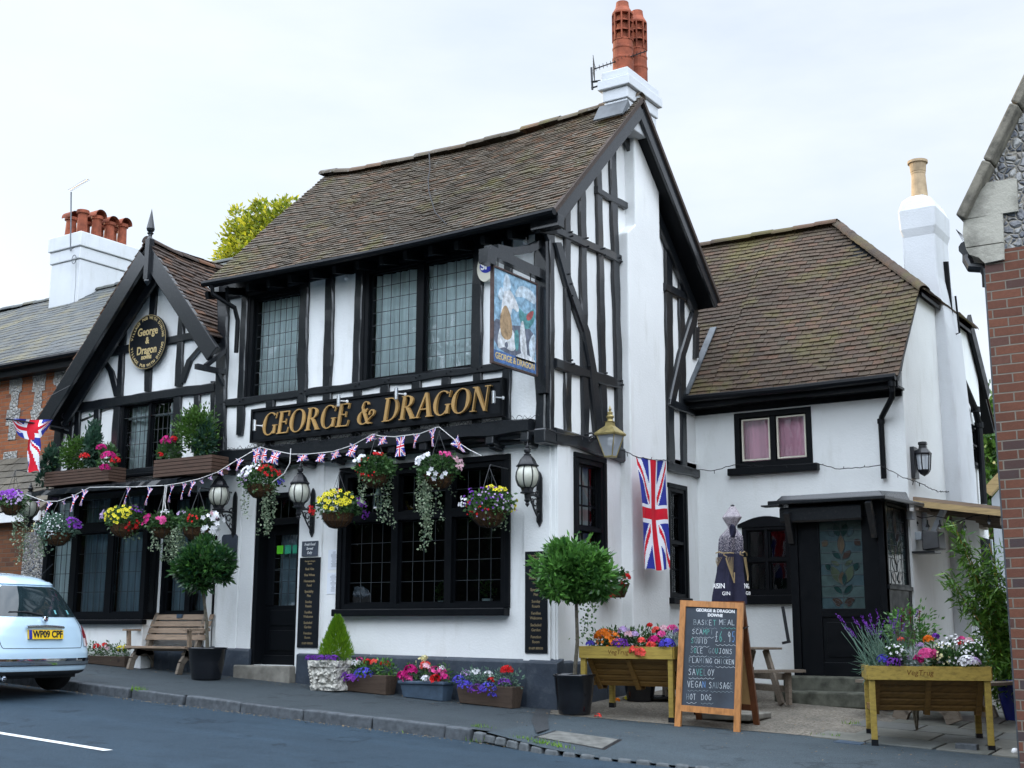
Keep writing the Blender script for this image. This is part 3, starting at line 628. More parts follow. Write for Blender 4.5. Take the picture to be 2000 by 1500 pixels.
# windows of the house
o = window(pub, FU, w1, 1, None, .06, curt=NETC, cell=(.105, .165), rec=.06, came=CAME)
o = window(pub, FU, w2, 2, None, .06, .11, curt=NETC, cell=(.135, .175), rec=.06, came=CAME)
o = window(pub, F0_, gw, [.335, .665], .66, .06, .10, cell=(.15, .22), rec=.07, glassm=GLASSD, came=CAMEL, sill=(.06, .09, .12), room=1.6, leadw=.005)
o = window(pub, S0, sw, 1, .50, .06, .05, cell=(.14, .26), rec=.06, leadw=.022, came=BLACK, curt=NETC)
o = window(pub, S0, sw2, 1, .50, .05, .04, cell=(.2, .34), rec=.06, leadw=.022, came=BLACK, sill=(.05, .08, .08))
m = MB()
for (p, q, s, t) in ((gw[0]-.07, gw[1]+.07, gw[3], gw[3]+.07), (gw[0]-.07, gw[0], gw[2]-.0, gw[3]), (gw[1], gw[1]+.07, gw[2]-.0, gw[3])): pbox(m, F0_, p, q, s, t, -.02, .035)
bevel(m.build('architrave', BLACK, pub), .006); m = MB()
for (p, q, s, t) in ((sw[0]-.05, sw[1]+.06, sw[3], sw[3]+.06), (sw[1], sw[1]+.06, sw[2], sw[3]), (sw[0]-.05, sw[0], sw[2], sw[3])): pbox(m, S0, p, q, s, t, -.02, .03)
bevel(m.build('architrave', BLACK, pub), .006); m = MB()
for (p, q, s, t) in ((sw2[0]-.04, sw2[1]+.06, sw2[3], sw2[3]+.06), (sw2[1], sw2[1]+.06, sw2[2], sw2[3])): pbox(m, S0, p, q, s, t, -.02, .03)
bevel(m.build('architrave', BLACK, pub), .006)
for (u0, u1, z0, z1) in (w1, w2):
    m = MB()
    for (p, q, s, t) in ((u0-.14, u1+.05, z1-.001, z1+.10), (u0-.14, u0-.001, z0-.02, z1-.002), (u1+.001, u1+.05, z0-.02, z1-.002)): pbox(m, FU, p, q, s, t, -.02, .022)
    m.build('architrave', BLACK, pub)
# door with leaded glass
d = MB(); u0, u1, z0, z1 = dr
pbox(d, F0_, u0, u0+.07, z0, z1, -.22, .02); pbox(d, F0_, u1-.05, u1, z0, z1, -.22, .012); pbox(d, F0_, u0+.07, u1-.05, z1-.07, z1, -.22, .015)
pbox(d, F0_, u0+.07, u1-.05, 2.20, 2.29, -.20, -.02)
a, b = u0+.07, u1-.05; D0, D1 = -.20, -.15
pbox(d, F0_, a, b, z0, .52, D0, D1+.02); pbox(d, F0_, a, b, .52, 1.16, D0, D1-.01); pbox(d, F0_, a, a+.14, 1.16, 2.20, D0, D1); pbox(d, F0_, b-.04, b, 1.16, 2.20, D0, D1); pbox(d, F0_, a+.14, b-.04, 2.08, 2.20, D0, D1)
pbox(d, F0_, a+.10, b-.08, .58, .84, D1-.012, D1+.004); pbox(d, F0_, a+.10, b-.08, .90, 1.10, D1-.012, D1+.004)
d.face([F0_.p(a, z0, -.7), F0_.p(b, z0, -.7), F0_.p(b, z1, -.7), F0_.p(a, z1, -.7)], 1)
for (p, q) in ((a, z0), (b, z0)): d.face([F0_.p(p, z0, -.21), F0_.p(p, z0, -.7), F0_.p(p, z1, -.7), F0_.p(p, z1, -.21)], 1)
d.face([F0_.p(a, z1-.02, -.21), F0_.p(b, z1-.02, -.21), F0_.p(b, z1-.02, -.7), F0_.p(a, z1-.02, -.7)], 1)
do = d.build('door', [BLACK, DARKIN], pub); bevel(do, .006)
gl = MB(); gl.face([F0_.p(a+.12, 1.14, -.28), F0_.p(b-.02, 1.14, -.28), F0_.p(b-.02, 2.1, -.28), F0_.p(a+.12, 2.1, -.28)]); gl.build('painted_reflection', DIMC, do)  # dark teal panel behind the glass, its colour standing in for a reflection
gl = MB(); gl.face([F0_.p(a+.14, 1.16, -.17), F0_.p(b-.04, 1.16, -.17), F0_.p(b-.04, 2.08, -.172), F0_.p(a+.14, 2.08, -.172)]); gl.face([F0_.p(a, 2.29, -.1), F0_.p(b, 2.29, -.1), F0_.p(b, 2.55, -.105), F0_.p(a, 2.55, -.105)])
gl.build('pane', GLASS, do)
cm = MB()
for k in range(1, 4): u = lerp(a+.14, b-.04, k/4); pbox(cm, F0_, u-.003, u+.003, 1.16, 2.08, -.172, -.162)
for k in range(1, 6): z = lerp(1.16, 2.08, k/6); pbox(cm, F0_, a+.14, b-.04, z-.003, z+.003, -.172, -.161)
for k in range(1, 5): u = lerp(a, b, k/5); pbox(cm, F0_, u-.003, u+.003, 2.29, 2.55, -.105, -.095)
cm.build('glazing_bars', CAMEL, do)
m = MB()
for i, c in enumerate(((.06, .55, .02), (.05, .32, .2), (.05, .32, .2))): pbox(m, F0_, a+.17+i*.14, a+.28+i*.14, 1.83, 1.94, -.158, -.155, i)
m.build('sticker', [simple('green_sticker', (.10, .50, .02), .5, .05, 3, .3, 0, 0), simple('teal_sticker', (.03, .28, .17), .5, .05, 3, .3, 0, 0), MATS['teal_sticker'] if 'teal_sticker' in MATS else PAPER], do)
m = MB(); m.box((u0-.18, -.14, .1), (u1+.02, .12, .395)); bevel(m.build('doorstep', CONC, pub), .02, 3)
# timber framing of the front
T = MB(); tb = lambda *a, **k: timber(T, FU, *a, **k)
tb(440, 560, 431, 905, 21, th=.05); tb(481, 560, 470, 850, 13); tb(597, 540, 590, 850, 18); tb(648, 520, 641, 760, 17); tb(704, 515, 697, 760, 15); tb(937, 465, 932, 720, 20, th=.04); tb(994, 455, 990, 840, 17)
PB = MB()
for x, a, b in ((531, 780, 880), (592, 765, 875), (641, 760, 868), (700, 750, 860), (755, 742, 855), (815, 735, 848), (873, 726, 842), (935, 718, 836)): tb(x, a, x-3, b, 17, th=.03)
tb(1057, 430, 1058, 862, 20, th=.04)
tb(436, 790, 1048, 707, 15, th=.042); tb(436, 572, 1048, 440, 34, th=.03)
tb(430, 898, 1046, 833, 30, th=.15)
T.build('timber_frame', TIMBER, pub)
# moulded jetty underside with joist ends
m = MB(); zj = 3.00
for (r_, yy_, zz) in ((.05, -.16, 3.05), (.035, -.10, 2.99)): m.tube([(x, yy_+random.uniform(-.004, .004), zz+random.uniform(-.005, .005)) for x in [XL+.05+k*(abs(XL)-.15)/30 for k in range(31)]], r_, 10)
for k in range(11):
    x = -.25-k*.485; m.beam((x, .0, 3.00), (x, -.26, 3.02), .12, .13); m.beam((x, -.02, 2.93), (x, -.20, 2.95), .10, .07)
m.beam((-.02, 0, 3.0), (-.02, -.30, 3.0), .16, .17)
bevel(m.build('jetty_moulding', TIMBER, pub), .02, 2)
# timber framing of the gable side
T = MB(); ts = lambda *a, **k: timber(T, S0, *a, **k)
ts(1075, 440, 1075, 865, 9, th=.03)
ts(1105, 412, 1106, 860, 12); ts(1134, 372, 1141, 870, 13); ts(1166, 330, 1178, 878, 12); ts(1193, 290, 1209, 890, 13, th=.04)
ts(1078, 449, 1209, 508, 17, th=.052); ts(1160, 372, 1218, 403, 14, th=.055); ts(1080, 710, 1209, 753, 20, th=.052); ts(1078, 849, 1213, 890, 28, th=.065)
for (x1, y1, x2, y2) in ((1082, 475, 1106, 560), (1106, 560, 1138, 650), (1138, 650, 1152, 730), (1152, 730, 1166, 868)): ts(x1, y1, x2, y2, 14, th=.062, jit=.002)
ts(1302, 452, 1308, 905, 14); ts(1327, 500, 1334, 910, 11); ts(1356, 585, 1353, 640, 9); ts(1358, 640, 1357, 700, 9)
ts(1294, 560, 1357, 592, 17, th=.05); ts(1296, 455, 1316, 470, 12, th=.05); ts(1300, 785, 1352, 806, 16, th=.05); ts(1298, 909, 1359, 926, 18, th=.06)
for (x1, y1, x2, y2) in ((1353, 610, 1328, 690), (1328, 690, 1306, 790)): ts(x1, y1, x2, y2, 13, th=.06, jit=.002)
T.build('timber_frame', TIMBER, pub)
# pegs
m = MB()
for (x, y) in ((1083, 445), (1106, 455), (1108, 463), (1137, 467), (1139, 483), (1170, 487), (1172, 500), (1202, 505), (1204, 513), (1106, 705), (1110, 712), (1142, 716), (1174, 730), (1204, 745), (1206, 753), (1101, 537), (1106, 556), (1108, 579)):
    u, z = S0.px(x, y); m.tube([S0.p(u, z, .05), S0.p(u, z, .09)], .012, 6)
for x in (440, 476, 596, 646, 702, 760, 820, 880, 940, 992):
    u, z = FU.px(x, 790-(x-436)*.1356); m.tube([FU.p(u-.03, z, .03), FU.p(u-.03, z, .062)], .011, 6); m.tube([FU.p(u+.03, z+.02, .03), FU.p(u+.03, z+.02, .062)], .011, 6)
m.build('pegs', TIMBER, pub)
# external chimney breast on the gable
cb = MB(); BX = .15
y0 = PS(1230, 700, BX).y; y1 = PS(1299, 700, BX).y; yt0 = PS(1241, 400, BX).y; yt1 = PS(1288, 400, BX).y; zs = PS(1236, 450, BX).z
zt = lambda y: GA[1]-abs(y-GA[0])-.02
def ringf(a, b, z): return [(-.02, a, z), (BX, a, z), (BX, b, z), (-.02, b, z)]
rg = [ringf(y0, y1, -.3), ringf(y0, y1, 1.5), ringf(y0, y1, 3), ringf(y0, y1, zs-.06), ringf(yt0, yt1, zs+.10)]
rg.append([(-.02, yt0, zt(yt0)-.03), (BX, yt0, zt(yt0)-.03), (BX, yt1, zt(yt1)-.03), (-.02, yt1, zt(yt1)-.03)])
cb.grid(rg, 0, .5, cyc=True); o = cb.build('chimney_breast', WHITE, pub); bevel(o, .02, 2)
# roof
VX = .35; RZ = PS(1255, 190, VX).z; RY = PS(1255, 190, VX).y; EF = (-.56, 5.50); ER = (3.92, 5.44)
RXL = PF(635, 352, RY).x; EXL = PF(400, 553, EF[0]).x
sagf = lambda u, v: (-.10*math.sin(PI*u)*v - .03*math.sin(PI*u)+.05*max(0, .12-u)*8*v*.5)
m = MB(); tiles(m, (EXL, EF[0], EF[1]), (VX, EF[0], EF[1]), (RXL, RY, RZ), (VX, RY, RZ), 42, .15, .015, sagf, jit=.010)
tiles(m, (VX, ER[0], ER[1]), (EXL, ER[0], ER[1]), (VX, RY, RZ), (RXL, RY, RZ), 32, .155, .018, lambda u, v: sagf(1-u, v))
ridge_tiles(m, (RXL-.05, RY, RZ+.02), (VX, RY, RZ+.02), .10, .30, 8, .012, lambda t: -.10*math.sin(PI*t)+.03*(t < .1))
ro = m.build('roof', TILE1, pub)
m = MB(); slab(m, (EXL+.03, EF[0]+.03, EF[1]-.02), (VX-.02, EF[0]+.03, EF[1]-.02), (RXL+.05, RY, RZ-.19), (VX-.02, RY, RZ-.19), .05); slab(m, (VX-.02, ER[0]-.03, ER[1]-.05), (EXL+.03, ER[0]-.03, ER[1]-.05), (VX-.02, RY, RZ-.19), (RXL+.05, RY, RZ-.19), .05)
for k in range(15):   # rafter feet
    x = XL+.1+k*.385; m.beam((x, JY+.02, 5.44), (x, EF[0]+.08, 5.36), .06, .10, m=0)
m.build('soffit', BLACK, ro)
m = MB(); # bargeboards
m.beam((VX-.03, EF[0]+.10, EF[1]-.02), (VX-.03, RY, RZ-.16), .035, .19, (0, -1, 1)); m.beam((VX-.032, ER[0]-.05, ER[1]-.04), (VX-.032, RY, RZ-.18), .035, .20, (0, 1, 1))
m.beam((.055, -.28, 5.32), (.055, RY-.02, RZ-.42), .05, .12, (0, -1, 1)); m.beam((.058, ER[0]-.22, ER[1]-.12), (.058, RY+.02, RZ-.42), .05, .16, (0, 1, 1))
m.beam((-.02, JY-.30, 5.42), (VX+.0, JY-.30, 5.42), .14, .14)
bevel(m.build('bargeboard', TIMBER, pub), .006)
m = MB(); m.beam((VX-.01, ER[0], ER[1]-.0), (VX-.01, RY, RZ-.03), .05, .05, (0, 1, 1)); m.beam((VX-.01, EF[0], EF[1]), (VX-.01, RY, RZ-.03), .05, .05, (0, -1, 1)); m.build('verge_undercloak', TILE3, ro)
# gutter and its pipe at the left corner
m = MB(); gy, gz_ = EF[0]-.05, EF[1]-.01
gp = [(EXL+.02+(VX-.0-EXL)*k/24, gy, gz_-.05*math.sin(PI*k/24)-.01) for k in range(25)]; m.tube(gp, .045, 8)
c = Vector((PF(402, 560, gy).x+.12, gy, gz_-.05)); m.tube([c, c+Vector((0, .02, -.12)), c+Vector((.16, .28, -.28)), c+Vector((.18, .33, -.45)), c+Vector((.18, .33, -.9))], .032, 8)
m.build('gutter', BLACK, pub)
m = MB(); sp = [PF(838, 298, 1.4), PF(840, 330, 1.1), PF(838, 375, .7), PF(850, 415, .25), PF(870, 440, -.2), PF(885, 455, -.62)]
def onroof(p): v = (p.y-EF[0])/(RY-EF[0]); return Vector((p.x, p.y, EF[1]+(RZ-EF[1])*v+.03))
pts = []
for x, y in ((838, 298), (840, 330), (836, 350), (838, 375), (850, 415), (872, 438)):
    r = ray(x, y); k = (RZ-EF[1])/(RY-EF[0]); t = (EF[1]-EF[0]*k+.035-CAM.z+k*CAM.y)/(r.z-k*r.y); pts.append(CAM+r*t)
m.tube(pts, .008, 5); m.build('roof_cable', CABLE, pub)
# chimney on the ridge
def stack(mb, cx, cy, z, w_, d_, h, m_=0): mb.box((cx-w_/2, cy-d_/2, z), (cx+w_/2, cy+d_/2, z+h), m_)
cyl0 = 1.32; a = PF(1176, 200, cyl0); b = PF(1234, 190, cyl0); cx = (a.x+b.x)/2; bx_ = min(b.x, VX-.06); cx = (a.x+bx_)/2; cw = bx_-a.x+.04; cyl1 = PS(1284, 150, bx_).y
zt_ = PF(1235, 124, cyl0-.02).z
m = MB(); cyc = (cyl0+cyl1)/2; cdp = cyl1-cyl0
stack(m, cx, cyc, 7.22, cw-.06, cdp-.04, zt_-.60-7.22); 
for (dz0, dz1, gr) in ((-.60, -.42, -.01), (-.42, -.26, .03), (-.26, -.12, .12), (-.118, 0, .05)): stack(m, cx, cyc, zt_+dz0, cw-.06+gr, cdp-.04+gr, dz1-dz0-.006)
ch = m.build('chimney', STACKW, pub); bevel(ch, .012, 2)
m = MB(); zf = RZ-(RY-cyl0)+.05; m.hexa([(cx-cw/2-.02, cyl0-.16, zf-.13), (cx+cw/2, cyl0-.16, zf-.13), (cx+cw/2, cyl0+.05, zf+.06), (cx-cw/2-.02, cyl0+.05, zf+.06), (cx-cw/2-.02, cyl0-.17, zf-.115), (cx+cw/2, cyl0-.17, zf-.115), (cx+cw/2, cyl0-.005, zf+.13), (cx-cw/2-.02, cyl0-.005, zf+.13)]); m.build('flashing', LEAD, ch)
def louvre_pot(name, c, r, h, seed):
    m = MB(); c = Vector(c); body = h*.46
    m.lathe([(r*1.02, -.02), (r*1.02, h*.2), (r*1.06, h*.21), (r*1.06, h*.23), (r*.99, h*.24), (r*.99, h*.34), (r*1.04, h*.35), (r*1.04, h*.37), (r*.97, h*.38), (r*.97, body), (r*.6, body), (r*.55, h*.3)], c, 20)
    z = body
    for k in range(3):
        hh = h*.125; z0 = z+k*hh
        for q in range(8):
            a = 2*PI*(q+.5)/8; 
            m.beam(c+Vector((math.cos(a)*r*.95, math.sin(a)*r*.95, z0)), c+Vector((math.cos(a)*r*.95, math.sin(a)*r*.95, z0+hh)), r*.14, r*.2, (math.cos(a), math.sin(a), 0))
        m.lathe([(r*.72, z0+hh*.30), (r*1.0, z0+hh*.02), (r*1.02, z0-.0), (r*.70, z0+hh*.22)], c, 20)
        m.lathe([(r*.62, z0), (r*.60, z0+hh)], c, 14)
    z0 = z+3*h*.125
    m.lathe([(r*1.03, z0-h*.012), (r*1.04, z0+h*.01), (r*.70, z0+h*.085), (r*.62, h*.985), (r*.62, h), (r*.5, h), (r*.45, h*.8)], c, 20)
    return m.build(name, TERRA, ch, smooth=False)
p1 = PF(1217, 122, 1.55); louvre_pot('chimney_pot', (p1.x, 1.55, zt_-.01), .135, PF(1215, 5, 1.55).z-zt_, 1)
louvre_pot('chimney_pot', (PF(1246, 140, 1.92).x, 1.92, zt_-.01), .125, PF(1244, 22, 1.92).z-zt_, 2)
# ================================================================== the gabled house to the left
GY = .0; FG = Fr(GY)
gab = thing('gabled_house', 'low half-timbered gabled house with oval sign and bay window', 'house', (-7.3, 1.5, 0))
gaw = rect(FG, 240, 788, 342, 918); GXL = PF(116, 900).x
apx = PF(290, 478, -.4); AX, AZ = apx.x, apx.z; 
lowL = PF(80, 818, -.4); lowR = PF(432, 692, -.4)
kL = (AZ-lowL.z)/(AX-lowL.x); kR = (AZ-lowR.z)/(lowR.x-AX)
zl = lambda x: AZ-(AX-x)*kL if x < AX else AZ-(x-AX)*kR
m = MB(); pz = 2.95
bw = (-6.2, -5.55, 1.12, 2.6)
wall(m, FG, GXL, XL+.02, pz, 3.9, [(gaw[0], gaw[1], gaw[2], 3.9)])
gt = max(gaw[3], 3.95); 
wall(m, FG, gaw[0], gaw[1], gaw[3], gaw[3]+.02)
m.face([FG.p(GXL, 3.9), FG.p(gaw[0], 3.9), FG.p(gaw[0], gaw[3]), FG.p(gaw[0], zl(gaw[0])-.1), FG.p(GXL, zl(GXL)-.1)], 0, .5)
m.face([FG.p(gaw[0], gaw[3]), FG.p(gaw[1], gaw[3]), FG.p(gaw[1], zl(gaw[1])-.1), FG.p(AX, AZ-.1), FG.p(gaw[0], zl(gaw[0])-.1)], 0, .5)
m.face([FG.p(gaw[1], 3.9), FG.p(XL+.02, 3.9), FG.p(XL+.02, zl(XL)-.1), FG.p(gaw[1], zl(gaw[1])-.1)], 0, .5)
for (p, q, r_, s_) in ((gaw[0], gaw[2], gaw[1], gaw[2]), (gaw[1], gaw[2], gaw[1], gaw[3]), (gaw[1], gaw[3], gaw[0], gaw[3]), (gaw[0], gaw[3], gaw[0], gaw[2])): m.face([FG.p(p, q), FG.p(r_, s_), FG.p(r_, s_, -.13), FG.p(p, q, -.13)], 0, .5)
m.face([(GXL, 0, -.1), (GXL, 3, -.1), (GXL, 3, 4.0), (GXL, 0, 4.0)], 0, .5)
# ground floor: bay projecting, recessed bit at right
BYY = -.22; FB = Fr(BYY); bx1 = PF(286, 1100, BYY).x; bx0 = PF(85, 1100, BYY).x
wall(m, FB, bx0, bx1, 0, .98); m.face([(bx1, BYY, 0), (bx1, 0, 0), (bx1, 0, .98), (bx1, BYY, .98)], 0, .5)
rw = (PF(318, 1100).x, PF(422, 1100).x, 1.02, 2.72)
wall(m, FG, bx1, XL+.02, 0, pz, [rw]); m.face([FG.p(bx1, pz), FG.p(XL, pz), (XL, -.3, pz), (bx1, -.3, pz)], 0, .5)
m.build('wall', WHITE, gab)
window(gab, FG, gaw, 2, None, .05, .05, cell=(.105, .17), curt=NETC, rec=.05, sill=(.03, .05, .06), curt_z=[(0, .42), (.72, 1.)])
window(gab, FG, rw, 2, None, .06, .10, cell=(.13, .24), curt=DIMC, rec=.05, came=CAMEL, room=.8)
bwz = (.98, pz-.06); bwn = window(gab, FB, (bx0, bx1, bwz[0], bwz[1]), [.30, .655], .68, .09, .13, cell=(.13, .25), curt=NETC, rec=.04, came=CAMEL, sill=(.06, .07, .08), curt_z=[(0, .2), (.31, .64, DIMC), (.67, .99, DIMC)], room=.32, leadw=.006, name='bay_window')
SB = Sd(bx1); bwr = (BYY+.0, -.01, .98, pz-.06)
m = MB(); pbox(m, SB, bwr[0], bwr[0]+.06, .98, bwr[3], -.06, .014); pbox(m, SB, bwr[0]+.06, 0, .98, 1.08, -.06, .012); pbox(m, SB, bwr[0]+.06, 0, bwr[3]-.1, bwr[3], -.06, .012); pbox(m, SB, -.06, 0, 1.08, bwr[3]-.1, -.05, .013); m.build('bay_return', BLACK, gab)
m = MB(); m.face([SB.p(bwr[0]+.06, 1.08, -.02), SB.p(-.06, 1.08, -.02), SB.p(-.06, bwr[3]-.1, -.02), SB.p(bwr[0]+.06, bwr[3]-.1, -.02)]); m.build('pane', GLASSD, gab)
m = MB(); plinth(FG, bx1, XL, .62, .62, 0, 0, .05)
m2 = m
bevel(m2.build('plinth', PLINTH, gab), .012) if m2.f else None
# pent roof over the bay
m = MB(); pa = PF(66, 962, -.70); pb = PF(428, 930, -.70); zp = (pa.z+pb.z)/2
m.hexa([(pa.x, -.70, zp-.05), (XL-.02, -.70, zp-.05), (XL-.02, .0, zp+.12), (pa.x, .0, zp+.12), (pa.x, -.70, zp+.0), (XL-.02, -.70, zp+.0), (XL-.02, .02, zp+.2), (pa.x, .02, zp+.2)])
rows = [[(lerp(pa.x, XL-.02, i/30), -.72+random.uniform(-.012, .012), zp+dz+random.uniform(-.006, .006)) for i in range(31)] for dz in (-.055, .012)]
m.grid(rows); m.grid([rows[1], [(lerp(pa.x, XL-.02, i/30), -.5+random.uniform(-.01, .01), zp+.075+random.uniform(-.008, .008)) for i in range(31)]])
m.box((pa.x+.05, -.5, zp-.14), (XL-.02, -.36, zp-.05))
m.build('pent_roof', TIMBER, gab)
T = MB(); tg = lambda *a, **k: timber(T, FG, *a, **k)
tg(305, 545, 298, 640, 13); tg(293, 700, 290, 765, 13); tg(243, 620, 236, 775, 12); tg(357, 620, 350, 755, 13)
tg(215, 689, 402, 653, 16, th=.045); tg(148, 798, 424, 757, 19, th=.055)
for a in ((200, 700, 218, 725), (218, 725, 231, 775), (400, 672, 372, 705), (372, 705, 357, 748)): tg(*a, 12, th=.03)
tg(155, 800, 148, 905, 11); tg(193, 795, 186, 930, 12); tg(231, 785, 223, 945, 14, th=.04); tg(350, 770, 340, 945, 14, th=.04); tg(387, 765, 383, 880, 12); tg(421, 745, 415, 900, 12); tg(118, 830, 110, 925, 16)
tg(230, 925, 345, 912, 12, th=.045)
T.build('timber_frame', TIMBER, gab)
m = MB()
# roof of the gable: ridge runs back
YB = 3.4; vy = -.45
m_ = lambda x, y, z: (x, y, z)
eL = (lowL.x-.05, AZ-(AX-lowL.x+.05)*kL); eR = (XL+.12, AZ-(XL+.12-AX)*kR)
tiles(m, (eR[0], vy, eR[1]+.03), (eR[0], YB, eR[1]+.03), (AX, vy, AZ+.05), (AX, YB, AZ+.05), 22, .15, .018, lambda u, v: -.10*math.sin(PI*min(1, u*1.6))*v, jit=.014)
tiles(m, (eL[0], YB, eL[1]+.03), (eL[0], vy, eL[1]+.03), (AX, YB, AZ+.05), (AX, vy, AZ+.05), 32, .15, .018, jit=.014)
ridge_tiles(m, (AX, vy, AZ+.06), (AX, YB, AZ+.06), .09, .3, sag=lambda t: -.10*math.sin(PI*min(1, t*1.6)))
# rear roof that shows between the two gables
rb = [PF(400, 512, 5.), PF(470, 492, 5.)]
gro = m.build('roof', TILE3, gab)
m = MB(); tiles(m, (-9.2, 3.3, 5.6), (-5.2, 3.3, 5.6), (-9.2, 5.2, rb[0].z+.02), (-5.2, 5.2, rb[0].z+.02), 18, .16, .018); slab(m, (-9.2, 3.3, 5.58), (-5.2, 3.3, 5.58), (-9.2, 5.2, rb[0].z), (-5.2, 5.2, rb[0].z), .06)
m.build('rear_roof', TILE2, gab)
m = MB(); slab(m, (eL[0]+.02, YB, eL[1]), (eL[0]+.02, vy+.02, eL[1]), (AX, YB, AZ), (AX, vy+.02, AZ), .05); slab(m, (eR[0]-.02, vy+.02, eR[1]), (eR[0]-.02, YB, eR[1]), (AX, vy+.02, AZ), (AX, YB, AZ), .05); m.build('soffit', BLACK, gro)
m = MB()
dL = Vector((AX-eL[0], 0, AZ-eL[1])).normalized(); dR = Vector((AX-eR[0], 0, AZ-eR[1])).normalized()
m.beam((eL[0]+.10, vy+.03, eL[1]-.06), (AX-.04, vy+.03, AZ-.17), .06, .25, (-1, 0, 1)); m.beam((eR[0]+.1, vy+.032, eR[1]-.25), (AX+.04, vy+.032, AZ-.17), .06, .25, (1, 0, 1))
m.beam((eL[0]+.25, vy+.30, eL[1]-.02), (AX, vy+.30, AZ-.32), .05, .14, (-1, 0, 1)); m.beam((eR[0], vy+.30, eR[1]-.22), (AX, vy+.30, AZ-.32), .05, .14, (1, 0, 1))
bevel(m.build('bargeboard', TIMBER, gab), .008)
# finial post
m = MB(); fp = PF(292, 545, vy); ft = PF(293, 408, vy); fx = PF(291, 500, vy).x
m.box((fx-.045, vy-.045, fp.z), (fx+.045, vy+.045, PF(291, 468, vy).z)); zz = PF(291, 468, vy).z; hh = ft.z-zz
m.lathe([(.045, 0), (.028, .04), (.03, .07), (.05, .09), (.03, .11), (.055, .13), (.062, .16), (.0, hh)], (fx, vy, zz), 8)
m.lathe([(.0, -.10), (.05, -.03), (.045, 0)], (fx, vy, fp.z), 8)
m.build('finial', TIMBER, gab)
m = MB(); q = PF(98, 835, -.3); m.tube([q, q+Vector((.02, .15, -.02)), q+Vector((.10, .26, -.06)), q+Vector((.12, .3, -.25)), q+Vector((.12, .3, -.9))], .032, 8); m.build('downpipe', BLACK, gab)
# ================================================================== the brick and flint house far left
LY = 2.0; FL_ = Fr(LY); lh = thing('brick_flint_house', 'orange brick house with flint panels and slate roof, far left', 'house', (-15, 4, 0))
gz1 = PF(80, 710, LY).z; m = MB(); x0, x1 = -30, -8.6
m.box((x0, LY, .2), (x1, LY+7, gz1-.02)); m.build('wall', BRICK_L, lh)
m = MB()
WFL = flint_mat('white_flint', 13., 1.6)
def flint_pillar(xc, yt, yb, w_, seed):
    m = MB()
    random.seed(seed); z1 = PF(xc, yt, LY).z; z0 = PF(xc, yb, LY).z; c = PF(xc, (yt+yb)/2, LY).x; k = 0; z = z1
    while z > z0+.05:
        ww = w_*(1 if k % 2 == 0 else .62)*random.uniform(.93, 1.07); h = .30*random.uniform(.85, 1.1); n = 5; zz = max(z-h, z0)
        L_ = [FL_.p(c-ww/2+random.uniform(-.02, .02), lerp(z, zz, i/n), .012) for i in range(n+1)]; R_ = [FL_.p(c+ww/2+random.uniform(-.02, .02), lerp(z, zz, i/n), .012) for i in range(n+1)]
        m.face(L_+list(reversed(R_)), 0, .5); z = zz; k += 1
    m.build('flint_panel', WFL, lh)
flint_pillar(28, 736, 860, .40, 1); flint_pillar(74, 731, 850, .36, 2); flint_pillar(118, 720, 800, .40, 3); flint_pillar(20, 882, 925, .42, 4); flint_pillar(-18, 745, 900, .4, 5)
random.seed(21)
RLY = 5.4; rlz = PF(95, 588, RLY).z
m = MB(); tiles(m, (x0, LY-.25, gz1), (x1+.1, LY-.25, gz1), (x0, RLY, rlz), (x1+.1, RLY, rlz), 22, .25, .006, jit=.003); ridge_tiles(m, (x0, RLY, rlz+.01), (x1+.1, RLY, rlz+.01), .10, .4)
lr = m.build('roof', SLATE, lh); m = MB(); slab(m, (x0, LY-.2, gz1-.03), (x1, LY-.2, gz1-.03), (x0, RLY, rlz-.04), (x1, RLY, rlz-.04), .06)
slab(m, (x1, 9.2, gz1-.2), (x0, 9.2, gz1-.2), (x1, RLY, rlz-.05), (x0, RLY, rlz-.05), .06); m.build('roof_deck', BLACK, lr)
m = MB(); m.tube([(x0, LY-.32, gz1-.03), (-14, LY-.32, gz1-.03), (x1, LY-.32, gz1-.03)], .055, 8); m.box((x0, LY-.24, gz1-.22), (x1, LY-.02, gz1-.06)); m.build('gutter', BLACK, lh)
m = MB(); ca = PF(97, 560, RLY-.55); cb_ = PF(152, 560, RLY-.55); cyb = 0
cx0, cx1 = ca.x, cb_.x; czt = PF(148, 455, RLY-.55).z; cY0 = RLY-.55
cY1 = cY0
for k in range(200):
    cY1 += .02
    d_ = Vector((cx1, cY1, czt))-CAM; X_ = 1000+FPX*d_.dot(_R2)/d_.dot(_F)
    if X_ > 272: break
for (dz0, dz1, gr) in ((-2.6, -.62, 0), (-.62, -.34, .03), (-.34, 0, .07)): m.box((cx0-gr, cY0-gr, czt+dz0), (cx1+gr, cY1+gr, czt+dz1-.008))
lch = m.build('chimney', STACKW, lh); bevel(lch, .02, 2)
ptsx = [(.25, .10), (.72, .06), (.28, .36), (.72, .34), (.3, .62), (.72, .60), (.3, .9), (.72, .86)]
for i, (fu, fv) in enumerate(ptsx):
    m = MB(); r_ = random.uniform(.10, .115); h = random.uniform(.40, .50)*(1.25); c = Vector((lerp(cx0, cx1, fu), lerp(cY0+.12, cY1-.1, fv), czt-.02)); pot(m, c, r_*1.15, h)
    if i != 1:
        rows = [[c+Vector((-.16+.32*j, math.cos(PI*k/8)*.15, h-.03+math.sin(PI*k/8)*.15)) for k in range(9)] for j in (0, 1)]
        m.grid(rows); m.grid([[q+Vector((0, 0, .02)) for q in row] for row in rows])
    m.build('chimney_pot', TERRA, lch)
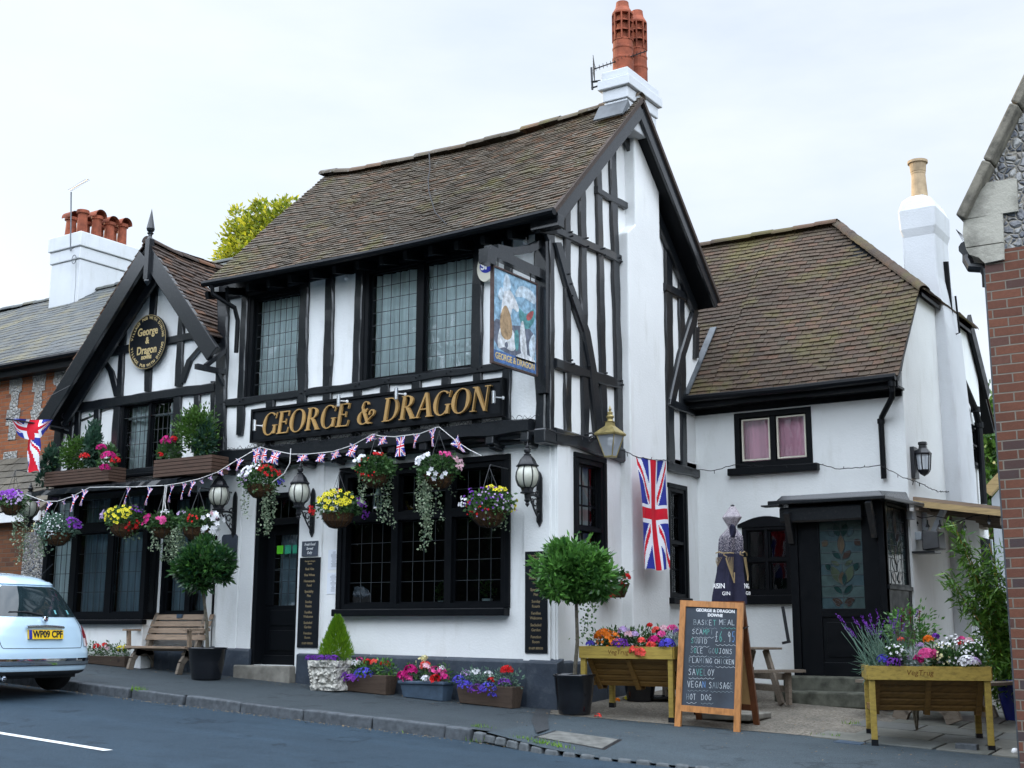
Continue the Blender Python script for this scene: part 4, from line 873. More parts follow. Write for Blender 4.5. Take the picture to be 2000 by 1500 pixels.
# lean-to with stone slates at its foot
lt = thing('lean_to', 'lean-to of brown brick with mossy stone slates beside the pub', 'lean-to', (-12, 1, 0))
LTY = .9
za = PF(0, 1010, LTY).z; zr = PF(40, 905, LY-.02).z
m = MB(); xa, xb = PF(-60, 1000, LTY).x-3, PF(96, 965, LTY).x
tiles(m, (xa, LTY-.15, za+.05), (xb, LTY-.15, za+.05), (xa, LY-.05, zr+.1), (xb, LY-.05, zr+.1), 8, .24, .016, jit=.01); m.build('roof', STSLATE, lt)
m = MB(); slab(m, (xa, LTY-.12, za), (xb, LTY-.12, za), (xa, LY-.05, zr+.05), (xb, LY-.05, zr+.05), .05); m.box((xa, LTY-.17, za-.12), (xb, LTY-.13, za+.04)); m.build('fascia', WHITEP, lt)
m = MB(); m.box((xa, LTY, .2), (xb+.4, LY-.02, za-.02)); m.build('wall', BRICK_D, lt)
m = MB(); q = PF(50, 1040, LTY); m.face([(q.x, LTY-.012, q.z), (PF(95, 1040, LTY).x, LTY-.012, q.z), (PF(85, 1130, LTY).x, LTY-.012, 1.2), (PF(40, 1130, LTY).x, LTY-.012, 1.2)]); m.build('flint_panel', FLINT, lt)
# ================================================================== the white cottage wing at the right
WY = 3.75; FW = Fr(WY); WXR = 2.90; SW = Sd(WXR)
cot = thing('white_cottage', 'plain white rendered cottage with pink curtains and brown tiled half-hipped roof', 'house', (2.0, 5.5, 0))
cw1 = rect(FW, 1434, 798, 1588, 908); cw2 = rect(FW, 1450, 1035, 1548, 1170)
cw1 = (cw1[0], cw1[1], 3.02, 3.78); cw2 = (cw2[0], cw2[1], 1.32, 2.24)
CRY, CRZ = 6.0, PF(1500, 462, 6.).z; CEY, CEZ = 3.42, 4.00; kk = (CRZ-CEZ)/(CRY-CEY)
zc = lambda y: CEZ+(y-CEY)*kk if y < CRY else CRZ-(y-CRY)*kk
HY0 = 4.62; HY1 = 2*CRY-HY0; HZ = zc(HY0)
m = MB(); wall(m, FW, -.05, WXR, 0, 4.12, [cw1, cw2])
swn = (PS(1880, 860, WXR).y, PS(1910, 870, WXR).y, PS(1895, 905, WXR).z, PS(1890, 825, WXR).z)
RBY = PS(1921, 900, WXR).y
wall(m, SW, WY, RBY, 0, 4.12, [swn]); m.face([SW.p(WY, 4.12), SW.p(RBY, 4.12), SW.p(RBY, zc(RBY)-.06), SW.p(HY1, HZ-.05), SW.p(HY0, HZ-.05)], 0, .5)
m.face([(0, RBY, 0), (WXR, RBY, 0), (WXR, RBY, 4.2), (0, RBY, 4.2)], 0, .5); m.face([(-.02, WY, 3.9), (-.02, RBY, 3.9), (-.02, RBY, 4.2), (-.02, CRY, CRZ-.1), (-.02, WY+.05, 4.3)], 0, .5)
m.build('wall', WHITE2, cot)
window(cot, FW, cw1, 2, None, .07, .07, cell=(9, 9), curt=PINKC, rec=.05, sill=(.09, .10, .10), leadw=0, glassm=glass('pink_window_glass', (.9, .9, .9), .04))
m = MB()   # cream inner casements
for (a, b) in ((cw1[0]+.09, (cw1[0]+cw1[1])/2-.05), ((cw1[0]+cw1[1])/2+.05, cw1[1]-.09)):
    z0, z1 = cw1[2]+.10, cw1[3]-.09
    for (p, q, s, t) in ((a, b, z1-.02, z1), (a, b, z0, z0+.02), (a, a+.02, z0+.02, z1-.02), (b-.02, b, z0+.02, z1-.02)): pbox(m, FW, p, q, s, t, -.055, -.018)
m.build('casement_frame', CREAMP, cot)
window(cot, FW, cw2, [.5], .5, .06, .04, cell=(9, 9), rec=.05, leadw=0, glassm=GLASSD, sill=(.05, .12, .08))
m = MB(); n = 10; a, b, zt2 = cw2[0]-.06, cw2[1]+.06, cw2[3]; 
top = [(lerp(a, b, i/n), zt2+.10*math.sin(PI*i/n)+.02) for i in range(n+1)]; m.prism([FW.p(a, zt2-.02, .0)]+[FW.p(*t, 0) for t in top]+[FW.p(b, zt2-.02, 0)], (0, -.03, 0)); m.build('window_head', BLACK, cot)
window(cot, SW, swn, 2, .5, .05, .03, cell=(.2, .3), rec=.04, leadw=.015, came=BLACK, glassm=GLASSD, sill=(.04, .04, .05))
XR0 = 1.41
def keep(u, v): y = lerp(CEY, CRY, v); x = lerp(-.1, 2.95, u); return x < 2.95-max(0, (y-HY0)/(CRY-HY0))*(2.95-XR0)
m = MB(); tiles(m, (.36, CEY, CEZ), (2.95, CEY, CEZ), (.36, CRY, CRZ), (2.95, CRY, CRZ), 40, .15, .016, lambda u, v: -.03*math.sin(PI*u), lambda u, v: lerp(.36, 2.95, u) < 2.95-max(0, (lerp(CEY, CRY, v)-HY0)/(CRY-HY0))*(2.95-XR0), jit=.009)
tiles(m, (-2.4, 3.98, CEZ+.56*kk), (.36, 3.98, CEZ+.56*kk), (-2.4, CRY, CRZ), (.36, CRY, CRZ), 31, .15, .016)
tiles(m, (.0, CEY, CEZ), (.36, CEY, CEZ), (.0, 3.98, CEZ+.56*kk), (.36, 3.98, CEZ+.56*kk), 9, .15, .016)
tiles(m, (-.1, 2*CRY-CEY, CEZ), (2.95, 2*CRY-CEY, CEZ), (-.1, CRY, CRZ), (2.95, CRY, CRZ), 30, .155, .018, None, lambda u, v: lerp(-.1, 2.95, u) < 2.95-max(0, (lerp(CEY, CRY, v)-HY0)/(CRY-HY0))*(2.95-XR0))
tiles(m, (3.02, HY0, HZ), (3.02, HY1, HZ), (XR0, CRY-.01, CRZ), (XR0, CRY+.01, CRZ), 16, .15, .018)
ridge_tiles(m, (-2.4, CRY, CRZ+.03), (XR0, CRY, CRZ+.03), .10, .32)
ridge_tiles(m, (XR0, CRY, CRZ), (3.02, HY0, HZ), .095, .085, wob=.008); ridge_tiles(m, (XR0, CRY, CRZ), (3.02, HY1, HZ), .095, .085)
cro = m.build('roof', TILE2, cot)
m = MB(); pol = [Vector((-.1, CEY+.03, CEZ-.02)), Vector((2.93, CEY+.03, CEZ-.02)), Vector((2.93, HY0, HZ-.04)), Vector((XR0, CRY, CRZ-.04)), Vector((-.1, CRY, CRZ-.04))]; nn = Vector((0, -kk, 1)).normalized()
m.prism(pol, -nn*.05); pol2 = [Vector((p.x, 2*CRY-p.y, p.z)) for p in pol]; m.prism(pol2, -Vector((0, kk, 1)).normalized()*.05); m.prism([Vector((2.98, HY0, HZ-.03)), Vector((2.98, HY1, HZ-.03)), Vector((XR0, CRY, CRZ-.05))], Vector((0, 0, -.05)))
pol3 = [Vector((-2.38, 4.0, CEZ+.58*kk-.04)), Vector((-.1, 4.0, CEZ+.58*kk-.04)), Vector((-.1, CRY, CRZ-.04)), Vector((-2.38, CRY, CRZ-.04))]; m.prism(pol3, -nn*.05); m.build('roof_deck', BLACK, cro)
m = MB(); pts = [PF(1372, 705, WY-.3), PF(1350, 775, WY-.3)]; m.beam((.02, CEY-.02, CEZ+.05), (.02, 4.4, CEZ+.05+1*kk), .10, .02, (0, -1, 1)); m.build('flashing', LEAD, cro)
# eaves: gutter, fascia, downpipe
m = MB(); m.tube([(.02, CEY-.06, CEZ-.02), (1.5, CEY-.06, CEZ-.035), (2.93, CEY-.06, CEZ-.02)], .05, 8); m.box((.0, CEY+.02, CEZ-.14), (2.93, CEY+.05, CEZ-.0)); m.box((.0, CEY+.05, CEZ-.13), (2.92, WY+.01, CEZ-.10))
m.box((.0, WY-.03, 3.80), (2.89, WY+.01, 3.90)); m.build('gutter', BLACK, cot)
m = MB(); dx_ = PF(1722, 850, WY-.06).x; gx = 2.88; zb = PF(1722, 935, WY-.06).z
m.tube([(gx, CEY-.06, CEZ-.05), (gx, CEY-.05, CEZ-.20), (gx-.02, CEY, CEZ-.26), (dx_+.02, WY-.08, CEZ-.46), (dx_, WY-.06, CEZ-.52), (dx_, WY-.06, zb)], .036, 10)
for z in (CEZ-.54, CEZ-.14): m.lathe([(.046, 0), (.046, .06)], (dx_ if z < CEZ-.3 else gx, WY-.06 if z < CEZ-.3 else CEY-.06, z), 10)
m.build('downpipe', BLACK, cot)
# chimney rising from the side wall
m = MB(); hY = 5.55; a = PF(1763, 500, hY); b = PF(1829, 500, hY); zt3 = PF(1800, 378, hY).z
def rg_(e, z, ex=0): return [(a.x-e, hY-e, z), (b.x+e+ex, hY-e, z), (b.x+e+ex, hY+.75+e, z), (a.x-e, hY+.75+e, z)]
hh = zt3; lay = [(.03, 0.3, .14), (.03, 3.6, .12), (.02, hh-2.0, .07), (.0, hh-1.45, .03), (.0, hh-1.25, .0), (-.01, hh-.62, 0), (.02, hh-.50, 0), (.03, hh-.22, 0), (-.02, hh-.06, -.02), (-.10, hh+.02, -.06)]
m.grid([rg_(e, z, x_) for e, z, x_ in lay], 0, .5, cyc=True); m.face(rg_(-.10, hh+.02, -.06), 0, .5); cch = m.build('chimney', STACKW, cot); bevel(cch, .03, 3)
m = MB(); c = Vector(((a.x+b.x)/2-.02, hY+.28, hh-.02)); hp = PF(1790, 313, hY+.28).z-hh
m.lathe([(.12, 0), (.115, hp*.2), (.10, hp*.66), (.105, hp*.68), (.105, hp*.72), (.11, hp*.73), (.12, hp*.93), (.145, hp*.94), (.145, hp), (.10, hp), (.09, hp*.6)], c, 18); m.build('chimney_pot', BUFF, cch)
# rear verge: bargeboard, big soil pipe
m = MB(); yb0 = HY1+.0
m.beam((WXR+.06, RBY+.3, zc(RBY+.3)-.05), (WXR+.06, CRY+1.2, zc(CRY+1.2)-.05), .05, .22, (0, 1, 1)); m.build('bargeboard', BLACK, cot)
m = MB(); q1 = PS(1846, 512, WXR+.08); q2 = PS(1862, 700, WXR+.08); q3 = PS(1905, 800, WXR+.08); q4 = PS(1912, 830, WXR+.08); q5 = PS(1922, 985, WXR+.08); m.tube([q1, q2, q3, q4, q5], .05, 10)
for q in (q2, q3, q4): m.tube([q+Vector((0, 0, .04)), q-Vector((0, 0, .04))], .068, 10)
r1, r2, r3 = PS(1866, 578, WXR+.2), PS(1874, 650, WXR+.2), PS(1858, 656, WXR+.1); m.tube([r1, r2, r3], .015, 6); m.build('soil_pipe', BLACK, cot)
# ================================================================== the porch
por = thing('porch', 'black timber entrance porch with stained glass door', 'porch', (2.3, 3.2, .3))
PY = 2.75; FP = Fr(PY); pbz = ground(2.3, PY)+.28
px0, px1 = PF(1545, 1150, PY).x, PF(1732, 1150, PY).x; SP = Sd(px1); pzt = PF(1600, 985, PY).z
m = MB(); m.box((px0-.05, PY-.25, 0), (px1+.1, WY, pbz)); bevel(m.build('step', STEPC, por), .02, 2)
m = MB(); m.box((px0-.02, PY-.62, 0), (px1+.12, PY-.26, pbz-.16)); bevel(m.build('step', STEPC, por), .02, 2)
dg = rect(FP, 1596, 1015, 1688, 1188); dg = (dg[0], dg[1], dg[2], dg[3])
m = MB()
pbox(m, FP, px0, px0+.10, pbz, pzt, -.10, .0); pbox(m, FP, px1-.07, px1, pbz, pzt, -.10, .0); pbox(m, FP, px0+.10, px1-.07, pzt-.16, pzt, -.10, -.002)
m.box((px0, PY+.10, pbz), (px0+.04, WY, pzt)); 
sg = (PY+.14, WY-.10, PS(1745, 1140, px1).z, PS(1745, 990, px1).z)
pbox(m, SP, PY+.001, PY+.14, pbz, pzt, -.08, .0); pbox(m, SP, WY-.10, WY, pbz, pzt, -.08, .0); pbox(m, SP, PY+.14, WY-.10, pbz, sg[2], -.06, -.004); pbox(m, SP, PY+.14, WY-.10, sg[3], pzt, -.06, -.004); pbox(m, SP, PY+.02, WY-.02, sg[2]-.07, sg[2]-.02, -.02, .03)
pbox(m, SP, PY+.12, WY-.12, pbz+.10, pbz+.16, -.02, .015)
bevel(m.build('frame', BLACK, por), .006)
m = MB(); a, b = px0+.10, px1-.07
pbox(m, FP, a, dg[0], pbz, pzt-.16, -.09, -.03); pbox(m, FP, dg[1], b, pbz, pzt-.16, -.09, -.03); pbox(m, FP, dg[0], dg[1], dg[3], pzt-.16, -.09, -.031); pbox(m, FP, dg[0], dg[1], pbz, dg[2], -.09, -.045)
pbox(m, FP, dg[0], dg[1], dg[2]-.10, dg[2], -.05, -.03); pbox(m, FP, dg[0], dg[1], pbz, pbz+.16, -.05, -.03); pbox(m, FP, dg[0]+.05, dg[1]-.05, pbz+.22, dg[2]-.16, -.05, -.036)
m.face([FP.p(a, pbz, -.7), FP.p(b, pbz, -.7), FP.p(b, pzt, -.7), FP.p(a, pzt, -.7)], 1)
dro = m.build('door', [BLACK, DARKIN], por); bevel(dro, .005)
# stained glass: flat coloured pieces in lead, pattern of leaves round a tall stem
def sg_piece(name, c, tr=.45):
    g = NG(name); g.col(g.mix(g.ramp(g.noise(9, 4), [(.3, (0, 0, 0)), (.7, (1, 1, 1))]), tuple(x*.6 for x in c), c)); g.rough(.12, .6); g.bump(g.noise(25, 4), .3, .004); return g.mat
SGM = [sg_piece('pale_green_glass', (.055, .085, .085)), sg_piece('amber_glass', (.075, .06, .042)), sg_piece('dark_green_glass', (.012, .035, .034)), sg_piece('brown_glass', (.04, .028, .024)), sg_piece('blue_green_glass', (.045, .075, .085)), sg_piece('pink_glass', (.20, .14, .12)), sg_piece('olive_glass', (.055, .075, .05))]
def stained(pl, r, parent, d, cols=2, rows=8, dense=True):
    u0, u1, z0, z1 = r; W, H = u1-u0, z1-z0; m = MB(); c = MB()
    for i in range(cols):
        for j in range(rows): m.face([pl.p(lerp(u0, u1, i/cols), lerp(z0, z1, j/rows), d), pl.p(lerp(u0, u1, (i+1)/cols), lerp(z0, z1, j/rows), d), pl.p(lerp(u0, u1, (i+1)/cols), lerp(z0, z1, (j+1)/rows), d), pl.p(lerp(u0, u1, i/cols), lerp(z0, z1, (j+1)/rows), d)], 0 if (j+i) % 3 else 4)
    for j in range(1, rows): z = lerp(z0, z1, j/rows); pbox(c, pl, u0, u1, z-.003, z+.003, d, d+.006)
    for i in range(1, cols): u = lerp(u0, u1, i/cols); pbox(c, pl, u-.002, u+.002, z0, z1, d, d+.005)
    k = [0]
    def petal_(cx, cz, ln, wd, ang, mi):
        k[0] += 1; dd = d+.0012+k[0]*.0003; ln *= .72; wd *= .85; n = 10; out_ = []
        for i in range(n+1): t = i/n; out_.append((t*ln, math.sin(PI*t)**.8*wd/2))
        for i in range(n-1, 0, -1): t = i/n; out_.append((t*ln, -math.sin(PI*t)**.8*wd/2))
        ca, sa = math.cos(ang), math.sin(ang)
        P_ = [pl.p(u0+W*cx+(x*ca-y*sa)*W, z0+H*cz+(x*sa+y*ca)*W, dd) for x, y in out_]; m.face(P_, mi)
        c.tube(P_+[P_[0]], .0025, 4, cap=False)
    for sx in (-1, 1):
        q = lambda a: a if sx > 0 else PI-a
        cx = lambda v: .5+sx*v
        petal_(cx(.04), .80, .45, .20, q(1.25), 2); petal_(cx(.16), .80, .34, .16, q(1.0), 4)
        petal_(cx(.45), .70, .26, .18, q(2.4), 1 if sx < 0 else 3); petal_(cx(.02), .55, .38, .16, q(.75), 2 if sx < 0 else 3); petal_(cx(.06), .48, .30, .12, q(.5), 6)
        petal_(cx(.25), .42, .30, .17, q(.9), 2); petal_(cx(.05), .28, .62, .24, q(1.1), 6); petal_(cx(.02), .16, .40, .15, q(.8), 2); petal_(cx(.02), .06, .36, .16, q(.35), 3); petal_(cx(.1), .02, .24, .14, q(1.1), 3)
        if dense: petal_(cx(.0), .62, .5, .16, q(1.45), 1)
    petal_(.5, .60, .62, .20, PI/2, 1); petal_(.5, .26, .42, .22, PI/2, 1); petal_(.53, .25, .42, .13, PI/2-.1, 2)
    m.build('stained_glass', SGM, parent); c.build('glazing_bars', CAMEL, parent)
stained(FP, dg, dro, -.06)
so_ = MB(); pbox(so_, SP, sg[0]-.0, sg[1], sg[2]-.02, sg[2], -.05, .012); pbox(so_, SP, sg[0], sg[1], sg[3], sg[3]+.02, -.05, .01); sow = so_.build('side_window', BLACK, por)
SGM2 = SGM; stained(SP, sg, sow, -.03, 5, 6)
m = MB(); zt4 = pzt; ov = .16
m.hexa([(px0-.18, PY-.22, zt4+.0), (px1+.10, PY-.22, zt4+.0), (px1+.22, WY, zt4+.0), (px0-.18, WY, zt4+.0), (px0-.18, PY-.22, zt4+.05), (px1+.10, PY-.22, zt4+.05), (px1+.22, WY, zt4+.05), (px0-.18, WY, zt4+.05)])
m.hexa([(px0-.10, PY-.14, zt4+.055), (px1+.06, PY-.14, zt4+.055), (px1+.06, WY, zt4+.055), (px0-.1, WY, zt4+.055), (px0-.06, PY-.06, zt4+.12), (px1, PY-.06, zt4+.12), (px1, WY, zt4+.20), (px0-.06, WY, zt4+.20)])
m.hexa([(px0-.26, PY-.25, zt4-.02), (px0-.02, PY-.25, zt4-.02), (px0-.02, PY-.10, zt4-.02), (px0-.26, PY-.1, zt4-.02), (px0-.26, PY-.25, zt4+.0), (px0-.02, PY-.25, zt4+.0), (px0-.02, PY-.10, zt4+.0), (px0-.26, PY-.1, zt4+.0)])
bevel(m.build('roof', TIMBER, por), .012, 2)
m = MB(); timber_w(m, Fr(PY-.08), (px0-.06, zt4-.03), (px0-.06, zt4-.22), (px1-.22, zt4-.03), (px1-.22, zt4-.22), .05); 
m.beam((px1-.10, PY-.22, zt4-.02), (px1-.10, PY-.02, zt4-.42), .07, .07, (0, 1, 1)); m.beam((px0+.06, PY-.20, zt4-.1), (px0+.04, PY-.01, zt4-.45), .07, .07, (0, 1, 1)); m.build('lintel', TIMBER, por)
m = MB(); rx = px0-.05; m.beam((rx, PY-.02, pbz+.40), (rx-.05, PY-.04, pbz+.82), .03, .04); m.beam((rx-.07, PY-.04, pbz+.38), (rx+.03, PY-.04, pbz+.40), .03, .03); m.build('handrail', BLACKIRON, por)
# ================================================================== foliage and flower helpers
def gauss_dir():
    v = Vector((random.gauss(0, 1), random.gauss(0, 1), random.gauss(0, 1))); return v.normalized()
def blob(mb, c, rad, n, ln, wd, m=0, up=.2, shell=.55, droop=0., clump=0, keep=None, rr=None):
    """a cloud of leaves; clump > 0 gathers them round that many twig ends, which leaves gaps"""
    c = Vector(c); rad = Vector(rad) if not isinstance(rad, (int, float)) else Vector((rad, rad, rad)); cl = []
    if clump:
        for i in range(clump):
            d = gauss_dir(); k = random.uniform(shell, 1)**.6; cl.append((Vector((d.x*rad.x, d.y*rad.y, d.z*rad.z))*k, random.random()))
    for i in range(n):
        if clump:
            q, sh = random.choice(cl); s = .20; p = q+Vector((random.gauss(0, s)*rad.x, random.gauss(0, s)*rad.y, random.gauss(0, s)*rad.z)); d = (p-q*.55).normalized() if p.length > 1e-5 else gauss_dir(); r = min(1, max(0, sh*.6+random.random()*.4))
        else:
            d = gauss_dir(); p = Vector((d.x*rad.x, d.y*rad.y, d.z*rad.z))*random.uniform(shell, 1.); r = random.random()
        if keep and not keep(p): continue
        dd = (d+gauss_dir()*.65+Vector((0, 0, up-droop))).normalized(); l = ln*random.uniform(.7, 1.25)
        mb.leaf(c+p, dd*l, wd*random.uniform(.8, 1.2), m, r if rr is None else rr, nrm=(dd.cross(gauss_dir())))
def blooms(mb, c, rad, n, size, m, mc=None, petals=5, face=(0, -1, .35), shell=.85, keep=None):
    c = Vector(c); f = Vector(face).normalized(); rad = Vector(rad) if not isinstance(rad, (int, float)) else Vector((rad, rad, rad))
    for i in range(n):
        for t in range(20):
            d = gauss_dir()
            if d.dot(f) > -.15 and (not keep or keep(d)): break
        p = c+Vector((d.x*rad.x, d.y*rad.y, d.z*rad.z))*random.uniform(shell, 1.12); nn = (d+f*.9+gauss_dir()*.35)
        mb.flower(p, nn, size*random.uniform(.8, 1.2), m, mc, petals)
def head(mb, c, r, n, size, m, petals=5):          # a geranium head: many florets in a ball
    for i in range(n):
        d = gauss_dir(); d.z = abs(d.z)*.9-.15; mb.flower(Vector(c)+d*r, d, size*random.uniform(.8, 1.2), m, None, petals)
def trail(mb, p, ln, n, m, size=.028, sway=.05, spread=.02):
    p = Vector(p); a = random.uniform(0, 6); out = []
    for i in range(n):
        t = i/n; q = p+Vector((math.sin(a+t*3)*sway*t, math.cos(a+t*2.3)*sway*t*.6, -ln*t)); out.append(q)
        for k in range(2):
            o = Vector((random.gauss(0, spread), random.gauss(0, spread), random.gauss(0, .01))); mb.leaf(q+o, (gauss_dir()+Vector((0, -.3, -.5))).normalized()*size*random.uniform(.8, 1.3), size*.9, m)
    return out
# ------------------------------------------------------------------ union flag
def uj(u, v):                                       # u along the fly 0..1, v 0..1 ; 0 red 1 blue 2 white
    x = (u-.5)*60; y = (v-.5)*30
    if abs(x) < 3 or abs(y) < 3: return 0
    if abs(x) < 5 or abs(y) < 5: return 2
    d1 = (x-2*y)/math.sqrt(5); d2 = (x+2*y)/math.sqrt(5)
    s = 1 if x*y > 0 else -1
    d = d1 if x*y > 0 else d2
    side = 1 if (x > 0) else -1
    dd = d*side*(1 if x*y > 0 else 1)
    if -2 < dd < 0: return 0
    if abs(d) < 3: return 2
    return 1
FLM = [FLR, FLB, FLW]
def flag_grid(mb, fn, nu, nv, cut=None, uvf=None):
    for i in range(nu):
        for j in range(nv):
            u0, u1, v0, v1 = i/nu, (i+1)/nu, j/nv, (j+1)/nv; uc, vc = (u0+u1)/2, (v0+v1)/2
            if cut and not cut(uc, vc): continue
            a, b = uvf(uc, vc) if uvf else (uc, vc)
            mb.face([fn(u0, v0), fn(u1, v0), fn(u1, v1), fn(u0, v1)], uj(a, b))
# ================================================================== signs
# the long name board
BDY = JY-.10; FBD = Fr(BDY)
bu0, bz1 = FBD.px(494, 801); bu1, _ = FBD.px(981, 770); bz0 = (FBD.px(494, 861)[1]+FBD.px(981, 812)[1])/2; bz1 = (bz1+FBD.px(982, 741)[1])/2
nb = thing('name_board', 'long black pub name board with raised gold capitals across the front', 'sign', (bu0, BDY, bz0))
m = MB(); m.box((bu0, BDY, bz0), (bu1, BDY+.07, bz1)); bevel(m.build('board', SIGNB, nb), .006)
m = MB()
for (a, b, c, d) in ((bu0-.015, bu1+.015, bz1-.02, bz1+.015), (bu0-.015, bu1+.015, bz0-.015, bz0+.02), (bu0-.015, bu0+.02, bz0+.02, bz1-.02), (bu1-.02, bu1+.015, bz0+.02, bz1-.02)): m.box((a, BDY-.022, c), (b, BDY+.075, d))
m.build('moulding', BLACK, nb)
SHR = .17
class Glyphs:
    def __init__(s): s.mb = MB(); s.k = 0
    def poly(s, pts, ox, oz, sc):
        s.k += 1; d = .024+s.k*.00035
        P = [Vector((ox+(x+SHR*y)*sc, BDY-d, oz+y*sc)) for x, y in pts]; s.mb.prism(P, (0, d-.004, 0), 0, .5)
    def bar(s, x0, y0, x1, y1, w, *a):             # stroke with vertical cut
        s.poly([(x0-w/2, y0), (x0+w/2, y0), (x1+w/2, y1), (x1-w/2, y1)], *a)
    def hbar(s, x0, x1, y, t, *a): s.poly([(x0, y-t/2), (x1, y-t/2), (x1, y+t/2), (x0, y+t/2)], *a)
    def arc(s, cx, cy, rx, ry, a0, a1, tmin, tmax, ox, oz, sc, n=18, power=1.4):
        o = []; i_ = []
        for k in range(n+1):
            a = math.radians(lerp(a0, a1, k/n)); t = tmin+(tmax-tmin)*abs(math.cos(a))**power
            o.append((cx+rx*math.cos(a), cy+ry*math.sin(a))); i_.append((cx+(rx-t)*math.cos(a), cy+(ry-tmin)*math.sin(a)))
        for k in range(n): 
            s.k -= 0
            s.mb_seg(o[k], o[k+1], i_[k+1], i_[k], ox, oz, sc)
        s.k += 1
    def mb_seg(s, a, b, c, e, ox, oz, sc):
        d = .024+s.k*.00035; P = [Vector((ox+(x+SHR*y)*sc, BDY-d, oz+y*sc)) for x, y in (a, b, c, e)]; off = Vector((0, d-.004, 0))
        Q = [p+off for p in P]; m = s.mb; m.face(P, 0, .5); m.face([P[1], P[0], Q[0], Q[1]], 0, .5); m.face([P[3], P[2], Q[2], Q[3]], 0, .5)
G = Glyphs()
def glyph(ch, ox, oz, sc):
    A = (ox, oz, sc); th = .15; tn = .045; sf = .04
    def stem(x): G.bar(x, 0, x, 1, th, *A); G.hbar(x-.15, x+.15, .02, sf, *A); G.hbar(x-.15, x+.15, .98, sf, *A)
    if ch == 'G': G.arc(.42, .5, .42, .52, 48, 318, tn, .16, *A); G.bar(.74, .05, .74, .42, .14, *A); G.hbar(.60, .88, .42, sf, *A); G.bar(.76, .72, .79, .99, .035, *A); return .92
    if ch == 'E': stem(.16); G.hbar(.16, .62, .975, .05, *A); G.hbar(.16, .66, .025, .05, *A); G.hbar(.16, .50, .52, .045, *A); G.bar(.60, .76, .62, .99, .04, *A); G.bar(.66, .02, .70, .26, .04, *A); G.bar(.50, .40, .50, .64, .035, *A); return .74
    if ch == 'O': G.arc(.45, .5, .45, .52, 0, 360, tn, .17, *A, n=32); return .98
    if ch == 'R': stem(.16); G.arc(.30, .75, .33, .25, -90, 90, tn, .15, *A); G.hbar(.16, .32, .975, .05, *A); G.hbar(.16, .32, .51, .045, *A); G.poly([(.30, .50), (.46, .50), (.80, .03), (.64, .0)], *A); G.hbar(.60, .86, .02, sf, *A); return .88
    if ch == 'D': stem(.16); G.arc(.30, .5, .50, .5, -90, 90, tn, .16, *A, n=22); G.hbar(.16, .32, .975, .05, *A); G.hbar(.16, .32, .025, .05, *A); return .90
    if ch == 'A': G.poly([(.36, 1.02), (.46, 1.02), (.10, 0), (.04, 0)], *A); G.poly([(.36, 1.02), (.47, 1.02), (.80, 0), (.62, 0)], *A); G.hbar(.16, .66, .34, .045, *A); G.hbar(-.06, .20, .02, sf, *A); G.hbar(.55, .90, .02, sf, *A); return .88
    if ch == 'N': G.bar(.14, 0, .14, 1, .05, *A); G.bar(.74, 0, .74, 1, .05, *A); G.poly([(.06, 1.0), (.24, 1.0), (.79, -.02), (.68, -.02)], *A); G.hbar(.0, .27, .02, sf, *A); G.hbar(.0, .22, .98, sf, *A); G.hbar(.60, .88, .98, sf, *A); return .96
    if ch == '&': G.arc(.40, .76, .20, .22, 20, 330, tn, .09, *A); G.arc(.38, .28, .34, .30, 60, 335, tn, .15, *A); G.poly([(.24, .60), (.38, .66), (.70, .02), (.58, .02)], *A); G.arc(.80, .44, .16, .16, -60, 210, .05, .08, *A); G.bar(.60, .10, .86, .34, .06, *A); G.hbar(.62, .86, .02, .05, *A); return 1.02
    return .42
txt = 'GEORGE & DRAGON'; widths = {'G': .92, 'E': .74, 'O': .98, 'R': .88, 'D': .90, 'A': .88, 'N': .96, '&': 1.02, ' ': .42}
gx0, gx1 = FBD.px(513, 830)[0], FBD.px(962, 790)[0]; tot = sum(widths[c] for c in txt)-.04+SHR*.6; sc_ = (gx1-gx0)/tot; hz = FBD.px(740, 772)[1]-FBD.px(740, 812)[1]
x = gx0; oz_ = (bz0+bz1)/2-sc_*.5
for c in txt:
    if c != ' ': glyph(c, x, oz_, sc_)
    x += widths[c]*sc_
G.mb.build('lettering', GOLD, nb)
for i, (x, y) in enumerate(((497, 831), (661, 783), (774, 769), (964, 776))):
    p = PF(x, y, BDY-.10); t = thing('sign_spotlight', ['steel spotlight at the left end of the name board', 'steel spotlight over the last E of GEORGE', 'steel spotlight over the D of DRAGON', 'steel spotlight at the right end of the name board'][i], 'spotlight', p, 'steel spotlights on the name board')
    m = MB(); m.lathe([(.020, -.075), (.024, -.07), (.024, .07), (.020, .075)], p, 12); m.build('lamp_tube', STEEL, t)
    m = MB(); m.tube([p+Vector((.02, .01, 0)), p+Vector((.05, .05, .0)), Vector((p.x+.07, BDY-.024 if 0 < i < 3 or True else BDY, p.z))], .008, 6); m.lathe([(.02, 0), (.02, .02)], (p.x+.07, BDY-.022, p.z), 8, axis='y'); m.build('bracket', WHITEP, t)
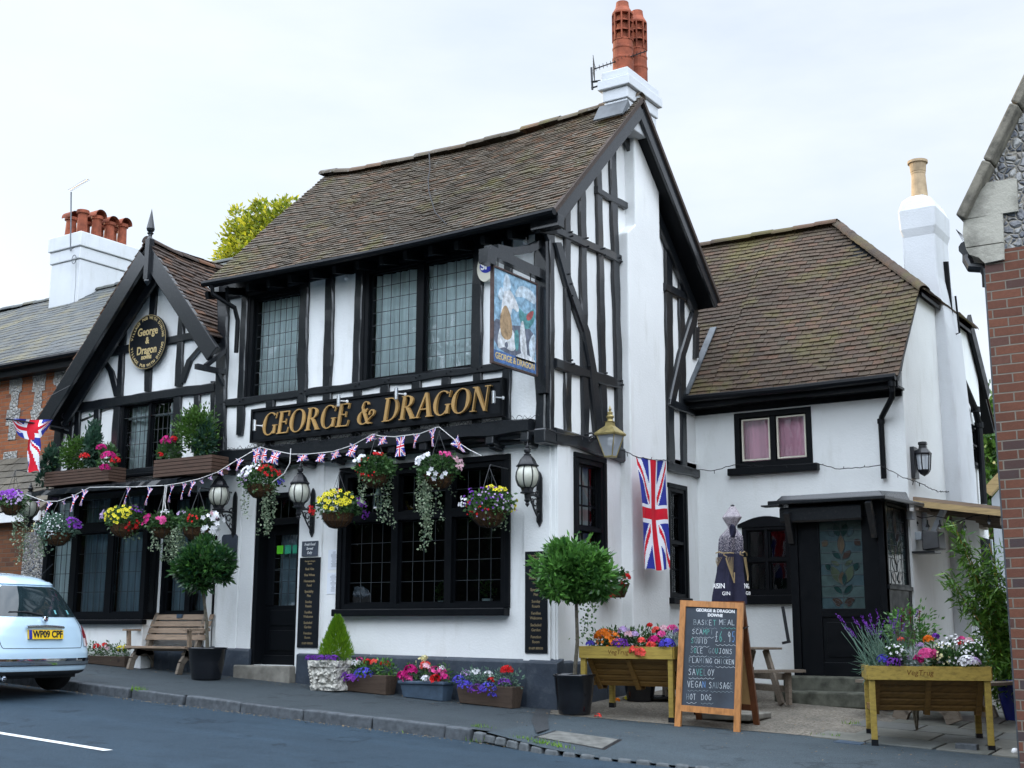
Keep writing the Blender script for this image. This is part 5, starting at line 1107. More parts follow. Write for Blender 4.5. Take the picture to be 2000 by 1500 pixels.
# oval sign on the left gable
oc = FG.px(297, 670); orx = (FG.px(333, 664)[0]-FG.px(261, 676)[0])/2; orz = (FG.px(296, 617)[1]-FG.px(297, 722)[1])/2
ov = thing('oval_sign', 'black oval pub sign with gold words on the left gable', 'sign', (oc[0], -.06, oc[1]))
m = MB(); N_ = 40
P = [(oc[0]+orx*math.cos(2*PI*k/N_), -.055, oc[1]+orz*math.sin(2*PI*k/N_)) for k in range(N_)]; m.prism(P, (0, -.035, 0)); m.build('board', SIGNB, ov)
m = MB(); m.tube([(oc[0]+(orx-.008)*math.cos(2*PI*k/N_), -.092, oc[1]+(orz-.008)*math.sin(2*PI*k/N_)) for k in range(N_+1)], .004, 4, cap=False); m.build('border', GOLDP, ov)
FO = Fr(-.0905)
for s_, dz, sz in (('George', .155, .165), ('&', .02, .14), ('Dragon', -.125, .165), ('DOWNE', -.235, .065)): text_mesh('lettering', s_, FO, oc[0], oc[1]+dz, sz, 0, GOLDP, ov, bold=.004, sx=.86)
def oval_text(s_, a0, a1, inward):
    n = len(s_)
    for i, ch in enumerate(s_):
        if ch == ' ': continue
        a = math.radians(lerp(a0, a1, (i+.5)/n)); rx, rz = orx*.845, orz*.875; nx, nz = math.cos(a)/rx, math.sin(a)/rz; ang = math.atan2(nz, nx)-PI/2 if not inward else math.atan2(nz, nx)+PI/2
        text_mesh('lettering', ch, FO, oc[0]+rx*math.cos(a), oc[1]+rz*math.sin(a), .062, 0, GOLDP, ov, bold=.0015, rot=ang)
oval_text('VILLAGE PUB WITH DINING', 172, 6, False); oval_text('VILLAGE PUB WITH DINING', 188, 354, True)
# menu boards
def vboard(x1, y1, x2, y2, label, d0):
    pl = Fr(0.); a = pl.px(x1, y1); b = pl.px(x2, y2); u0, u1, z1, z0 = a[0], b[0], a[1], b[1]
    t = thing('menu_board', label, 'sign', (u0, -d0, z0), 'tall black boards listing what the pub serves')
    m = MB(); pbox(m, pl, u0, u1, z0, z1, d0, d0+.012); m.build('board', SIGNB, t)
    lines = [('George & Dragon', .038), ('Downe', .038), ('', 0), ('Real Ales', .062), ('', 0), ('Fine Wines', .062), ('', 0), ('Homemade', .062), ('Food', .062), ('', 0), ('Speciality', .062), ('Pies', .062), ('', 0), ('Sunday', .062), ('Roasts', .062), ('', 0), ('Families', .062), ('Welcome', .062), ('', 0), ('Secluded', .062), ('Garden', .062), ('', 0), ('Function', .062), ('Room', .062), ('', 0), ('01689 889030', .050)]
    hts = [l[1]*1.32 if l[0] else .034 for l in lines]; sc = (z1-z0-.06)/sum(hts); z = z1-.03
    for (s_, h), hh in zip(lines, hts):
        if s_: text_mesh('lettering', s_, pl, (u0+u1)/2, z-hh*sc*.5, h*sc*1.08, d0+.0125, GOLDD, t, sx=min(.9, (u1-u0)*.92/(len(s_)*h*sc*.52)), thick=.0012, bold=.001)
        z -= hh*sc
    return t
vboard(591, 1090, 625, 1265, 'tall black board with gold list by the front door', .036)
vboard(1030, 1078, 1073, 1276, 'tall black board with gold list at the building corner', .036)
u, z1 = F0_.px(595, 1058); u1, z0 = F0_.px(625, 1086)
t = thing('slate_plaque', 'small slate plaque reading Fresh Food Served Daily', 'sign', (u, -.04, z0)); m = MB(); pbox(m, F0_, u, u1, z0, z1, .036, .05); bevel(m.build('plaque', SLATEB, t), .003)
for s_, k in (('Fresh Food', .78), ('Served', .5), ('Daily', .22)): text_mesh('lettering', s_, F0_, (u+u1)/2, lerp(z0, z1, k), .05, .051, WHITEP, t, shear=.3, sx=.8, thick=.001)
for i, (x, y, x2, y2) in enumerate(((642, 1074, 664, 1112), (640, 1119, 663, 1160))):
    u, z1 = F0_.px(x, y); u1, z0 = F0_.px(x2, y2); t = thing('paper_menu', ['upper of two white paper menus beside the big window', 'lower of two white paper menus beside the big window'][i], 'menu', (u, -.01, z0), 'paper menus on the wall')
    m = MB(); pbox(m, F0_, u, u1, z0, z1, .002, .006); m.build('sheet', PAPER, t)
    m = MB()
    for k in range(14):
        w_ = random.uniform(.02, .055); zz = z1-.03-(z1-z0-.05)*k/14; pbox(m, F0_, (u+u1)/2-w_, (u+u1)/2+w_, zz-.003, zz+.003, .0062, .007)
    m.build('print', INK, t)
u, z1 = F0_.px(439, 1045); u1, z0 = F0_.px(466, 1110); t = thing('blank_plaque', 'blank blue-black plaque with clipped corners left of the front door', 'plaque', (u, -.04, z0))
m = MB(); c = .03; m.prism([F0_.p(a, b, .036) for a, b in ((u+c, z0), (u1-c, z0), (u1, z0+c), (u1, z1-c), (u1-c, z1), (u+c, z1), (u, z1-c), (u, z0+c))], (0, -.015, 0)); bevel(m.build('plaque', SLATEB, t), .003)
# pictorial hanging sign at the corner
HX = -.07; SH = Sd(HX); a = PS(964, 522, HX); b = PS(1047, 556, HX); hy0, hy1 = a.y, b.y; hz1 = (a.z+b.z)/2; hz0 = (PS(964, 706, HX).z+PS(1047, 732, HX).z)/2
hs = thing('hanging_sign', 'painted pub sign of knight and dragon hanging at the corner', 'sign', (HX, (hy0+hy1)/2, hz0))
PIC = {k: simple('sign_'+k, c, .6, .5, 14, .4, 0, .2, .003) for k, c in dict(sky=(.22, .36, .47), pale=(.46, .54, .60), dark=(.11, .125, .165), tan=(.34, .23, .13), teal=(.08, .24, .25), white=(.56, .58, .60), blue=(.06, .13, .30), frame=(.06, .035, .03), red=(.35, .08, .08)).items()}
m = MB(); m.box((HX-.02, hy0, hz0), (HX+.0, hy1, hz1)); m.build('panel', PIC['sky'], hs)
W, H = hy1-hy0, hz1-hz0
def pic(pts, mat, lv, nm='painting'):
    m = MB(); cx = HX+.001+lv*.0006; pts2 = []
    n = len(pts)
    for i in range(n):                                   # rounded outline
        p0, p1, p2 = pts[i-1], pts[i], pts[(i+1) % n]
        for t in (0, .33, .66):
            a = (lerp(p0[0], p1[0], .5), lerp(p0[1], p1[1], .5)); c = (lerp(p1[0], p2[0], .5), lerp(p1[1], p2[1], .5)); q = 1-t
            pts2.append((q*q*a[0]+2*q*t*p1[0]+t*t*c[0], q*q*a[1]+2*q*t*p1[1]+t*t*c[1]))
    m.face([(cx, hy0+W*x, hz0+H*y) for x, y in pts2]); return m.build(nm, PIC[mat], hs)
pic([(0, .15), (.5, .12), (1, .15), (1, .45), (.7, .5), (.3, .42), (0, .5)], 'dark', 0); pic([(.45, .75), (.7, .82), (1, .75), (1, .9), (.6, .95)], 'pale', 0)
pic([(.1, .13), (.25, .2), (.4, .16), (.52, .2), (.52, .32), (.44, .42), (.18, .42), (.1, .3)], 'white', 1)       # horse rump
pic([(.16, .30), (.30, .26), (.44, .32), (.42, .50), (.34, .62), (.22, .66), (.14, .5)], 'tan', 2)                # saddle cloth
pic([(.15, .48), (.22, .80), (.34, .84), (.46, .78), (.60, .66), (.55, .60), (.42, .66), (.40, .52), (.30, .66), (.2, .6)], 'white', 3)   # horse neck and head
pic([(.20, .78), (.24, .95), (.30, 1.0), (.36, .95), (.40, .84), (.32, .80)], 'pale', 4); pic([(.08, .70), (.18, .66), (.26, .78), (.16, .84)], 'pale', 5)
pic([(.55, .70), (.75, .60), (.95, .75), (1.0, .62), (.80, .45), (.62, .48)], 'teal', 2); pic([(.62, .15), (.60, .45), (.68, .58), (.74, .40), (.80, .12)], 'white', 3); pic([(.74, .62), (.96, .72), (.9, .60), (.78, .55)], 'red', 4)
pic([(.78, .3), (.98, .5), (.98, .2), (.9, .12)], 'pale', 3); pic([(.46, .40), (.58, .44), (.58, .20), (.5, .18)], 'teal', 4); pic([(.5, .14), (.7, .2), (.98, .16), (.98, .10), (.5, .10)], 'white', 5)
pic([(.24, .22), (.30, .26), (.34, .22), (.3, .17)], 'dark', 6)
m = MB(); m.box((HX, hy0+.01, hz0+.01), (HX+.004, hy1-.01, hz0+.13*H)); m.build('name_band', PIC['blue'], hs)
text_mesh('lettering', 'GEORGE & DRAGON', SH, (hy0+hy1)/2, hz0+.07*H, .10, .005, GOLDP, hs, sx=.84, bold=.002)
m = MB()
for (a, b, c, d) in ((hy0-.02, hy0, hz0-.02, hz1+.02), (hy1, hy1+.02, hz0-.02, hz1+.02), (hy0, hy1, hz1, hz1+.02), (hy0, hy1, hz0-.02, hz0)): m.box((HX-.03, a, c), (HX+.012, b, d))
m.build('frame', PIC['frame'], hs)
br = thing('sign_bracket', 'heavy black timber bracket carrying the painted hanging sign', 'bracket', (HX, JY, hz1+.1)); m = MB(); bz_ = hz1+.14; ex = PS(952, 500, HX).y
m.beam((HX, JY, bz_), (HX, ex, bz_+.02), .09, .11); m.build('arm', TIMBER, br)
m = MB(); pts = [(HX, JY-.02, bz_+.42), (HX, JY-.35, bz_+.24), (HX, JY-.7, bz_+.12), (HX, ex+.16, bz_+.08)]
for p, q in zip(pts, pts[1:]): m.beam(p, q, .075, .09)
m.build('brace', TIMBER, br); m = MB(); m.beam((HX, ex+.08, bz_-.06), (HX, ex-.08, bz_-.06), .12, .16); m.build('end_block', TIMBER, br); m = MB(); m.beam((HX+.02, JY-.04, hz0-.2), (HX+.02, JY-.04, bz_+.55), .13, .11, (0, 1, 0)); m.build('post', TIMBER, br)
m = MB()
for y in (hy0+.1, hy1-.1): m.tube([(HX-.01, y, hz1+.01), (HX-.01, y, bz_-.04)], .008, 5)
m.build('hook', BLACKIRON, br)
b2 = thing('empty_bracket', 'black timber bracket without a sign between gable and main front', 'bracket', (XL, JY, 4.0)); q = PF(437, 727, JY-.05); m = MB(); o_ = PF(383, 719, JY-.55)
o_ = Vector((q.x-.02, PS(383, 719, q.x-.02).y, q.z)); 
m.beam((q.x, JY, q.z), o_, .07, .07); m.build('arm', TIMBER, b2); m = MB(); m.beam((q.x, JY-.03, q.z+.32), (q.x, lerp(JY, o_.y, .72), q.z+.03), .05, .06); m.beam((q.x, JY-.02, q.z-.2), (q.x, lerp(JY, o_.y, .3), q.z-.03), .05, .05); m.build('brace', TIMBER, b2)
c = FU.px(957, 527); t = thing('round_sports_sign', 'round cream and blue sports sign half hidden by hanging sign', 'sign', (c[0], JY-.05, c[1])); 
m = MB(); P = [FU.p(c[0]+.12*math.cos(2*PI*k/24), c[1]+.17*math.sin(2*PI*k/24), .05) for k in range(24)]; m.prism(P, (0, -.05, 0)); m.build('disc', CREAMP, t)
m = MB(); P = [FU.p(c[0]+.02+.10*math.cos(2*PI*k/24), c[1]+.02+.085*math.sin(2*PI*k/24), .1) for k in range(24)]; m.prism(P, (0, -.004, 0)); m.build('emblem', FLB, t); text_mesh('lettering', 'SP', FU, c[0], c[1]+.02, .13, .106, WHITEP, t, bold=.004)
for i, (x, y) in enumerate(((676, 541), (1026, 470), (471, 572))):
    p = PF(x, y, JY-.05); t = thing('eaves_bulb', ['small white bulb fitting between the two upper windows', 'small white bulb fitting at the top of the corner panel', 'small white bulb fitting at the far left under the eaves'][i], 'light bulb', p, 'small bulbs under the eaves'); m = MB(); m.lathe([(.0, -.05), (.028, -.035), (.03, -.01), (.018, .02), (.02, .04)], p, 10); m.build('bulb', WHITEP, t, smooth=True); m = MB(); m.tube([p+Vector((0, 0, .03)), p+Vector((0, .05, .06))], .012, 6); m.build('holder', WHITEP, t)
# ================================================================== lanterns
def globe_lantern(c, label, wallY=0., r=.135):
    c = Vector(c); t = thing('globe_lantern', label, 'wall lantern', c, 'black globe lanterns along the front')
    m = MB(); m.lathe([(r*.45, -r*.98), (r*.78, -r*.75), (r*.97, -r*.3), (r, 0), (r*.95, r*.35), (r*.78, r*.72), (r*.7, r*.82)], c, 24); m.build('globe', FROST, t, smooth=True)
    m = MB()
    for k in range(8):
        a = 2*PI*(k+.3)/8; m.tube([c+Vector((math.cos(a)*q*r*1.02, math.sin(a)*q*r*1.02, h*r)) for q, h in ((.50, -.98), (.80, -.75), (.98, -.3), (1.01, 0), (.96, .35), (.80, .72), (.72, .84))], .007, 5)
    m.lathe([(r*.52, -r*1.0), (r*.56, -r*.96)], c, 16); m.build('ribs', BLACKIRON, t)
    m = MB(); m.lathe([(r*.74, r*.78), (r*.95, r*.80), (r*.98, r*.88), (r*.90, r*.93), (r*.80, r*1.05), (r*.62, r*1.40), (r*.44, r*1.62), (r*.30, r*1.74), (r*.32, r*1.84), (r*.16, r*1.90), (r*.28, r*2.02), (r*.30, r*2.2), (r*.14, r*2.38), (r*.20, r*2.46), (r*.10, r*2.56), (r*.0, r*2.95)], c, 8); m.build('cap', BLACKIRON, t)
    m = MB(); m.lathe([(r*.46, -r*1.0), (r*.44, -r*1.25), (r*.62, -r*1.36), (r*.60, -r*1.44), (r*.28, -r*1.5), (r*.22, -r*1.9), (r*.30, -r*2.0), (r*.12, -r*2.2), (r*.20, -r*2.32), (r*.0, -r*2.6)], c, 10)
    for k in range(4):
        a = PI/4+k*PI/2; m.tube([c+Vector((math.cos(a)*r*.5, math.sin(a)*r*.5, -r*.98)), c+Vector((math.cos(a)*r*.34, math.sin(a)*r*.34, -r*1.4))], .010, 5)
    m.build('gallery', BLACKIRON, t)
    m = MB(); dy = wallY-c.y; z0 = -r*1.62
    m.tube([c+Vector((0, 0, z0)), c+Vector((0, dy*.5, z0+.02)), c+Vector((0, dy-.02, z0))], .014, 6)
    for (cy, cz, rr, a0) in ((dy*.62, z0-.07, .055, 0), (dy*.40, z0-.06, .035, 1), (dy*.80, z0-.17, .045, 2), (dy*.74, z0+.05, .035, 3)):
        m.tube([c+Vector((0, cy+math.cos(a0+k*.5)*rr*(1-k*.045), cz+math.sin(a0+k*.5)*rr*(1-k*.045))) for k in range(14)], .009, 5)
    m.tube([c+Vector((0, dy*.2, z0-.01)), c+Vector((0, dy*.55, z0-.15)), c+Vector((0, dy-.02, z0-.27))], .011, 6)
    m.build('scroll_arm', BLACKIRON, t)
    m = MB(); P = [(0, z0-.33), (.035, z0-.27), (.035, z0+.22), (.02, z0+.27), (0, z0+.30), (-.02, z0+.27), (-.035, z0+.22), (-.035, z0-.27)]; m.prism([c+Vector((x, dy-.004, z)) for x, z in P], (0, -.022, 0)); m.build('back_plate', BLACKIRON, t)
    return t
globe_lantern(PF(1030, 930, -.30), 'black globe lantern at the right end of the front, by the corner', -.03)
globe_lantern(PF(585, 962, -.30), 'black globe lantern to the right of the front door', -.03)
globe_lantern(PF(428, 968, -.34), 'black globe lantern left of the door where the two houses meet', -.03)
globe_lantern(PF(57, 992, -.42), 'black globe lantern at the far left end of the bay', -.1)
# brass four-sided lantern on the side wall
p = PS(1192, 868, .30); t = thing('brass_lantern', 'tarnished brass square lantern on the gable side wall', 'wall lantern', p)
def sq(c, s, z): return [c+Vector((-s, -s, z)), c+Vector((s, -s, z)), c+Vector((s, s, z)), c+Vector((-s, s, z))]
m = MB(); m.grid([sq(p, .05, -.14), sq(p, .115, .11)], cyc=True); m.build('pane', CLEARG, t)
m = MB()
for k in range(4): m.tube([sq(p, .052, -.14)[k], sq(p, .118, .11)[k]], .007, 5)
for s, z in ((.052, -.145), (.118, .112)):
    q = sq(p, s, z); 
    for k in range(4): m.tube([q[k], q[(k+1) % 4]], .008, 5)
m.grid([sq(p, .055, -.155), sq(p, .055, -.14)], cyc=True); m.face(list(reversed(sq(p, .055, -.155)))); m.build('frame', BRASS, t)
m = MB(); m.grid([sq(p, .135, .105), sq(p, .14, .125), sq(p, .13, .14), sq(p, .045, .22), sq(p, .04, .26), sq(p, .05, .27)], cyc=True); m.face(sq(p, .05, .27)); m.lathe([(.045, .27), (.03, .30), (.05, .33), (.03, .355), (.035, .38), (.012, .40), (.02, .42), (0, .47)], p, 10); m.build('cap', BRASS, t)
m = MB(); m.tube([p+Vector((-.12, -.02, .10)), p+Vector((-.2, -.1, .14)), p+Vector((-.30, -.12, .12))], .012, 6)
for k0, rr in ((0, .05), (2, .035)): m.tube([p+Vector((-.2+math.cos(k0+k*.5)*rr*(1-k*.05), -.10, .06+math.sin(k0+k*.5)*rr*(1-k*.05))) for k in range(12)], .008, 5)
m.build('scroll_arm', BLACKIRON, t); m = MB(); m.lathe([(.0, -.03), (.028, -.01), (.03, .02), (.015, .05)], p, 10); m.build('bulb', WHITEP, t, smooth=True)
# black wall lantern on the cottage side
p = PS(1804, 903, WXR+.14); t = thing('black_box_lantern', 'black half-round wall lantern on the cottage side wall', 'wall lantern', p); m = MB()
m.lathe([(.075, -.10), (.095, .10)], p, 6); m.build('pane', CLEARG, t); m = MB()
m.lathe([(0, -.18), (.05, -.15), (.08, -.11), (.08, -.095)], p, 6); m.lathe([(.105, .095), (.11, .115), (.055, .18), (.05, .22), (.06, .23), (.055, .26), (0, .27)], p, 6)
for k in range(6): a = 2*PI*(k+.5)/6; m.tube([p+Vector((math.cos(a)*.077, math.sin(a)*.077, -.10)), p+Vector((math.cos(a)*.097, math.sin(a)*.097, .10))], .008, 4)
m.box((WXR+.0, p.y-.09, p.z-.2), (WXR+.05, p.y+.09, p.z+.2)); m.box((WXR+.04, p.y-.02, p.z+.13), (p.x, p.y+.02, p.z+.16)); m.build('body', BLACKIRON, t)
# ================================================================== aerials
def aerial(name, label, base, tip0, tip1, n, mast_top, mat, els=.14, grid=False):
    t = thing(name, label, 'aerial', base, 'television aerials'); m = MB(); m.tube([base, mast_top], .016, 6); m.build('mast', mat, t)
    m = MB(); a, b = Vector(tip0), Vector(tip1); m.tube([a, b], .009, 5); d = (b-a).normalized(); s = d.cross(Vector((0, 0, 1))).normalized()
    for k in range(n): q = a.lerp(b, (k+.5)/n); m.tube([q-s*els, q+s*els], .004, 4)
    if grid:
        for k in range(7): z = -.12+.04*k; m.tube([a-s*.16+Vector((0, 0, z)), a+s*.16+Vector((0, 0, z))], .004, 4)
        for k in (-1, 1): m.tube([a+s*.12*k+Vector((0, 0, -.13)), a+s*.12*k+Vector((0, 0, .13))], .005, 4)
    m.build('boom', mat, t); return t
ay = 1.3; p0 = PF(1157, 175, ay); p1 = PF(1155, 132, ay); e = PF(1262, 100, ay+.3)
t = aerial('tv_aerial', 'rusty television aerial strapped to the main chimney', p0, PF(1160, 135, ay), e, 14, p1, BLACKIRON, .07, True); m = MB(); m.tube([PF(1155, 160, ay), PF(1172, 158, ay)], .016, 5); m.tube([PF(1155, 172, ay), PF(1168, 168, ay)], .012, 5); m.build('clamp', BLACKIRON, t)
ly_ = RLY-.62
aerial('tv_aerial', 'thin grey television aerial on the far left chimney', PF(138, 490, ly_), PF(136, 372, ly_), PF(172, 350, ly_-.5), 10, PF(139, 375, ly_), LEAD, .06)
t = thing('cable_coil', 'coil of grey aerial cable hung on the left chimney', 'cable', PF(146, 507, ly_)); c = PF(146, 507, ly_); m = MB(); m.tube([c+Vector((math.cos(k*.4)*.07, -.02, math.sin(k*.4)*.10)) for k in range(34)], .008, 5); m.tube([c+Vector((.06, -.01, 0)), c+Vector((.09, .0, -.5)), c+Vector((.09, 0, -1.0))], .006, 4); m.build('coil', LEAD, t)
# ================================================================== flags and bunting
t = thing('hanging_flag', 'union flag hung upright against the white side wall', 'flag', PS(1275, 900, .36)); m = MB()
c00, c10, c01, c11 = PS(1242, 891, .36), PS(1303, 899, .36), PS(1262, 1112, .36), PS(1307, 1113, .36)
def hf(u, v):   # u across, v down
    p = c00.lerp(c10, u).lerp(c01.lerp(c11, u), v); return p+Vector((.012*math.sin(u*16+v*3)*(.4+v)+.02*math.sin(v*5+u*4), 0, -.025*math.sin(PI*u)*(1-v)+.012*math.sin(u*9)*v))
for i in range(56):
    for j in range(130):
        u0, u1, v0, v1 = i/56, (i+1)/56, j/130, (j+1)/130; m.face([hf(u0, v0), hf(u1, v0), hf(u1, v1), hf(u0, v1)], uj((v0+v1)/2, (u0+u1)/2))
m.build('cloth', FLM, t, smooth=True)
FPY = -.75
fl = thing('flag_on_pole', 'union flag wrapped round a short pole at far left', 'flag', PF(60, 825, FPY)); b0 = PF(137, 838, -.05); b1 = PF(14, 818, -1.25)
m = MB(); m.tube([b0, b1], .012, 6); m.lathe([(0, -.03), (.03, 0), (0, .03)], b1, 8); m.build('pole', BLACKIRON, fl)
m = MB(); m.tube([b1, PF(152, 745, -.35)], .005, 5); m.build('stay_wire', BLACKIRON, fl)
m = MB(); m.box((b0.x-.02, -.055, b0.z-.12), (b0.x+.02, -.03, b0.z+.32)); 
for k0, rr, dz in ((0, .06, .06), (2, .05, .18)): m.tube([b0+Vector((0, -.12+math.cos(k0+k*.5)*rr*(1-k*.05), dz+math.sin(k0+k*.5)*rr*(1-k*.05))) for k in range(13)], .007, 5)
m.build('bracket', BLACKIRON, fl)
m = MB(); A0, A1 = PF(20, 819, -1.15), PF(106, 822, -.45)
def f1(u, v): # half-furled upper part draped on the pole
    top = A0.lerp(A1, u); dep = .30*math.sin(PI*min(1, max(0, (u-.02)/.96)))**.7; return top+Vector((.03*math.sin(u*9+v*2), -.04*math.sin(v*PI)+.02*math.cos(u*11), -dep*v+.01))
flag_grid(m, f1, 44, 22, None, lambda u, v: (.22+.5*u, v*.9+.05))
B0, B1, B2, B3 = PF(53, 846, -.75), PF(75, 846, -.75), PF(50, 922, -.75), PF(79, 920, -.75)
def f2(u, v): p = B0.lerp(B1, u).lerp(B2.lerp(B3, u), v); return p+Vector((.015*math.sin(v*9+u*5), .03*math.sin(u*8+v*2), .015*math.sin(u*12)*v))
flag_grid(m, f2, 18, 44, None, lambda u, v: (.55+.4*v*.8, .5+.5*u*.9-.25*v))
m.build('cloth', FLM, fl, smooth=True)
def bunting(label, path, pens, group):
    t = thing('bunting', label, 'bunting', path[0], group); m = MB(); m.tube(path, .005, 5); m.build('cord', ROPE, t)
    for (p, w_, h, rot, sq_, flat) in pens:
        m = MB(); p = Vector(p); w_ *= 1.25; h *= 1.2; ca, sa = math.cos(rot), math.sin(rot); tw = random.uniform(-.5, .5)
        def fn(u, v):
            hw = (w_/2)*(1-v*(0 if sq_ else .92)); x = (u-.5)*2*hw; y = .02*math.sin(v*4+u*3); zz = -h*v*flat; xr = x*ca-zz*sa*1; zr = x*sa+zz*ca
            return p+Vector((xr*math.cos(tw*.5), y+xr*math.sin(tw*.5)-.01, zr))
        flag_grid(m, fn, 14, 20, None, (lambda u, v: (v, u)) if not sq_ else (lambda u, v: (v, u))); m.build('pennant', FLM, t)
pl_ = lambda x: -.76 if x < 430 else lerp(-.76, -.42, min(1, (x-430)/60))
pa_ = [(52, 966), (87, 979), (112, 979), (140, 970), (175, 952), (212, 951), (262, 951), (325, 948), (355, 943), (390, 935), (425, 922), (457, 902), (500, 877)]
bunting('short union flag bunting looped along the bay roof on the left', [PF(x, y, pl_(x)) for x, y in pa_], [(PF(x, y, pl_(x)-.0), .10, h, r_, False, f) for x, y, h, r_, f in ((76, 977, .10, .3, .8), (98, 981, .15, -.35, 1), (126, 976, .08, .4, .8), (148, 967, .20, -.2, 1), (167, 957, .19, -.25, 1), (252, 952, .20, -.3, 1), (294, 953, .20, -.3, 1), (337, 948, .19, -.25, 1), (361, 944, .18, -.2, 1), (378, 940, .17, -.3, 1), (395, 935, .08, .5, .8), (412, 929, .07, .5, .8), (432, 919, .08, .5, .8), (446, 911, .07, .5, .7), (469, 897, .13, -.2, 1))], 'union flag bunting')
pb_ = [(500, 877), (508, 873), (522, 877), (570, 887), (600, 887), (650, 882), (690, 869), (728, 848), (744, 852), (770, 853), (820, 847), (852, 835), (858, 834), (892, 862), (916, 878), (940, 890)]
bunting('longer union flag bunting strung under the name board', [PF(x, y, -.42) for x, y in pb_], [(PF(x, y, -.42), w_, h, r_, s_, f) for x, y, w_, h, r_, s_, f in ((502, 875, .14, .17, .1, True, 1), (516, 877, .10, .15, .0, True, 1), (541, 881, .12, .14, -.3, True, 1), (592, 888, .13, .07, .1, True, 1), (629, 886, .12, .09, -.2, True, 1), (655, 881, .12, .08, .3, True, 1), (692, 868, .11, .13, -.3, True, 1), (724, 851, .12, .06, .3, True, 1), (748, 853, .12, .08, .1, True, 1), (783, 853, .13, .20, .03, True, 1), (814, 848, .11, .14, -.2, False, 1), (845, 838, .11, .18, .1, False, 1), (888, 858, .12, .19, .75, False, 1))], 'union flag bunting')
t = thing('loose_cord', 'loose white cord tied from bunting to the first red and white basket', 'cord', PF(568, 880, -.5)); m = MB(); m.tube([PF(x, y, -.5) for x, y in ((568, 876), (566, 905), (555, 925), (532, 942))], .006, 5); m.build('cord', ROPE, t)
t = thing('loose_cord', 'pair of white cords dangling below the bay roof bunting', 'cord', PF(322, 948, -.76)); m = MB(); m.tube([PF(x, y, -.76) for x, y in ((323, 948), (320, 975), (317, 1000), (312, 1012))], .006, 5); m.tube([PF(x, y, -.76) for x, y in ((326, 948), (322, 980), (325, 1004))], .006, 5); m.build('cord', ROPE, t)
# fairy-light cable round the corner
t = thing('light_string', 'black cable of fairy lights strung along the side wall and cottage', 'string lights', PS(1080, 830, .1)); m = MB()
P = [PS(1066, 836, .12), PS(1085, 845, .12), PS(1110, 850, .12), PS(1150, 853, .12), PS(1212, 878, .13), PS(1243, 892, .37), PS(1268, 897, .38), PS(1303, 899, .37), PS(1312, 905, .1), PS(1345, 915, .1)]
P += [PF(x, y, WY-.1) for x, y in ((1362, 917), (1395, 919), (1432, 908), (1500, 910), (1592, 905), (1640, 917), (1720, 909))]+[PS(x, y, WXR+.04) for x, y in ((1765, 933), (1800, 945), (1830, 960), (1880, 961), (1882, 968))]
fine = []
for a, b in zip(P, P[1:]):
    n = max(2, int((b-a).length/.05)); fine += [a.lerp(b, i/n)+Vector((0, 0, random.uniform(-.008, .008))) for i in range(n)]
m.tube(fine+[P[-1]], .0055, 4)
for q in fine[::5]: m.tube([q, q+Vector((random.uniform(-.02, .02), random.uniform(-.02, .02), random.uniform(-.05, .03)))], .005, 4)
m.build('cable', CABLE, t)
t = thing('cable_tangle', 'tangle of black cable wound along the jetty beam', 'cable', (-2, -.3, 3.1)); m = MB(); pp = []
for k in range(220): u = k/220; pp.append(Vector((lerp(XL+.1, .03, u), -.30+random.uniform(-.025, .015), lerp(3.20, 3.21, u)+random.uniform(-.03, .05))))
m.tube(pp, .0035, 4); m.build('cable', CABLE, t)
# ================================================================== hanging baskets
def chains(t, c, r, hook):
    m = MB()
    for k in range(3): a = 2*PI*k/3+.4; m.tube([c+Vector((math.cos(a)*r, math.sin(a)*r, 0)), hook], .004, 4)
    m.build('chain', BLACKIRON, t)
def bowl(t, c, r, dep):
    m = MB(); m.lathe([(r*.15, -dep), (r*.5, -dep*.9), (r*.82, -dep*.55), (r, 0), (r*.93, 0), (r*.7, -dep*.3)], c, 18); m.build('liner', COIR, t)
    m = MB()
    for k in range(12): a = 2*PI*k/12; m.tube([c+Vector((math.cos(a)*q*r*1.03, math.sin(a)*q*r*1.03, h*dep)) for q, h in ((.15, -1.02), (.5, -.92), (.83, -.56), (1, 0))], .003, 4)
    m.build('wire_frame', BLACKIRON, t)
BG = 'hanging baskets of summer flowers'
VR = Matrix.Rotation(YAW, 3, 'Z')          # baskets are dressed towards the road corner
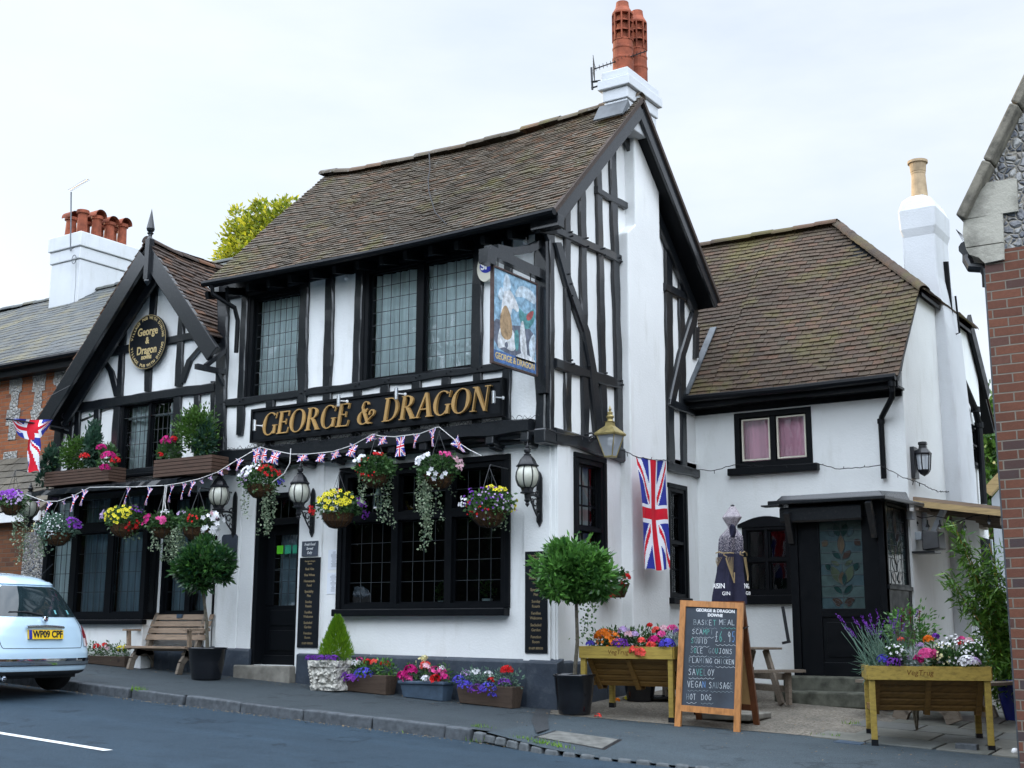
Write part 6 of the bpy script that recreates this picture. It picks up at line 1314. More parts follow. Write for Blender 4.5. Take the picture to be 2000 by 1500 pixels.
def basket(x, y, Y, r, label, fl, trails=(), leafn=500, green=LBASK, rz=.75, hook=True, wallY=0.):
    """fl: (colour, count, size, direction-filter centre, spread, radius factor)"""
    r *= 1.12; c = PF(x, y, Y); t = thing('hanging_basket', label, 'hanging basket', c, BG); bowl(t, c+Vector((0, 0, -.02)), r*.85, r*.75)
    if hook:
        h = c+Vector((0, .0, .48)); chains(t, c, r*.8, h); m = MB(); m.tube([h, h+Vector((0, .02, .03)), Vector((h.x, wallY, h.z+.02))], .008, 5); m.build('wall_hook', BLACKIRON, t)
    m = MB(); cc = c+Vector((0, 0, r*.22)); rad = (r*1.12, r*1.05, r*rz); blob(m, cc, [q*.9 for q in rad], int(leafn*1.7), .05, .032, 0, .2, .4, .1, 60); blob(m, cc, [q*.95 for q in rad], leafn//2, .045, .03, 0, .1, .8); m.build('foliage', green, t)
    for (col, n, size, d, spread, rf) in fl:
        d = Vector(d).normalized(); m = MB(); mats = [PET[col], PET['core'] if col in ('yellow', 'blue', 'lilac') else PET[col]]
        for i in range(n):
            v = (d+gauss_dir()*spread*1.25).normalized()
            if v.y > .2: v.y *= -1
            v = VR @ v; p = cc+Vector((v.x*rad[0], v.y*rad[1], v.z*rad[2]))*rf*random.uniform(.95, 1.15); m.flower(p, v+Vector((.35, -.6, .15))+gauss_dir()*.3, size*random.uniform(.8, 1.2), 0, 1)
        m.build(col+'_flowers', mats, t)
    if trails:
        m = MB()
        for (dx, dy, ln, k) in trails:
            for j in range(k): trail(m, c+VR @ Vector((dx+random.uniform(-.05, .05), dy+random.uniform(-.03, .03), -.03)), ln*random.uniform(.75, 1.), int(ln*44), 0, .030, .06)
        m.build('trailing_ivy', LIVY, t)
    return t
L_, R_, U_, FR_ = (-1, -.3, .1), (1, -.3, .1), (0, -.3, 1), (0, -1, .2)
basket(955, 995, -.42, .22, 'basket with yellow petunias over violet flowers, nearest the corner lantern', [('yellow', 17, .032, (.35, -.3, 1.2), .28, 1.05), ('yellow', 6, .026, (1, -.1, -.1), .25, 1.05), ('violet', 34, .016, (-.3, -.7, .3), .6, 1.1), ('lilac', 34, .013, (.3, -.7, -.1), .7, 1.12), ('white', 22, .016, (-1.1, -.3, .15), .2, 1.12), ('red', 12, .017, (-.5, -.6, -.4), .5, 1.05)], [(.17, -.02, .22, 3)], 480)
basket(856, 925, -.42, .20, 'basket of white and pink geraniums with very long trailing ivy', [('white', 34, .028, (-.75, -.4, .65), .3, 1.1), ('pink', 16, .026, (.35, -.3, 1.0), .22, 1.1), ('palepink', 26, .022, (.85, -.3, .3), .3, 1.1), ('white', 8, .030, (.0, -1, -.4), .3, 1.05)], [(-.16, -.08, .98, 5), (-.12, -.06, .62, 4), (-.18, 0, .5, 4), (.0, -.12, .55, 1), (.18, .0, .25, 1)], 420)
basket(733, 925, -.42, .19, 'basket of red and white geraniums with green ferny leaves, under the name board', [('white', 26, .026, (-.75, -.4, .75), .22, 1.15), ('red', 14, .024, (.15, -.3, 1), .15, 1.12), ('red', 16, .015, (-.5, -.7, -.1), .6, 1.0), ('white', 5, .022, (.1, -.3, 1.3), .1, 1.25)], [(-.15, -.04, .45, 2), (.03, -.1, .62, 2), (.18, 0, .78, 2), (-.08, -.1, .35, 1)], 620)
basket(660, 1000, -.42, .215, 'basket of bright yellow petunias with red fuchsias, between door and window', [('yellow', 48, .030, (-.1, -.7, .45), .55, 1.08), ('red', 30, .018, (-1.2, -.3, -.25), .2, 1.2), ('purple', 26, .018, (1.1, -.3, .35), .22, 1.15), ('purple', 16, .018, (1.3, -.2, -.5), .15, 1.3), ('red', 6, .02, (0, -.3, 1.3), .08, 1.1)], (), 430)
basket(510, 945, -.42, .20, 'basket of red and white geraniums above the front door', [('white', 34, .026, (-.55, -.4, .75), .5, 1.12), ('red', 36, .024, (.45, -.5, .65), .45, 1.05), ('lilac', 20, .012, (-.8, -.6, 0), .3, 1.1), ('blue', 5, .022, (1, -.3, -.15), .12, 1.05)], [(.10, -.08, .72, 5), (.14, -.02, .6, 4), (-.16, 0, .42, 1), (-.08, -.06, .55, 1)], 520)
basket(385, 1028, -.62, .20, 'basket of large white petunias beside the left bay tree', [('white', 22, .040, (.8, -.5, -.1), .5, 1.25), ('red', 12, .02, (-.1, -.8, .2), .25, 1.0), ('palepink', 10, .02, (.9, -.3, .55), .2, 1.05), ('lilac', 5, .022, (-.7, -.4, .5), .2, 1.1)], [(-.2, 0, .5, 5), (-.26, -.05, .42, 5), (-.15, -.02, .3, 3)], 460)
basket(318, 1028, -.62, .17, 'basket of magenta geraniums in the middle of the bay', [('magenta', 26, .028, (-.8, -.5, .3), .32, 1.15), ('pink', 16, .028, (.1, -.9, .1), .2, 1.1), ('white', 8, .02, (.1, -.2, 1), .3, 1.1)], [(-.1, -.05, .35, 4), (.1, -.06, .5, 5)], 420)
basket(243, 1022, -.66, .21, 'basket of small yellow petunias in front of the bay window', [('yellow', 42, .025, (-.15, -.8, .3), .55, 1.08), ('lilac', 18, .02, (-1.1, -.3, .4), .22, 1.15), ('purple', 14, .02, (.7, -.3, .9), .3, 1.05), ('red', 16, .02, (.6, -.6, -.5), .3, 1.05)], [(.15, -.05, .22, 4)], 480)
basket(112, 1038, -.66, .22, 'basket of tiny white flowers and purple clusters at the left of the bay', [('white', 90, .011, (-.5, -.8, .2), .7, 1.1), ('purple', 30, .024, (.95, -.4, .3), .32, 1.12), ('cream', 8, .02, (-1.2, -.3, .0), .2, 1.15)], [(-.2, -.03, .35, 5), (-.1, -.06, .2, 3)], 520, LGREY)
basket(24, 985, -.75, .17, 'basket of round purple flower heads at the far left edge', [('purple', 70, .026, (-.1, -.5, .7), .6, 1.1), ('lilac', 26, .02, (.3, -.6, .2), .5, 1.1)], [(.18, 0, .85, 4), (.10, -.05, .7, 3)], 320)
# small wall basket with red geranium, on the side wall
c = PS(1205, 1150, .20); t = thing('wall_basket', 'square coir wall basket with red geranium on the side wall', 'wall basket', c); m = MB(); m.hexa([c+Vector(v) for v in ((-.16, -.10, -.10), (.04, -.10, -.10), (.04, .12, -.10), (-.16, .12, -.10), (-.18, -.15, .06), (.09, -.15, .06), (.09, .16, .06), (-.18, .16, .06))]); bevel(m.build('liner', COIR, t), .01)
m = MB(); blob(m, c+Vector((0, .05, .1)), (.14, .2, .12), 160, .06, .045, 0, .3, .3, 0, 12); m.build('foliage', LBASK, t)
m = MB(); head(m, PS(1222, 1128, .25), .055, 50, .022, 0); head(m, PS(1212, 1142, .25), .04, 30, .022, 0); head(m, PS(1196, 1166, .25), .03, 10, .016, 0); m.build('red_flowers', PET['red'], t)
# ------------------------------------------------------------------ wooden window boxes on the bay roof
def window_box(x1, y1, x2, y2, Y, label, shrubs, fls, dep=.30):
    a = PF(x1, y2, Y); b = PF(x2, y2, Y); zt = PF((x1+x2)/2, y1, Y).z; z0 = (a.z+b.z)/2; t = thing('window_box', label, 'planter', ((a.x+b.x)/2, Y, z0), 'wooden boxes of shrubs on the bay roof'); m = MB(); n = 5; h = (zt-z0)/n
    for k in range(n): 
        m.box((a.x, Y, z0+k*h+.004), (b.x, Y+.02, z0+(k+1)*h-.004), 0, random.random()); m.box((b.x-.02, Y+.021, z0+k*h+.004), (b.x, Y+dep, z0+(k+1)*h-.004), 0, random.random()); m.box((a.x, Y+.021, z0+k*h+.004), (a.x+.02, Y+dep, z0+(k+1)*h-.004), 0, random.random())
    m.box((a.x+.02, Y+.021, z0), (b.x-.02, Y+dep, zt-.03)); m.build('box', WBOX, t)
    for (x, y, rx, rz, mat, nm, n, ln) in shrubs:
        c = PF(x, y, Y+dep*.5); m = MB(); blob(m, c, (rx*.9, rx*.75, rz*.9), int(n*1.7), ln*1.5, ln*.8, 0, .5, .35, 0, 80); m.tube([(c.x, c.y, zt-.05), c], .012, 5); m.build(nm, mat, t)
    for (x, y, r, n, col) in fls:
        m = MB(); head(m, PF(x, y, Y-.02), r, n, .02, 0); m.build(col+'_flowers', PET[col], t)
    return t
window_box(86, 916, 211, 945, -.62, 'brown wooden window box with shrubs at the left of the bay roof', [(98, 900, .10, .20, LCYP, 'cypress', 220, .06), (150, 888, .25, .24, LBOX, 'boxwood', 900, .035), (182, 872, .12, .34, LCYP, 'cypress', 360, .06), (210, 895, .16, .18, LBASK, 'geranium_leaves', 150, .05), (84, 935, .09, .12, LCYP, 'ivy', 80, .05)], [(165, 892, .07, 40, 'red'), (198, 875, .07, 40, 'magenta'), (212, 893, .11, 80, 'magenta'), (225, 900, .07, 30, 'red'), (205, 915, .08, 46, 'magenta')])
window_box(299, 893, 412, 928, -.62, 'brown wooden window box with tall boxwood at the right of the bay roof', [(385, 848, .30, .36, LBOX, 'boxwood', 1600, .035), (400, 862, .14, .26, LCYP, 'cypress', 360, .05), (335, 880, .16, .15, LBASK, 'geranium_leaves', 170, .05)], [(328, 862, .10, 60, 'magenta'), (313, 888, .035, 12, 'red'), (340, 858, .05, 20, 'red')])
# ================================================================== planters on the pavement
def frame_on_ground(p, q):
    d = (q-p); d.z = 0; L0 = d.length; d.normalize(); return d, Vector((-d.y, d.x, 0)), L0
def veg_planter(p, q, label, dep=.72, hgt=.80, flip=False, text=None, seed=1, tz=None):
    """V-shaped raised planter: p,q = feet of the two front legs"""
    random.seed(seed); d, nb_, W = frame_on_ground(p, q); zt = tz; z0 = min(p.z, q.z); t = thing('raised_planter', label, 'planter', p, 'raised wooden planters full of flowers')
    def P(u, v, z): return Vector((p.x, p.y, 0))+d*u+nb_*v+Vector((0, 0, z))
    e = .045
    for i, (u, v) in enumerate(((0, 0), (W, 0), (0, dep), (W, dep))):
        gp = P(u, v, 0); zb = ground(gp.x, gp.y) if v > 0 else (p.z if u == 0 else q.z); m = MB(); m.beam(P(u, v, zb+.05), P(u, v, zt-.10), .055, .055, (d.x, d.y, 0)); lg = m.build('leg', WGREEN, t); bevel(lg, .004)
        m = MB(); m.beam(P(u, v, zb), P(u, v, zb+.055), .062, .062, (d.x, d.y, 0)); m.build('rubber_foot', POTB, lg)
    m = MB(); bh = .125; o = .035
    m.beam(P(-o, -o, zt-bh/2), P(W+o, -o, zt-bh/2), .022, bh, m=0, r=.2); m.beam(P(-o, dep+o, zt-bh/2), P(W+o, dep+o, zt-bh/2), .022, bh, r=.3)
    m.beam(P(-o, -o+.012, zt-bh/2), P(-o, dep+o-.012, zt-bh/2), .022, bh, r=.1); m.beam(P(W+o, -o+.012, zt-bh/2), P(W+o, dep+o-.012, zt-bh/2), .022, bh, r=.1); m.build('rim', WGREEN, t)
    m = MB(); n = 5; z1 = zt-bh-.01; zl = zt-.44
    for s_ in (0, 1):
        for k in range(n):
            a, b = k/n, (k+1)/n-.075; v0, v1 = .05, dep/2-.03
            va, vb = lerp(v0, v1, a), lerp(v0, v1, b)
            if s_: va, vb = dep-va, dep-vb
            A, B, C_, D = P(.03, va, lerp(z1, zl, a)), P(W-.03, va, lerp(z1, zl, a)), P(W-.03, vb, lerp(z1, zl, b)), P(.03, vb, lerp(z1, zl, b)); off = Vector((0, 0, .018)); m.hexa([D, C_, B, A, D+off, C_+off, B+off, A+off])
    m.build('slats', WDARK, t)
    for u in (.05, W/2, W-.05): m = MB(); m.beam(P(u, .03, z1), P(u, dep/2-.05, zl-.01), .05, .02, (0, 0, 1)); m.beam(P(u, dep-.03, z1), P(u, dep/2+.05, zl-.01), .05, .02, (0, 0, 1)); m.build('batten', WDARK, t)
    m = MB()
    for u in (0, W): m.beam(P(u, 0.03, zl+.05), P(u, dep-.03, zl+.05), .03, .05)
    for u in (.015, W-.015): m.face([P(u, .03, z1), P(u, dep-.03, z1), P(u, dep/2, zl)], 0)
    m.build('end_panels', WDARK, t)
    m = MB(); m.face([P(.0, .0, zt-.05), P(W, 0, zt-.05), P(W, dep, zt-.05), P(0, dep, zt-.05)]); m.build('compost', SOIL, t)
    if text:
        for i, ch in enumerate(text):
            pass
        class T_:
            def p(s, u, z, dd=0.): return P(u, -o-.0115-dd, z)
        text_mesh('lettering', text, T_(), W*.42, zt-.06, .07, 0, simple('burnt_letters', (.13, .05, .012), .8, .2, 5, .2, 0, 0), t, shear=.15, thick=.0006)
    random.seed(seed+100); return t, P, W, dep, zt
p1, q1 = PG(1141, 1396), PG(1313, 1412); zt1 = PF(1140, 1258, p1.y).z; zt1 = (CAM+(ray(1137, 1258))*(((p1-CAM).dot(_F))/1.)).z
def at_depth(x, y, ref): r = ray(x, y); return CAM+r*((ref-CAM).dot(_F)/r.dot(_F))
zt1 = (at_depth(1138, 1258, p1).z+at_depth(1315, 1268, q1).z)/2
t, P, W, dep, zt = veg_planter(p1, q1, 'raised wooden planter with orange and coral flowers by the building corner', text='VegTrug', seed=11, tz=zt1)
def patch(P, u, v, z, r, n, size, col, t, hd=False, leaf=None, ln=.05, lw=.02, lnn=80, pet=5, hgt=1.):
    c = P(u, v, z)
    if leaf: m = MB(); blob(m, c-Vector((0, 0, r*.2)), (r, r, r*hgt), lnn, ln, lw, 0, .4, .1); m.build('foliage', leaf, t)
    if col: m = MB(); head(m, c, r*.85, n, size, 0, pet) if hd else blooms(m, c, (r, r, r*hgt), n, size, 0, None, pet, (0, -.6, .8)); m.build(col+'_flowers', PET[col], t)
for k in range(9): patch(P, W*(k+.5)/9, dep*.5, zt+.07, .17, 0, 0, None, t, leaf=LBASK, lnn=260, hgt=1.)
for (u, v, z, r, n, s, col, hd) in ((.17, .15, .10, .12, 60, .026, 'orange', 1), (.25, .08, .04, .12, 30, .024, 'orange', 0), (.12, .2, .13, .06, 20, .02, 'pink', 1), (.36, .25, .16, .07, 40, .02, 'lilac', 1), (.44, .2, .12, .05, 26, .022, 'palepink', 1), (.50, .22, .12, .05, 26, .02, 'lilac', 1),
    (.05, .05, .02, .06, 30, .015, 'blue', 1), (.42, .02, .01, .12, 90, .013, 'violet', 1), (.60, -.02, -.04, .06, 30, .026, 'coral', 1), (.68, -.03, -.06, .07, 34, .028, 'coral', 1), (.63, .1, .06, .04, 14, .024, 'coral', 1), (.78, .0, .01, .05, 20, .026, 'coral', 1), (.78, .08, .06, .07, 36, .024, 'magenta', 1), (.85, .12, .12, .05, 20, .024, 'pink', 1),
    (.72, .3, .16, .06, 26, .022, 'coral', 1), (.80, .3, .18, .05, 26, .024, 'palepink', 1), (.90, .3, .18, .06, 30, .024, 'pink', 1), (.96, .0, .02, .10, 150, .014, 'blue', 1), (.62, .35, .22, .03, 10, .018, 'red', 1), (1.0, .2, .14, .06, 20, .02, 'violet', 1)):
    patch(P, u*W, v, zt+z, r, n, s, col, t, bool(hd))
patch(P, .97*W, .15, zt+.10, .10, 0, 0, None, t, leaf=LSILV, ln=.06, lw=.008, lnn=200)
m = MB()
for k in range(7): pass
for k in range(3): trail(m, P(.0, .1, zt+.35-k*.02)+Vector((0, 0, .2)), .5, 24, 0, .03, .08, .05)
m.build('ivy', LBAY, t)
p2, q2 = PG(1709, 1456), PG(1937, 1468); zt2_ = (at_depth(1692, 1302, p2).z+at_depth(1925, 1302, q2).z)/2
t, P, W, dep, zt = veg_planter(p2, q2, 'raised wooden planter with lavender and pink geranium near the brick building', text='VegTrug', seed=12, tz=zt2_)
for k in range(5, 9): patch(P, W*(k+.5)/9, dep*.45, zt+.05, .17, 0, 0, None, t, leaf=LBASK, lnn=240, hgt=.9)
for k in range(7): patch(P, W*(k+.5)/16, dep*.45, zt+.04, .15, 0, 0, None, t, leaf=LGREY, ln=.10, lw=.010, lnn=170, hgt=1.1)
m = MB(); mv = MB()
for k in range(70):      # lavender stalks
    b = P(random.uniform(-.05, .32)*W, random.uniform(.1, .5), zt); d = (Vector((random.uniform(-.9, .4), random.uniform(-.3, .3), 1))).normalized(); l = random.uniform(.25, .48); m.tube([b, b+d*l*.5, b+d*l+Vector((0, 0, -.01))], .003, 3)
    if k % 2 == 0:
        for j in range(14): q = b+d*(l+.006*j)+gauss_dir()*.007; mv.leaf(q, (d+gauss_dir()*.7).normalized()*.018, .011)
m.build('lavender_stalks', LGREY, t); mv.build('violet_flowers', PET['violet'], t)
for (u, v, z, r, n, s, col, hd) in ((.20, .0, .02, .09, 80, .013, 'violet', 1), (.12, .05, .05, .08, 34, .015, 'blue', 1), (.28, .05, .07, .07, 30, .016, 'lilac', 1), (.22, .05, .12, .09, 24, .016, 'white', 0), (.50, .05, .10, .085, 90, .026, 'pink', 1), (.42, .05, .06, .05, 24, .026, 'magenta', 1), (.56, .1, .12, .04, 14, .024, 'pink', 1), (.55, .3, .24, .05, 26, .022, 'orange', 1), (.47, .3, .18, .04, 14, .02, 'lilac', 1), (.62, .35, .27, .035, 12, .022, 'violet', 1),
    (.85, .02, .03, .11, 130, .014, 'white', 1), (.90, .03, .04, .07, 60, .014, 'lilac', 1), (.75, .2, .12, .17, 60, .015, 'white', 0), (.65, .15, .10, .12, 26, .013, 'cream', 0), (.92, .2, .13, .12, 40, .014, 'white', 0), (.84, .3, .24, .04, 14, .02, 'pink', 1), (.90, .28, .22, .05, 26, .022, 'palepink', 1), (.82, .25, .2, .035, 10, .02, 'red', 1), (.30, .3, .24, .03, 10, .018, 'coral', 1)):
    patch(P, u*W, v, zt+z, r, n, s, col, t, bool(hd), leaf=None if hd else LBASK, lnn=330, hgt=1. if hd else .9)
patch(P, .38*W, .08, zt+.07, .09, 0, 0, None, t, leaf=LSILV, ln=.05, lw=.008, lnn=380, hgt=1.3)
# shrub with dark red spikes behind the planter
c = at_depth(1780, 1230, P(W*.4, 1.0, 1)); t = thing('flowering_shrub', 'dark green shrub with dull red spikes by the porch', 'shrub', (c.x, c.y, ground(c.x, c.y))); m = MB(); blob(m, c, (.26, .25, .24), 620, .055, .024, 0, .3, .25, 0, 50); m.build('foliage', LBAY, t)
m = MB(); 
for k in range(8): m.tube([(c.x, c.y, ground(c.x, c.y)), c+Vector((random.uniform(-.15, .15), random.uniform(-.1, .1), 0))], .01, 5)
m.build('stems', BARK, t); m = MB()
for (x, y) in ((1763, 1190), (1777, 1188), (1795, 1192), (1760, 1205)):
    q = at_depth(x, y, c); m.tube([q, q-Vector((0, 0, .16))], .004, 4)
    for j in range(22): m.leaf(q-Vector((0, 0, random.uniform(0, .10)))+gauss_dir()*.012, gauss_dir()*.022, .014)
m.build('red_spikes', simple('dull_red_petals', (.12, .02, .03), .8, .3, 8, .2, 0, 0), t)
# ------------------------------------------------------------------ troughs along the wall
def trough(x1, x2, ytop, ybot, Y, label, name, mat, fls, dep=.20, leafm_=LBASK, taper=.03, lip=False, hgt=.14):
    a, b = PF(x1, ybot, Y), PF(x2, ybot, Y); z0 = ground((a.x+b.x)/2, Y)+.004; zt = PF((x1+x2)/2, ytop, Y).z; t = thing(name, label, 'planter', ((a.x+b.x)/2, Y, z0)); m = MB(); tp = taper
    ga, gb = ground(a.x, Y)+.004, ground(b.x, Y)+.004
    m.hexa([(a.x+tp, Y, ga), (b.x-tp, Y, gb), (b.x-tp, Y+dep-tp, gb), (a.x+tp, Y+dep-tp, ga), (a.x, Y-tp, zt), (b.x, Y-tp, zt), (b.x, Y+dep, zt), (a.x, Y+dep, zt)])
    if lip: m.hexa([(a.x-.015, Y-tp-.015, zt-.03), (b.x+.015, Y-tp-.015, zt-.03), (b.x+.015, Y+dep+.01, zt-.03), (a.x-.015, Y+dep+.01, zt-.03), (a.x-.015, Y-tp-.015, zt+.005), (b.x+.015, Y-tp-.015, zt+.005), (b.x+.015, Y+dep+.01, zt+.005), (a.x-.015, Y+dep+.01, zt+.005)])
    bevel(m.build('box', mat, t), .008)
    W = b.x-a.x; P = lambda u, v, z: Vector((a.x+u, Y+v, zt+z)); n = max(3, int(W/.13)); m = MB()
    for k in range(n): blob(m, P(W*(k+.5)/n, dep*.45, hgt*.45), (.11, .12, hgt), 150, .045, .022, 0, .3, .2)
    m.build('foliage', leafm_, t)
    for (u, v, z, r, n, s, col) in fls: m = MB(); head(m, P(u*W, v, z), r, n, s, 0); m.build(col+'_flowers', PET[col], t)
    return t
trough(662, 757, 1318, 1343, -.34, 'rough wooden trough of purple lobelia next to the stone planter', 'wooden_trough', WTROUGH, [(.12, -.05, -.02, .09, 90, .014, 'violet'), (.32, -.06, -.06, .09, 100, .014, 'purple'), (.55, -.04, .0, .12, 110, .013, 'blue'), (.10, .08, .15, .05, 16, .018, 'white'), (.28, .05, .13, .05, 14, .02, 'white'), (.5, .08, .14, .05, 22, .02, 'red'), (.64, .08, .14, .05, 20, .02, 'coral'), (.85, .08, .12, .06, 20, .02, 'red'), (.3, .1, .17, .04, 12, .018, 'pink')], leafm_=LBAY)
trough(783, 868, 1331, 1353, -.36, 'blue-grey plastic trough of petunias in the middle of the front', 'plastic_trough', PLASTIC, [(.08, .0, .05, .08, 26, .032, 'magenta'), (.22, .0, .12, .07, 24, .034, 'magenta'), (.15, .0, .02, .05, 14, .03, 'pink'), (.35, .08, .22, .05, 12, .026, 'cream'), (.48, .05, .26, .03, 6, .03, 'cream'), (.52, .02, .15, .06, 14, .03, 'palepink'), (.45, .08, .17, .06, 14, .03, 'coral'), (.62, -.04, .02, .05, 12, .03, 'white'), (.82, -.03, .03, .055, 20, .032, 'red'), (.72, .05, .12, .06, 14, .028, 'pink'), (.92, .02, .10, .05, 14, .03, 'pink'), (1.0, 0, .05, .04, 8, .028, 'magenta'), (.86, .05, .14, .04, 8, .024, 'white')], lip=True)
trough(893, 1004, 1340, 1372, -.36, 'rough wooden trough of blue lobelia with red geranium by the corner', 'wooden_trough', WTROUGH, [(.05, -.02, .05, .08, 60, .012, 'blue'), (.2, -.06, -.01, .09, 80, .013, 'blue'), (.42, -.08, -.05, .10, 90, .013, 'violet'), (.6, -.06, -.03, .10, 90, .013, 'blue'), (.68, -.07, -.10, .05, 30, .013, 'blue'), (.85, -.02, .03, .08, 50, .012, 'violet'), (.28, .05, .14, .05, 14, .022, 'white'), (.5, .05, .12, .05, 14, .02, 'white'), (.60, .0, .06, .04, 22, .02, 'red'), (.82, .06, .17, .065, 70, .024, 'red'), (.1, .05, .12, .06, 30, .013, 'lilac')], leafm_=LGREY)
trough(150, 246, 1281, 1302, -.30, 'low wooden trough of pansies beside the bench, behind the car', 'wooden_trough', WTROUGH, [(.35, .03, .12, .05, 12, .024, 'red'), (.50, .03, .14, .04, 8, .024, 'red'), (.85, .02, .09, .06, 18, .024, 'yellow'), (.95, .03, .12, .04, 8, .022, 'yellow'), (.1, .0, .08, .04, 10, .022, 'yellow'), (.55, .02, .10, .05, 8, .02, 'palepink')])
# carved stone planter with lime conifer
c = PF(632, 1338, -.42); c.z = ground(c.x, c.y); t = thing('stone_planter', 'square carved stone planter with lime green conifer by the door', 'planter', c); zt = PF(632, 1290, -.50).z-c.z
u0, u1 = PF(600, 1300, -.60).x-c.x, PF(656, 1300, -.60).x-c.x; hw = (u1-u0)/2; c2 = Vector((c.x+(u0+u1)/2, -.60+hw, c.z)); m = MB()
def sqr(s, z): return [c2+Vector(v) for v in ((-s, -s, z), (s, -s, z), (s, s, z), (-s, s, z))]
m.grid([sqr(hw*.86, 0), sqr(hw*.90, .05), sqr(hw*.80, .06), sqr(hw*.90, zt*.75), sqr(hw*.98, zt*.8), sqr(hw*1.02, zt), sqr(hw*.85, zt), sqr(hw*.8, zt-.05)], cyc=True); m.face(sqr(hw*.8, zt-.05)); m.face(list(reversed(sqr(hw*.86, 0)))); bevel(m.build('urn', CARVED, t), .01)
m = MB()
for (sx, sy) in ((-1, -1), (1, -1)):
    m.tube([c2+Vector((sx*lerp(hw*.80, hw*.90, k/20)+.012*math.sin(k*1.6), -lerp(hw*.80, hw*.90, k/20)-.012*math.cos(k*1.6), lerp(.06, zt*.78, k/20))) for k in range(21)], .018, 6)
for k in range(9):
    a = k*2.4; q = c2+Vector((math.cos(a)*hw*.4, -hw*.87, zt*.42+math.sin(a)*.05)); m.lathe([(0, -.03), (.03, 0), (0, .03)], q, 6)
m.build('relief', CARVED, t)
m = MB(); cc = c2+Vector((.03, 0, zt))
for i in range(5200):
    h = random.random()**.8; r = .20*(1-h)**.75*(.5+.5*random.random())*(1.15 if h > .1 else .9); a = random.uniform(0, 6.28); hh = .50*h; q = cc+Vector((math.cos(a)*r, math.sin(a)*r, hh)); m.leaf(q, Vector((math.cos(a)*.6, math.sin(a)*.6, 1.1)).normalized()*random.uniform(.03, .075), .011, 0, min(1, .2+random.random()*.5+r*1.6))
m.build('conifer', LCON, t); m = MB(); 
for k in range(5): head(m, c2+Vector((lerp(-hw, hw*.7, k/4), -hw*.8, zt+.02)), .06, 60, .013, 0)
m.build('violet_flowers', PET['violet'], t); m = MB(); blob(m, c2+Vector((0, -hw*.5, zt+.01)), (hw*1.05, hw*.6, .06), 220, .035, .014); m.build('foliage', LBASK, t)
# ------------------------------------------------------------------ bay trees in black pots
def bay(px, pyb, pw, ph, Yp, cx, cy, rx, rz, label, lm, n, top=None, lean=0):
    """px,pyb pot base pixel; pot width/height in m"""
    base = PG(px, pyb) if Yp is None else PF(px, pyb, Yp); base.z = ground(base.x, base.y); t = thing('potted_bay_tree', label, 'potted tree', base, 'clipped bay trees in black pots'); m = MB()
    m.lathe([(pw*.36, .005), (pw*.37, .02), (pw*.43, ph*.5), (pw*.47, ph*.92), (pw*.5, ph*.94), (pw*.5, ph), (pw*.44, ph), (pw*.43, ph-.05)], base, 28); m.build('pot', POTB, t, smooth=True); m = MB(); m.lathe([(.001, ph-.05), (pw*.435, ph-.05)], base, 20); m.build('compost', SOIL, t)
    c = at_depth(cx, cy, base); m = MB(); p0 = base+Vector((lean, 0, ph-.05)); p3 = c; pts = [p0, p0.lerp(p3, .35)+Vector((.02, 0, 0)), p0.lerp(p3, .7)-Vector((.012, 0, 0)), p3]; m.tube(pts, [.024, .020, .018, .014], 8)
    for k in range(10): m.tube([c-Vector((0, 0, rz*.6)), c+Vector((random.uniform(-.6, .6)*rx, random.uniform(-.6, .6)*rx, random.uniform(-.1, .6)*rz))], .007, 4)
    m.build('trunk', BARK, t)
    m = MB(); random.seed(int(px)); blob(m, c, (rx*.72, rx*.72, rz*.70), n, .085, .034, 0, .25, .55)
    for k in range(15):
        v = gauss_dir(); v.z *= .9; q = c+Vector((v.x*rx, v.y*rx, v.z*rz))*random.uniform(.52, .72); f_ = random.uniform(.30, .46); blob(m, q, (rx*f_, rx*f_, rz*f_), n//10, .090, .034, 0, .4, .35, 0, 18)
    if top:
        for (dx, dz) in top:
            q = c+Vector((dx*rx, -.02, dz*rz))
            for j in range(12): m.leaf(q+Vector((0, 0, -.014*j))+gauss_dir()*.015, (gauss_dir()+Vector((0, 0, .8))).normalized()*.065, .022)
    m.build('crown', lm, t); return t
bay(403, 1318, .50, .40, -.62, 394, 1100, .38, .33, 'dark clipped bay tree in a black pot beside the bench', LBAYD, 4200)
bay(1122, 1386, .46, .42, -.27, 1130, 1120, .42, .385, 'bright green bay tree in a black pot at the corner', LBAY, 4600, [(-.75, .75), (.0, 1.1), (-.5, .9), (.35, 1.0), (.8, .5), (-.95, .3), (.6, .8)])
c = PS(1250, 1352, .42); c.z = ground(c.x, c.y); t = thing('empty_pot', 'black pot half hidden behind the orange flower planter', 'pot', c); m = MB(); m.lathe([(.15, 0), (.20, .30), (.23, .32), (.23, .36), (.19, .36), (.18, .30)], c, 22); m.build('pot', POTB, t, smooth=True)
c = PS(1285, 1345, .55); c.z = ground(c.x, c.y); t = thing('pot_saucer', 'round black saucer on the yard behind the planter', 'saucer', c); m = MB(); m.lathe([(.18, 0), (.22, .03), (.22, .05), (.2, .05), (.17, .02)], c, 22); m.build('saucer', POTB, t)
